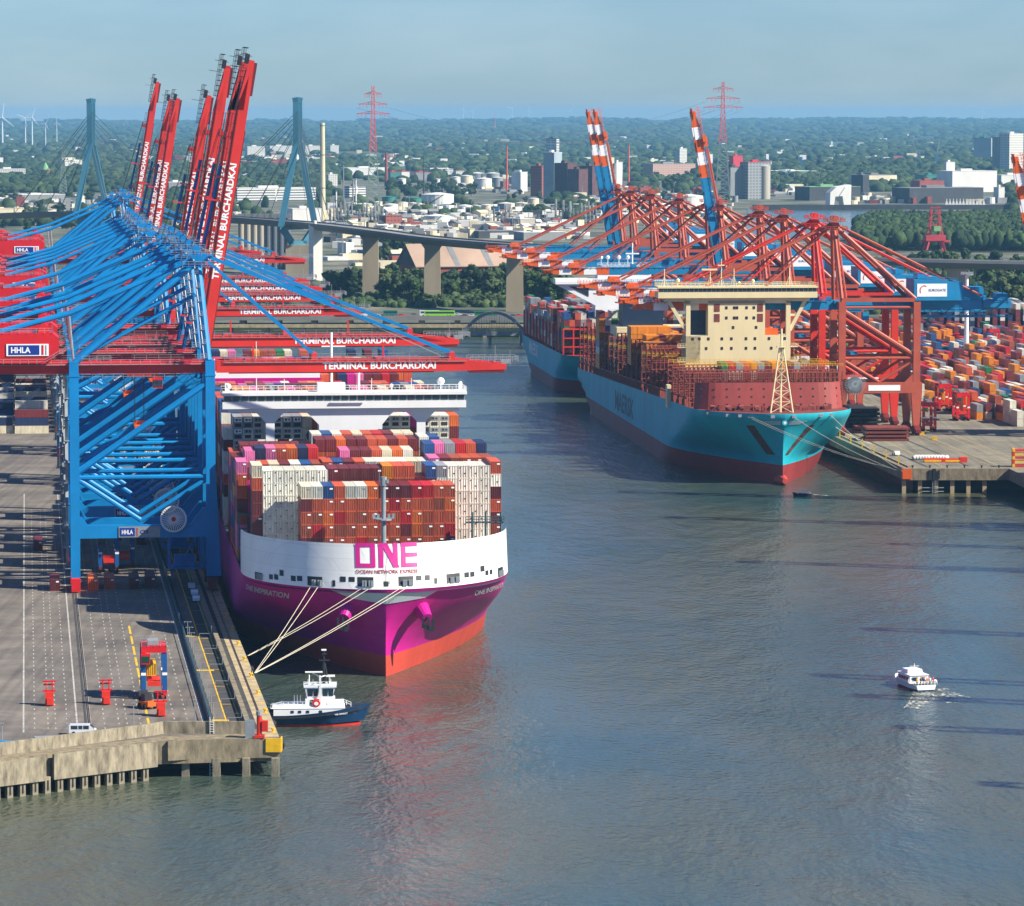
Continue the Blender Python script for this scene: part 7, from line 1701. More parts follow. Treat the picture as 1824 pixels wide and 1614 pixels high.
# refinery pipework, stacks
def stick(name, label, cat, px, yt, yb, r0, r1, m_, bands=None, z0=GZ, n=12):
    x, Y = P(px, yb, z0); zt_ = Z(px, yt, Y)[1]; r_ = thing(name, label, cat, (x, Y, z0)); m = MB(); m.tube((0, 0, -1), (0, 0, zt_-z0), r0, n, r2=r1); m.build('shaft', m_, r_)
    m = MB(); hh = zt_-z0
    for t in (bands or (.35, .68, .97)): rr_ = r0+(r1-r0)*t; m.tube((0, 0, hh*t), (0, 0, hh*t+.8), rr_+.35, n)
    m.build('gallery', W_ROOFG, r_); return r_
stick('chimney', 'tall cream concrete chimney behind the high bridge', 'chimney', 575, 219, 398, 3.1, 2.5, mat('chimney_cream', (206, 196, 160), .8, .1, .1, streak=6))
stick('chimney', 'short red brick chimney right of the lattice pylon', 'chimney', 688, 272, 332, 3.2, 2.0, W_BRICK)
stick('chimney', 'left steel stack of the pair before the cream mill', 'chimney', 1081, 291, 345, 2.4, 2.4, W_GREY)
stick('chimney', 'right steel stack of the pair before the cream mill', 'chimney', 1094, 291, 345, 2.4, 2.4, W_GREY)
stick('chimney', 'slim white refinery stack left of the grey office', 'chimney', 612, 294, 385, .9, .6, W_GREY)
stick('chimney', 'slim refinery column behind the grey office, left one', 'chimney', 629, 320, 382, 1, .8, W_GREY)
stick('chimney', 'slim refinery column behind the grey office, right one', 'chimney', 634, 318, 382, 1.1, .9, W_WHITE)
stick('chimney', 'thin white column right of the chimney', 'chimney', 599, 340, 396, 1.0, .9, W_WHITE)
stick('column', 'slim blue pipe column left of the largest white tank', 'column', 706, 338, 366, .8, .8, W_BLUE)
stick('mast', 'grey obelisk mast in the wood behind the tanks', 'mast', 755, 280, 345, 1.3, .5, W_DARK)
for n_, (px, yb) in enumerate(((600, 398), (588, 402), (640, 404), (660, 408), (990, 395), (1015, 400), (1035, 398), (880, 405))):
    x, Y = P(px, yb, GZ); m = MB(); rq = random.Random(n_)
    for i in range(5):
        for z in (4, 9, 14, 19):
            if z > 9 and rq.random() < .4: continue
            m.beam((i*4, 0, z), (i*4+4, 0, z), .5, .4); m.beam((i*4, 0, 0), (i*4, 0, z), .4, .4); m.tube((i*4, 2, 0), (i*4, 2, z+rq.random()*6), .5+rq.random(), 6)
    o = m.build('pipe_rack', W_GREY); o.location = (x, Y, GZ); tag(o, 'grey refinery pipe rack with vessels, %s from the left' % ORD([2, 1, 3, 4, 6, 7, 8, 5][n_]), 'pipe rack', 'pipe racks of the refinery')
# lattice pylons
M_PYR = mat('pylon_red', (216, 84, 74), .6, .05, .5); M_PYG = mat('pylon_grey_green', (122, 140, 128), .6, .1, .5)
def pylon(label, px, yt, yb, arms, split=.52, wb=14, red=True):
    x, Y = P(px, yb, GZ); hh = Z(px, yt, Y)[1]-GZ; r = thing('lattice_pylon', label, 'pylon', (x, Y, GZ))
    def W(t): return wb/2*(1-t)**1.5+1.3
    def seg(a, b_, name, m_, n):
        m = MB(); th = .45
        for k in range(n):
            t0 = a+(b_-a)*k/n; t1 = a+(b_-a)*(k+1)/n; w0, w1_ = W(t0), W(t1)
            c0 = [(-w0, -w0), (w0, -w0), (w0, w0), (-w0, w0)]; c1 = [(-w1_, -w1_), (w1_, -w1_), (w1_, w1_), (-w1_, w1_)]
            for i in range(4):
                j = (i+1) % 4; m.tube((*c0[i], hh*t0), (*c1[i], hh*t1), th, 4, cap=False); m.tube((*c0[i], hh*t0), (*c1[j], hh*t1), th*.55, 3, cap=False); m.tube((*c0[j], hh*t0), (*c1[i], hh*t1), th*.55, 3, cap=False); m.tube((*c1[i], hh*t1), (*c1[j], hh*t1), th*.55, 3, cap=False)
        m.build(name, m_, r)
    seg(0, split, 'lower_lattice', M_PYG if red else M_PYG, 8); seg(split, 1, 'upper_lattice', M_PYR if red else M_PYG, 10)
    for (zf, half) in arms:
        m = MB(); z = hh*zf
        for s_ in (-1, 1):
            m.tube((0, 0, z+3), (s_*half, 0, z), .4, 4); m.tube((0, 0, z), (s_*half, 0, z), .4, 4)
            for q in range(1, 6): m.tube((s_*half*q/6, 0, z), (s_*half*(q-.5)/6, 0, z+3*(1-(q-.5)/6)), .25, 3)
            for q in (.45, .98, .7): m.tube((s_*half*q, 0, z), (s_*half*q, 0, z-4), .25, 3)
        m.build('cross_arm', M_PYR if red else M_PYG, r)
    return (x, Y, hh)
pa = pylon('tall lattice pylon with red upper half left of the tank farm', 665, 154, 397, ((.80, 17.5), (.87, 15), (.945, 9)))
pb_ = pylon('tall lattice pylon with red upper half between the raised blue boom and the crimson factory', 1287, 146, 372, ((.80, 24), (.87, 20), (.945, 12)), wb=18)
pylon('grey lattice pylon left of the bridge pylon', 113, 262, 352, ((.72, 16), (.82, 14), (.92, 10)), red=False, wb=8)
for n_, (px, yt, yb) in enumerate(((903, 260, 340), (1120, 258, 335), (882, 196, 238))):
    stick('radio_mast', 'slim red radio mast, %s' % ('left of the mill', 'right of the mill', 'far away on the horizon')[n_], 'mast', px, yt, yb, 1.6 if n_ < 2 else 2.5, .9, M_PYR)
M_WIRE = mat('wire', (60, 70, 78), .6, 0)
for k in range(6):
    q = (-1, -.55, .55, 1, -1, 1)[k]; zf = (.8, .8, .8, .8, .87, .87)[k]; m = MB(); A = Vector((pa[0]+q*17, pa[1], GZ+pa[2]*zf-4)); B = Vector((pb_[0]+q*22, pb_[1], GZ+pb_[2]*zf-4)); pr = None
    for i in range(17):
        t = i/16; p = A.lerp(B, t); p.z -= 34*4*t*(1-t)
        if pr is not None: m.tube(pr, p, .16, 3, cap=False)
        pr = p
    tag(m.build('power_line', M_WIRE), 'thin dark power line sagging between the two tall red topped pylons', 'power line', 'power lines')
# wind turbines
M_TURB = mat('turbine_white', (222, 226, 230), .5, 0)
for n_, (px, yh, yb, r_, a0) in enumerate(((4, 209, 256, 26, .15), (45, 210, 256, 17, .9), (57, 209, 257, 19, .35), (81, 221, 256, 12, .5), (101, 219, 254, 10, 0), (825, 196, 226, 9, .2), (842, 198, 226, 8, .6), (912, 193, 220, 11, .8), (942, 197, 220, 9, .1), (1017, 198, 222, 9, .5), (1750, 198, 214, 7, .2))):
    Yb = P(px, yb, GZ)[1]*.9; x, zh = Z(px, yh, Yb); L = r_*Yb/FPX
    r = thing('wind_turbine', 'white wind turbine on the skyline, %s' % (('largest, at the left edge', 'second from the left edge', 'third from the left edge', 'fourth from the left edge', 'fifth from the left edge', 'left of a pair above the tank farm', 'right of a pair above the tank farm', 'above the mill, with clear blades', 'between the red mast and the twin booms', 'just left of the twin blue booms', 'tiny, above the power plant at the right')[n_]), 'wind turbine', (x, Yb, 0), 0, 'wind turbines')
    m = MB(); m.tube((0, 0, 0), (0, 0, zh), L*.055+.5, 8, r2=L*.035+.3); m.b(-L*.04, L*.04, -L*.06, L*.12, zh-L*.03, zh+L*.05); m.build('tower', M_TURB, r)
    for k in range(3):
        a = a0+k*2*math.pi/3; m = MB(); m.tube((0, -L*.07, zh), (L*math.sin(a), -L*.07, zh+L*math.cos(a)), L*.035+.2, 5, r2=L*.008+.1); m.build('blade', M_TURB, r)
# water tower
x, Y = P(81, 319, GZ); r = thing('water_tower', 'round brick water tower with pale green cone roof in the left wood', 'water tower', (x, Y, GZ)); zt_ = Z(81, 289, Y)[1]-GZ; zm_ = Z(81, 303, Y)[1]-GZ
m = MB(); m.tube((0, 0, 0), (0, 0, zm_*.55), 5.2, 16, r2=5.4); m.tube((0, 0, zm_*.55), (0, 0, zm_*.72), 5.4, 16, r2=7.6); m.tube((0, 0, zm_*.72), (0, 0, zm_), 7.6, 16); m.build('shaft', W_BRICK, r); m = MB(); m.tube((0, 0, zm_), (0, 0, zm_+1), 8.3, 16); m.tube((0, 0, zm_+1), (0, 0, zt_), 8, 16, r2=.4); m.build('roof', W_GREEN, r)
# rows of tall silo cylinders under the left span of the bridge
for n_ in range(8):
    px0 = 424+n_*11.8; x, Y = P(px0+6, 480, GZ); zt_ = Z(px0, 388, Y)[1]; r = thing('silo', ('pale concrete silo tube, %s from the left under the bridge' if n_ < 4 else 'dark grey silo tube, %s from the left under the bridge') % ORD(n_+1), 'silo', (x, Y, GZ), 0, 'silos under the bridge'); rr_ = 5.9*Y/FPX
    m = MB(); m.tube((0, rr_, 0), (0, rr_, zt_-GZ), rr_*.97, 18); m.build('shell', W_SILO if n_ < 4 else mat('silo_dark', (92, 100, 108), .8, .12, .1, streak=8), r)
    m = MB(); m.b(-rr_*.9, rr_*.9, .4, rr_*1.8, zt_-GZ, zt_-GZ+3); m.build('top_gallery', W_ROOFG, r)
# steel silos on the crimson factory, loader arch, jib cranes
tank('tall steel silo cylinder on the crimson edged silo house', 1354, 1372, 292, 355, W_SILO, cat='silo', name='silo', group='silos')
x, Y = P(1497, 367, GZ); r = thing('ship_loader', 'white arched coal loader standing on the far quay', 'ship loader', (x, Y, GZ), .35); s_ = FPX/Y
m = MB(); m.prismy([(-14.5, 0), (-9, 0), (-7, 12), (3, 12), (5, 0), (14.5, 0), (15, 26), (13, 27), (2, 25), (-6, 24), (-14, 17)], 0, 14); m.prismy([(-2, 12.5), (3, 12.5), (15, 26.4), (6, 24)], -1.5, 0); m.build('frame', W_WHITE, r)
for n_, (xa, ya, xb, yb) in enumerate(((1407, 245, 1427, 296), (1617, 230, 1636, 286), (1678, 224, 1668, 288))):
    X0, Y = P(xb, yb+6, GZ); X1, z1_ = Z(xa, ya, Y); r = thing('jib_crane', 'slender harbour jib crane above the far sheds, %s from the left' % ORD(n_+1), 'crane', (X0, Y, GZ), 0, 'jib cranes'); m = MB(); m.c(0, 0, 0, 9, 9, 12); m.c(0, 0, 12, 5, 5, 14); m.build('tower', W_BLUE, r); m = MB()
    A, B = Vector((0, 0, 16)), Vector((X1-X0, 0, z1_-GZ))
    for o_ in ((-1.2, -1.2), (1.2, -1.2), (0, 1.2)): m.tube(A+Vector((o_[0], o_[1], 0)), B, .45, 4)
    for k in range(12): p, q = A.lerp(B, k/12), A.lerp(B, (k+1)/12); m.tube(p+Vector((-1.2*(1-k/12), -1, 0)), q+Vector((1.2*(1-k/12), -1, 0)), .25, 3)
    m.build('jib', W_GREY, r)
for n_ in range(16):
    px = 1588+n_*0; 
for n_, px in enumerate(list(range(1441, 1472, 6))+list(range(1686, 1758, 6))):
    x, Y = P(px, 366 if px > 1600 else 354, GZ); m = MB(); m.fr((-2.2, 2.2, 0, 3), 0, (-.6, .6, 1, 2), 6); m.b(-.5, .5, 1, 2, 6, 8.5); o = m.build('coal_hopper', W_WHITE); o.location = (x, Y-3, GZ); tag(o, 'small white hopper on the far coal quay', 'hopper', 'hoppers on the far coal quay')
m = MB(); (xa, Y), (xb, _) = P(1340, 381, 0), P(1795, 381, 0); m.b(xa, xb, Y, Y+4, -1, 11); tag(m.build('quay_wall', W_DARK), 'dark far quay wall below the coal sheds', 'wall')
# red unloader crane on the wooded island
x, Y = P(1664, 455, GZ); r = thing('grab_unloader', 'dark red grab unloader with a pale green cab before the wooded island', 'crane', (x, Y, GZ), .2); hz = Z(1664, 368, Y)[1]-GZ
M_CRIM = mat('crimson_steel', (170, 44, 56), .6, .1, .3)
for sx in (-9.5, 9.5):
    for sy in (-5, 5): m = MB(); m.beam((sx, sy, 0), (sx*.45, sy*.6, hz*.42), 1.6, 1.6); m.build('leg', M_CRIM, r)
m = MB(); m.b(-8.5, 8.5, -5, 5, hz*.3, hz*.42); m.b(-12, 13, -2, 2, hz*.27, hz*.31)
for sx, ex in ((-5, -2.6), (6, 3.2)):
    for sy in (-3, 3): m.beam((sx, sy, hz*.42), (ex, sy*.5, hz), .9, .9)
for t in (.5, .62, .74, .86, .98): m.beam((-4.5, -2.4, hz*t), (5, -2.4, hz*t), .5, .5)
m.beam((-4.6, -2.6, hz*.5), (4.6, -2.6, hz*.74), .4, .4); m.beam((4.6, -2.6, hz*.5), (-4.2, -2.6, hz*.74), .4, .4); m.beam((-4, -2, hz*.74), (3.4, -2, hz*.98), .4, .4); m.build('tower', M_CRIM, r)
m = MB(); m.b(-2, 4, -5.5, -2, hz*.5, hz*.6); m.build('cab', W_GREEN, r)

# ---------------------------------------------------------------- cable stayed bridge
M_BCONC = mat('bridge_concrete', (158, 144, 120), .85, .14, .05, streak=3); M_BSTEEL = mat('bridge_teal_steel', (58, 116, 138), .5, .08, .06); M_DECK = mat('bridge_deck_grey', (96, 102, 108), .7, .12, .05)
path = []
for (px, py, Y) in ((-160, 392, 3540), (0, 382, 3380), (162, 378, 3210), (350, 384, 3080), (530, 396, 2950), (600, 403, 2760), (660, 410, 2590), (770, 424, 2535), (917, 436, 2408), (1060, 445, 2350), (1250, 452, 2330), (1450, 459, 2300), (1640, 464, 2290), (1830, 468, 2290), (2000, 470, 2290)):
    X, z = Z(px, py, Y); path.append(Vector((X, Y, z)))
dk = MB(); N = len(path)
def cr(i, t):
    p0, p1, p2, p3 = path[max(0, i-1)], path[i], path[min(N-1, i+1)], path[min(N-1, i+2)]
    return .5*((2*p1)+(p2-p0)*t+(2*p0-5*p1+4*p2-p3)*t*t+(3*p1-p0-3*p2+p3)*t**3)
pts = [cr(i, k/6) for i in range(N-1) for k in range(6)]+[path[-1]]
prof = [(-8.6, 0), (8.6, 0), (8.6, .9), (8.3, .9), (8.3, .1), (-8.3, .1), (-8.3, .9), (-8.6, .9)]
low = [(-8.6, -.7), (-4.2, -4.0), (4.2, -4.0), (8.6, -.7)]
full = [(-8.6, .9), (-8.6, -.7), (-4.2, -4.0), (4.2, -4.0), (8.6, -.7), (8.6, .9), (8.2, .9), (8.2, 0), (-8.2, 0), (-8.2, .9)]
for i, p in enumerate(pts):
    d = (pts[min(len(pts)-1, i+1)]-pts[max(0, i-1)]); n_ = Vector((d.y, -d.x, 0)).normalized()
    for (a, z) in full: dk.v.append((p.x+n_.x*a, p.y+n_.y*a, p.z+z))
q = len(full)
for i in range(len(pts)-1):
    for j in range(q): a = i*q+j; b_ = i*q+(j+1) % q; dk.f.append((a, b_, b_+q, a+q)); dk.m.append(1 if 5 < j < 9 else 0)
kb = thing('cable_stayed_bridge', 'high curved road bridge with two blue green cable stayed pylons and concrete piers', 'bridge')
dk.build('deck', [M_DECK, M_ROAD], kb)
def pyl(px, Y, yk, ytop, yd):
    X, zt_ = Z(px, ytop, Y); zsp = Z(px, ytop+84, Y)[1]; zd = Z(px, yd, Y)[1]; g = GZ
    m = MB(); ax = Vector((.846, .533, 0)); c0 = Vector((X, Y, 0))
    def pt(s_, z): return c0+ax*s_+Vector((0, 0, z))
    m.beam(pt(-1.3, zsp-2), pt(-1.3, zt_), 2.6, 4.2) if False else None
    for s_ in (-1.35, 1.35):
        a, b_ = pt(s_, zsp), pt(s_, zt_-3); m.beam(a, b_, 2.6, 4.4); m.beam(pt(s_*1.0, zt_-3), pt(s_*1.6, zt_+.5), 1.6, 4.2)
    half = 14.4; zk = zd-3; zb = zk-12
    for sg in (-1, 1):
        m.beam(pt(sg*1.5, zsp+1), pt(sg*half, zk), 3.0, 4.4); m.beam(pt(sg*half, zk+.5), pt(sg*4.5, zb), 3.0, 4.2)
    m.beam(pt(-half, zk-.6), pt(half, zk-.6), 2.6, 2.6); m.beam(pt(-7, zb+.2), pt(7, zb+.2), 3, 3.4)
    m.build('pylon', M_BSTEEL, kb)
    m = MB(); m.b(X-9, X+9, Y-4, Y+6, 0, zb-1); m.build('pier', M_BCONC, kb)
    return X, Y, zt_, zsp, zd
P1 = pyl(530, 2950, 0, 175, 397); P2 = pyl(162, 3210, 0, 177, 379)
for (X, Y, zt_, zsp, zd) in (P1, P2):
    iN = min(range(len(pts)), key=lambda i: (pts[i]-Vector((X, Y, zd))).length)
    for sgn in (-1, 1):
        for k in range(1, 9):
            tgt = None; acc = 0; i = iN
            while 0 < i < len(pts)-1 and acc < k*19: acc += (pts[i+sgn]-pts[i]).length; i += sgn
            tgt = pts[i]; m = MB(); m.tube((X, Y, zsp+(zt_-zsp-8)*k/9+2), (tgt.x, tgt.y, tgt.z+.9), .2, 4); m.build('stay_cable', M_WIRE, kb)
for n_, (px, yb, Y) in enumerate(((660, 520, 2590), (770, 527, 2537), (917, 545, 2409), (1100, 560, 2345), (1300, 560, 2322), (1490, 560, 2298), (1690, 560, 2290), (-40, 470, 3400))):
    i = min(range(len(pts)), key=lambda i: abs(S(*pts[i])[0]-px)); p = pts[i]; m = MB(); m.fr((p.x-5.3, p.x+5.3, p.y-3, p.y+5), 3, (p.x-4.9, p.x+4.9, p.y-2.6, p.y+4.6), p.z-6.5); m.fr((p.x-4.9, p.x+4.9, p.y-2.6, p.y+4.6), p.z-6.5, (p.x-6.8, p.x+6.8, p.y-2.8, p.y+4.8), p.z-3.9); m.build('pier', M_BCONC, kb)
# elevated highway in front with its traffic
hw = MB(); YH = 2250
hz_ = 9.4
hw.b(-260, 175, YH, YH+24, hz_-1.6, hz_); hw.b(-260, 175, YH-.4, YH, hz_-1.7, hz_+.9); hw.b(-260, 175, YH+24, YH+24.4, hz_-1.6, hz_+.9); hw.b(-260, 175, YH+11.8, YH+12.2, hz_, hz_+.9)
h_ = thing('highway_bridge', 'low grey motorway viaduct crossing behind the harbour basin', 'bridge'); hw.build('deck', M_ROAD, h_)
for k in range(22): m = MB(); m.b(-252+k*20, -249+k*20, YH+2, YH+21, -1, hz_-1.6); m.build('pier', M_BCONC, h_)
hb_ = MB(); hb_.b(-300, 190, YH-30, YH-16, 5.4, 6.4); hb_.b(-300, 190, YH-30.3, YH-30, 5.2, 7.1); r2 = thing('service_road_bridge', 'flat pale lower road bridge in front of the motorway viaduct', 'bridge'); hb_.build('deck', M_STRIP, r2)
for k in range(24): m = MB(); m.b(-296+k*20, -294+k*20, YH-29, YH-17, -1, 5.4); m.build('pier', M_BCONC, r2)
def zH(px): return Z(px, 550, YH+6)[0]
LIME = mat('bus_lime', (140, 210, 40), .4, .05, .5); BUSG = mat('bus_green', (40, 130, 60), .4, .05, .5)
def bus(px, lab, mt, L=13, y_=4, mt2=None):
    r = thing('bus', lab, 'bus', (zH(px), YH+y_, hz_+.01)); m = MB(); m.b(-L/2, L/2, 0, 2.5, .4, 3.4, 0)
    if mt2: m.b(-L/2-.05, -L/2+L*.3, -.03, 2.53, .4, 3.45, 1)
    m.build('body', [mt, mt2 or mt], r); m = MB(); m.b(-L/2+.6, L/2-.4, -.06, -.01, 1.9, 2.9); m.build('windows', M_GLASS, r)
    for q in (-L/2+2, L/2-2.5, L/2-4): m = MB(); m.tube((q, -.1, .5), (q, .3, .5), .5, 10); m.build('wheel', M_BLACK, r)
bus(783, 'lime green double length coach on the motorway viaduct', LIME, 17, 4); bus(765, 'white coach just left of the lime green coach', M_CARW, 11, 8); bus(866, 'dark green and white coach on the motorway near the arch bridge', BUSG, 13, 2, None); bus(695, 'teal truck on the motorway left of the coaches', W_TEALG, 8, 9); bus(640, 'white truck on the motorway beside the red booms', M_CARW, 9, 5)
rr = random.Random(5); c0 = None
for k, px in enumerate((560, 590, 618, 655, 672, 715, 735, 816, 826, 842, 880, 898, 912, 925, 948, 965, 985, 1005)):
    pc_ = rr.choice([M_CARW, M_DARK, M_GREY, M_BRED, W_BLUE]); nm = {M_CARW.name: 'white', M_DARK.name: 'black', M_GREY.name: 'grey', M_BRED.name: 'red', W_BLUE.name: 'blue'}[pc_.name]
    car_proto('car', '%s car on the motorway viaduct, %s car from the left' % (nm, ORD(k+1)), 'car', (zH(px), YH+3+(k % 4)*5.2, hz_+.01), 0 if k % 2 else math.pi, paint=pc_, group='cars on the motorway viaduct')
# arch railway bridge over the basin end
X0, z0_ = Z(826, 592, 2150); X1, _ = Z(935, 592, 2150); zb_ = max(5, z0_); ar = thing('arch_bridge', 'grey steel tied arch bridge over the end of the basin', 'bridge', (X0, 2150, 0)); W_ = X1-X0
zt_ = Z(880, 557, 2150)[1]
for yy in (0, 7):
    m = MB(); pr = None
    for i in range(25):
        t = i/24; p = (W_*t, yy, zb_+(zt_-zb_)*4*t*(1-t))
        if pr: m.beam(pr, p, 1.1, 1.5)
        pr = p
        if 0 < i < 24: m.tube((W_*t, yy, zb_), p, .16, 4)
    m.build('arch', W_GREY, ar)
m = MB(); m.b(-3, W_+3, -1, 8, zb_-1.6, zb_); m.b(-3, W_+3, -1.2, -.9, zb_-1.8, zb_+.6); m.rail((0, -1.2, zb_), (W_, -1.2, zb_), 3, 2.2, .1); m.build('deck', W_GREY, ar)
for x_ in (14, W_-2): m = MB(); m.b(x_-.8, x_+.8, 1, 6, -1, zb_-1.6); m.build('pier', W_GREY, ar)
# right hand low bridge piers and road behind the yard is part of the main bridge; bulk hall with tan roof
x, Y = P(742, 506, GZ); r = thing('bulk_hall', 'huge bulk storage hall with tan pitched roof and shade-painted gable behind the bridge piers', 'hall', (x, Y, GZ), .34)
zr = Z(760, 436, Y+22)[1]-GZ; ze = Z(735, 474, Y)[1]-GZ
m = MB(); m.b(0, 92, 0, 44, 0, ze); m.prismx([(0, ze), (44, ze), (22, zr-.4)], 0, 92); m.build('wall', W_BRICK, r)
m = MB()
for (a, b_) in (((-1.4, ze-.9), (22, zr)), ((45.4, ze-.9), (22, zr))):
    m.hexa([(-1, a[0], a[1]), (93, a[0], a[1]), (93, b_[0], b_[1]), (-1, b_[0], b_[1]), (-1, a[0], a[1]+.6), (93, a[0], a[1]+.6), (93, b_[0], b_[1]+.6), (-1, b_[0], b_[1]+.6)])
rf = m.build('roof', W_TAN, r)
m = MB()
for x_ in (28, 52, 76): m.hexa([(x_, -1.2, ze-.2), (x_+4, -1.2, ze-.2), (x_+4, 21.8, zr+.66), (x_, 21.8, zr+.66), (x_, -1.2, ze-.1), (x_+4, -1.2, ze-.1), (x_+4, 21.8, zr+.8), (x_, 21.8, zr+.8)])
m.build('skylight_strip', W_ROOFG, rf)
m = MB(); m.add([(-.2, 0, ze), (-.2, 44, ze), (-.2, 22, zr-.5), (0, 0, ze), (0, 44, ze), (0, 22, zr-.5)], [(0, 2, 1), (3, 4, 5), (0, 1, 4, 3), (1, 2, 5, 4), (2, 0, 3, 5)]); m.build('gable', W_DARK, r)  # gable end turned from the sun, its shade put into the colour
# ================================================================ trees
def leaf_mat(name, c1, c2, sc=.25, rough=.85):
    m = bpy.data.materials.new(name); m.use_nodes = True; n = m.node_tree; b = n.nodes['Principled BSDF']; b.inputs['Roughness'].default_value = rough; b.inputs['Specular IOR Level'].default_value = .2
    tc = n.nodes.new('ShaderNodeTexCoord'); no = n.nodes.new('ShaderNodeTexNoise'); no.inputs['Scale'].default_value = sc; no.inputs['Detail'].default_value = 4; n.links.new(tc.outputs['Object'], no.inputs[0])
    r = n.nodes.new('ShaderNodeValToRGB'); r.color_ramp.elements[0].position = .35; r.color_ramp.elements[1].position = .65; r.color_ramp.elements[0].color = (*lin(c1), 1); r.color_ramp.elements[1].color = (*lin(c2), 1)
    n.links.new(no.outputs[0], r.inputs[0]); n.links.new(r.outputs[0], b.inputs['Base Color']); return m
LM1 = leaf_mat('leaves_dark', (28, 44, 24), (50, 70, 36)); LM2 = leaf_mat('leaves_mid', (38, 58, 28), (68, 88, 44)); LM3 = leaf_mat('leaves_olive', (50, 64, 36), (84, 96, 56)); M_BARK = mat('bark', (74, 60, 48), .9, .2, 1)
def crown_mesh(seed, m_, n=520, H0=14, W0=6):
    rr = random.Random(seed); mb = MB(); lobes = []
    for k in range(9):
        a = rr.random()*6.28; d = W0*.5*rr.random(); z = H0*(.22+.62*rr.random()); lobes.append((d*math.cos(a), d*math.sin(a), z, W0*(.34+.25*rr.random())*(1.1-.5*z/H0)))
    for k in range(n):
        l = lobes[k % 9]; u = rr.random()*2-1; t = rr.random()*6.28; s_ = math.sqrt(1-u*u); q = l[3]*(.72+.34*rr.random()); c_ = Vector((l[0]+q*s_*math.cos(t), l[1]+q*s_*math.sin(t), l[2]+q*u*.9))
        nrm = Vector((s_*math.cos(t), s_*math.sin(t), u+.2)); nrm = (nrm+Vector((rr.random()-.5, rr.random()-.5, rr.random()-.5))*.9).normalized(); a = nrm.cross(Vector((.3, .7, .2))).normalized(); b_ = nrm.cross(a); sz = .45+.5*rr.random()
        p = [c_+a*sz*rr.uniform(.7, 1.3), c_+b_*sz*rr.uniform(.7, 1.3), c_-a*sz*rr.uniform(.7, 1.3), c_-b_*sz*rr.uniform(.7, 1.3)]
        mb.add(p, [(0, 1, 2, 3)])
    for l in lobes: mb.sphere((l[0], l[1], l[2]), l[3]*.72, 7, 5)
    return mb.mesh('crown', m_)
def trunk_mesh(seed):
    rr = random.Random(seed); mb = MB(); mb.tube((0, 0, -.5), (.2, .1, 7), .42, 7, r2=.22)
    for k in range(5): a = rr.random()*6.28; z = 3+k*.9; mb.tube((.1, 0, z), (2.4*math.cos(a), 2.4*math.sin(a), z+3), .17, 5, r2=.06)
    return mb.mesh('trunk', M_BARK)
CR = [crown_mesh(i+1, (LM1, LM2, LM3)[i % 3]) for i in range(6)]; TRK = [trunk_mesh(i) for i in range(2)]
FAR = []; NT = 0
def tree(x, y, z, s_, sw, k, label, group, rz):
    global NT
    if 'scattered in the' in label or 'around the left' in label or 'beside the crimson' in label or 'long coal' in label or 'as a low bush' in label or 'behind the red' in label: FAR.append((x, y, z, s_, sw, k, rz)); return
    NT += 1
    o = bpy.data.objects.new('tree', None); COL.objects.link(o); o.location = (x, y, z); o.scale = (sw, sw, s_); o.rotation_euler = (0, 0, rz); tag(o, label, 'tree', group)
    obj('crown', CR[k], o); obj('trunk', TRK[k % 2], o)
rt = random.Random(3)
kinds = ['dark green', 'mid green', 'olive green']
belts = [  # px0, px1, ybase0, ybase1, n, smin, smax, where
 (585, 660, 520, 528, 12, 1.0, 1.5, 'left of the first bridge pier'), (670, 760, 515, 535, 20, .95, 1.4, 'between the first and second bridge pier'), (780, 915, 512, 534, 28, .9, 1.4, 'between the second and third bridge pier'), (925, 1010, 520, 546, 14, 1.1, 1.8, 'right of the third bridge pier'),
 (680, 930, 540, 546, 26, .35, .6, 'as a low bush beside the motorway'), (500, 560, 470, 482, 8, .9, 1.4, 'at the foot of the right bridge pylon'), (670, 740, 440, 470, 14, .9, 1.4, 'behind the piers near the bulk hall'), (1620, 1830, 540, 575, 34, .9, 1.5, 'behind the right container yard'), (1560, 1830, 475, 520, 30, .8, 1.4, 'under the right end of the high bridge'), (1090, 1500, 520, 560, 22, .8, 1.3, 'behind the red cranes'), (400, 520, 548, 570, 10, .7, 1.2, 'beside the motorway on the left'),
 (600, 1000, 345, 400, 40, .5, .9, 'scattered in the tank farm'), (1000, 1300, 345, 400, 34, .7, 1.2, 'behind the red crane masts'), (1370, 1480, 316, 345, 16, .9, 1.3, 'beside the crimson factory'), (0, 420, 345, 420, 50, .7, 1.3, 'around the left sheds'), (938, 968, 386, 392, 4, .8, 1.2, 'in the clump before the mill'), (690, 850, 336, 350, 26, .9, 1.4, 'in the belt behind the tank farm'), (1150, 1260, 318, 340, 18, 1.1, 1.8, 'before the pinkish office block'), (1440, 1600, 300, 308, 22, 1.1, 1.7, 'behind the long coal sheds')]
for (a, b_, c_, d_, n_, s0, s1, where) in belts:
    for i in range(n_):
        px = a+(b_-a)*(i+rt.random())/n_; py = c_+(d_-c_)*rt.random(); x, y = P(px, py, GZ); s_ = s0+(s1-s0)*rt.random(); k = rt.randrange(6)
        tree(x, y, GZ-.2, s_, s_*(1+.35*rt.random()), k, '%s broad crowned tree %s' % (kinds[k % 3], where), '%s trees %s' % (kinds[k % 3], where), rt.random()*6)
fm2 = {0: MB(), 1: MB(), 2: MB()}; tv = MB()
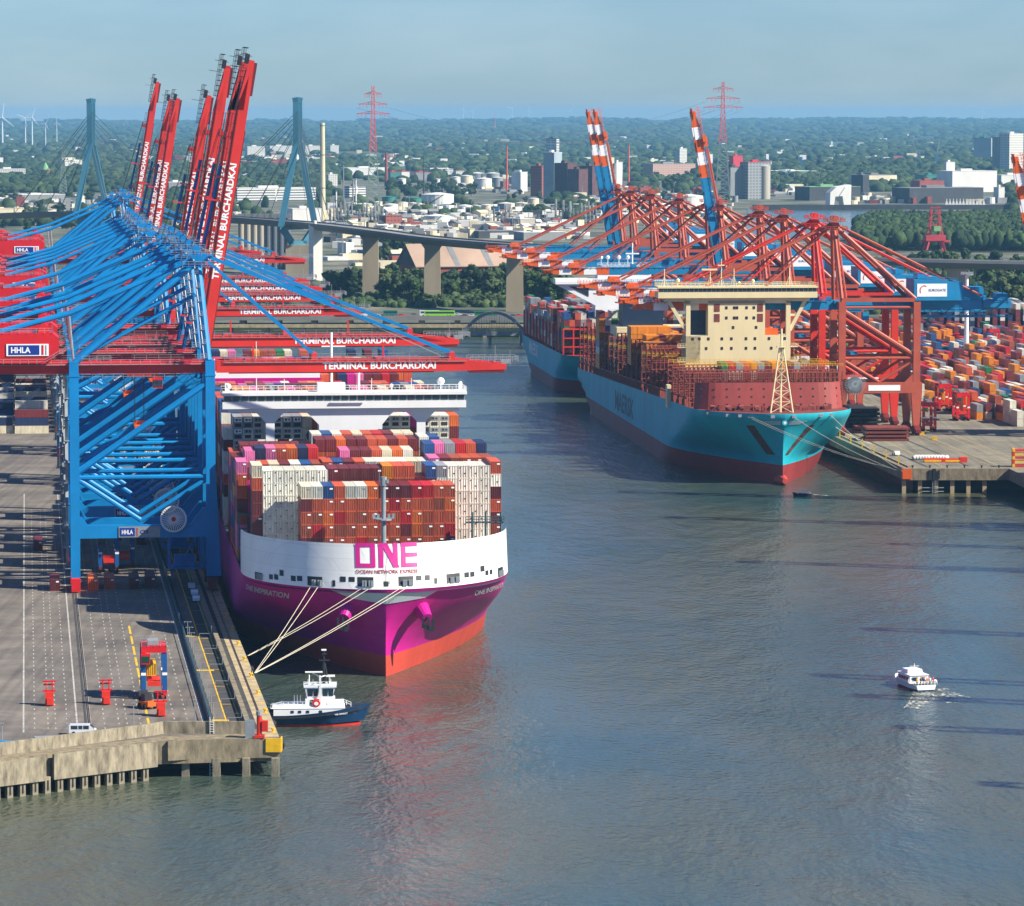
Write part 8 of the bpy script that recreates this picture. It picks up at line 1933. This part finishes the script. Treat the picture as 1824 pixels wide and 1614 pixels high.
for (x, y, z, s_, sw, k, rz) in FAR:
    me = CR[k]; c_, q_ = math.cos(rz), math.sin(rz); far_ = y > 3200
    vs = [(x+sw*(v.co.x*c_-v.co.y*q_), y+sw*(v.co.x*q_+v.co.y*c_), z+s_*v.co.z) for v in me.vertices]
    tv.add(vs, [tuple(p.vertices) for i, p in enumerate(me.polygons)], k % 3); tv.tube((x, y, z-1), (x, y, z+6*s_), .4, 5, mi=3)
tag(tv.build('scattered_trees', [LM1, LM2, LM3, M_BARK]), 'the smaller scattered trees and bushes among distant sheds, tanks and roads', 'trees', kind='stuff')
# forest masses: many irregular low crowns in one mesh (woodland reads as one mass)
import numpy as np
def ico():
    bm = bmesh.new(); bmesh.ops.create_icosphere(bm, subdivisions=2, radius=1); v = np.array([p.co[:] for p in bm.verts], dtype=np.float32); bm.verts.index_update(); f = np.array([[q.index for q in p.verts] for p in bm.faces], dtype=np.int32); bm.free(); return v, f
IV, IF = ico()
def forest(name, label, pts, mats_, seed):
    g = np.random.default_rng(seed); n = len(pts); P_ = np.array(pts, dtype=np.float32)          # x,y,z,rx,rz
    V = np.repeat(IV[None], n, 0).copy()
    V *= (1+.42*(g.random((n, IV.shape[0], 1), dtype=np.float32)-.5))
    V[:, :, 0] *= P_[:, 3:4]; V[:, :, 1] *= P_[:, 3:4]; V[:, :, 2] *= P_[:, 4:5]
    V[:, :, 0] += P_[:, 0:1]; V[:, :, 1] += P_[:, 1:2]; V[:, :, 2] += P_[:, 2:3]
    F = (IF[None]+(np.arange(n)*IV.shape[0])[:, None, None]).reshape(-1, 3)
    me = bpy.data.meshes.new(name); V = V.reshape(-1, 3); me.vertices.add(len(V)); me.vertices.foreach_set('co', V.ravel()); me.loops.add(F.size); me.loops.foreach_set('vertex_index', F.ravel().astype(np.int32)); me.polygons.add(len(F)); me.polygons.foreach_set('loop_start', np.arange(0, F.size, 3, dtype=np.int32)); me.polygons.foreach_set('loop_total', np.full(len(F), 3, dtype=np.int32))
    mi = np.repeat(g.integers(0, len(mats_), n), IF.shape[0]).astype(np.int32); me.polygons.foreach_set('material_index', mi); me.update(calc_edges=True)
    for m_ in mats_: me.materials.append(m_)
    return tag(obj(name, me), label, 'woodland', kind='stuff')
FM = [leaf_mat('forest_dark', (26, 42, 24), (44, 64, 34), .05), leaf_mat('forest_mid', (34, 52, 28), (56, 74, 38), .05), leaf_mat('forest_light', (44, 60, 34), (72, 86, 48), .05)]
g = random.Random(12); pts_ = []
ind = [(590, 1010, 330, 470), (1040, 1300, 345, 470), (1290, 1800, 342, 470), (380, 600, 352, 470), (-40, 250, 345, 400)]
def mask(px, py):
    for a, b_, c_, d_ in ind:
        if a < px < b_ and c_ < py < d_: return not (g.random() < .04 and px < 1300 and py < 430)
    if 1040 < px < 1300 and py > 322 and math.sin(px*.07) > -.2: return True
    if 600 < px < 950 and py > 306: return g.random() > .12
    if 420 < px < 740 and 272 < py < 292 and g.random() < .75: return True
    return False
def field(px, py):          # open fields between the woods
    s_ = math.sin(px*.011+py*.21)+math.sin(px*.023-py*.33+2)+.6*math.sin(py*.9+px*.004)
    return s_ > 1.2
n = 0
while n < 15000:
    px = g.uniform(-260, 2080); py = 213+ (g.random()**1.25)*190
    if mask(px, py): continue
    if py < 300 and field(px, py): continue
    if py < 236:
        y = 18000+12000*((236-py)/23.)**.8; x, _z = Z(px, py, y); zg = gh(x, y)
    else:
        x, y = P(px, py, GZ); zg = gh(x, y)
    f = y/4000.; r_ = (3.2+3.6*g.random())*(.55+.85*f) ; hz2 = (5.5+4*g.random())*(.85+.12*f)
    pts_.append((x, y, zg+hz2*.55, r_, hz2)); n += 1
forest('distant_forest', 'endless hazy green woodland stretching from the industry to the horizon', pts_, FM, 1)
pts_ = []
for _ in range(3800):
    px = g.uniform(1524, 2000); t = (px-1524)/300; top = 388+0*t; py = g.uniform(402, 447)
    if px < 1545 and py < 410: continue
    x, y = P(px, py, GZ); h5 = 4.5+3.6*g.random(); pts_.append((x, y, GZ+3+h5*.9, 3+3.2*g.random(), h5))
forest('island_woodland', 'dense dark green woodland on the island behind the right cranes', pts_, [LM1, FM[0], FM[1], LM2], 2)
pts_ = []
for _ in range(900):
    px = g.uniform(560, 1020); py = g.uniform(508, 548); x, y = P(px, py, GZ); pts_.append((x, y, GZ+1, 2+1.6*g.random(), 2+1.6*g.random()))
for _ in range(900):
    px = g.uniform(1500, 1900); py = g.uniform(478, 560); x, y = P(px, py, GZ); pts_.append((x, y, GZ+1.5, 2+2*g.random(), 2.5+3*g.random()))
forest('undergrowth', 'low green bushes and undergrowth under the trees by the motorway and the right yard', pts_, [LM1, LM2, LM3], 4)
# haze
hb = MB(); hb.b(-14000, 14000, -400, 31700, -4, 153)
hz3 = hb.build('haze', None) if False else None
me = bpy.data.meshes.new('haze'); me.from_pydata(hb.v, [], hb.f); me.update(); hz3 = obj('haze', me)
mh = bpy.data.materials.new('haze_air'); mh.use_nodes = True; n_ = mh.node_tree; n_.nodes.remove(n_.nodes['Principled BSDF']); pv = n_.nodes.new('ShaderNodeVolumePrincipled'); pv.inputs['Color'].default_value = (.28, .64, .96, 1); pv.inputs['Density'].default_value = 3.3e-5; pv.inputs['Anisotropy'].default_value = .1
n_.links.new(pv.outputs[0], n_.nodes['Material Output'].inputs['Volume']); me.materials.append(mh); hz3['kind'] = 'stuff'; hz3['label'] = 'thin blue haze over river, port and distant land'
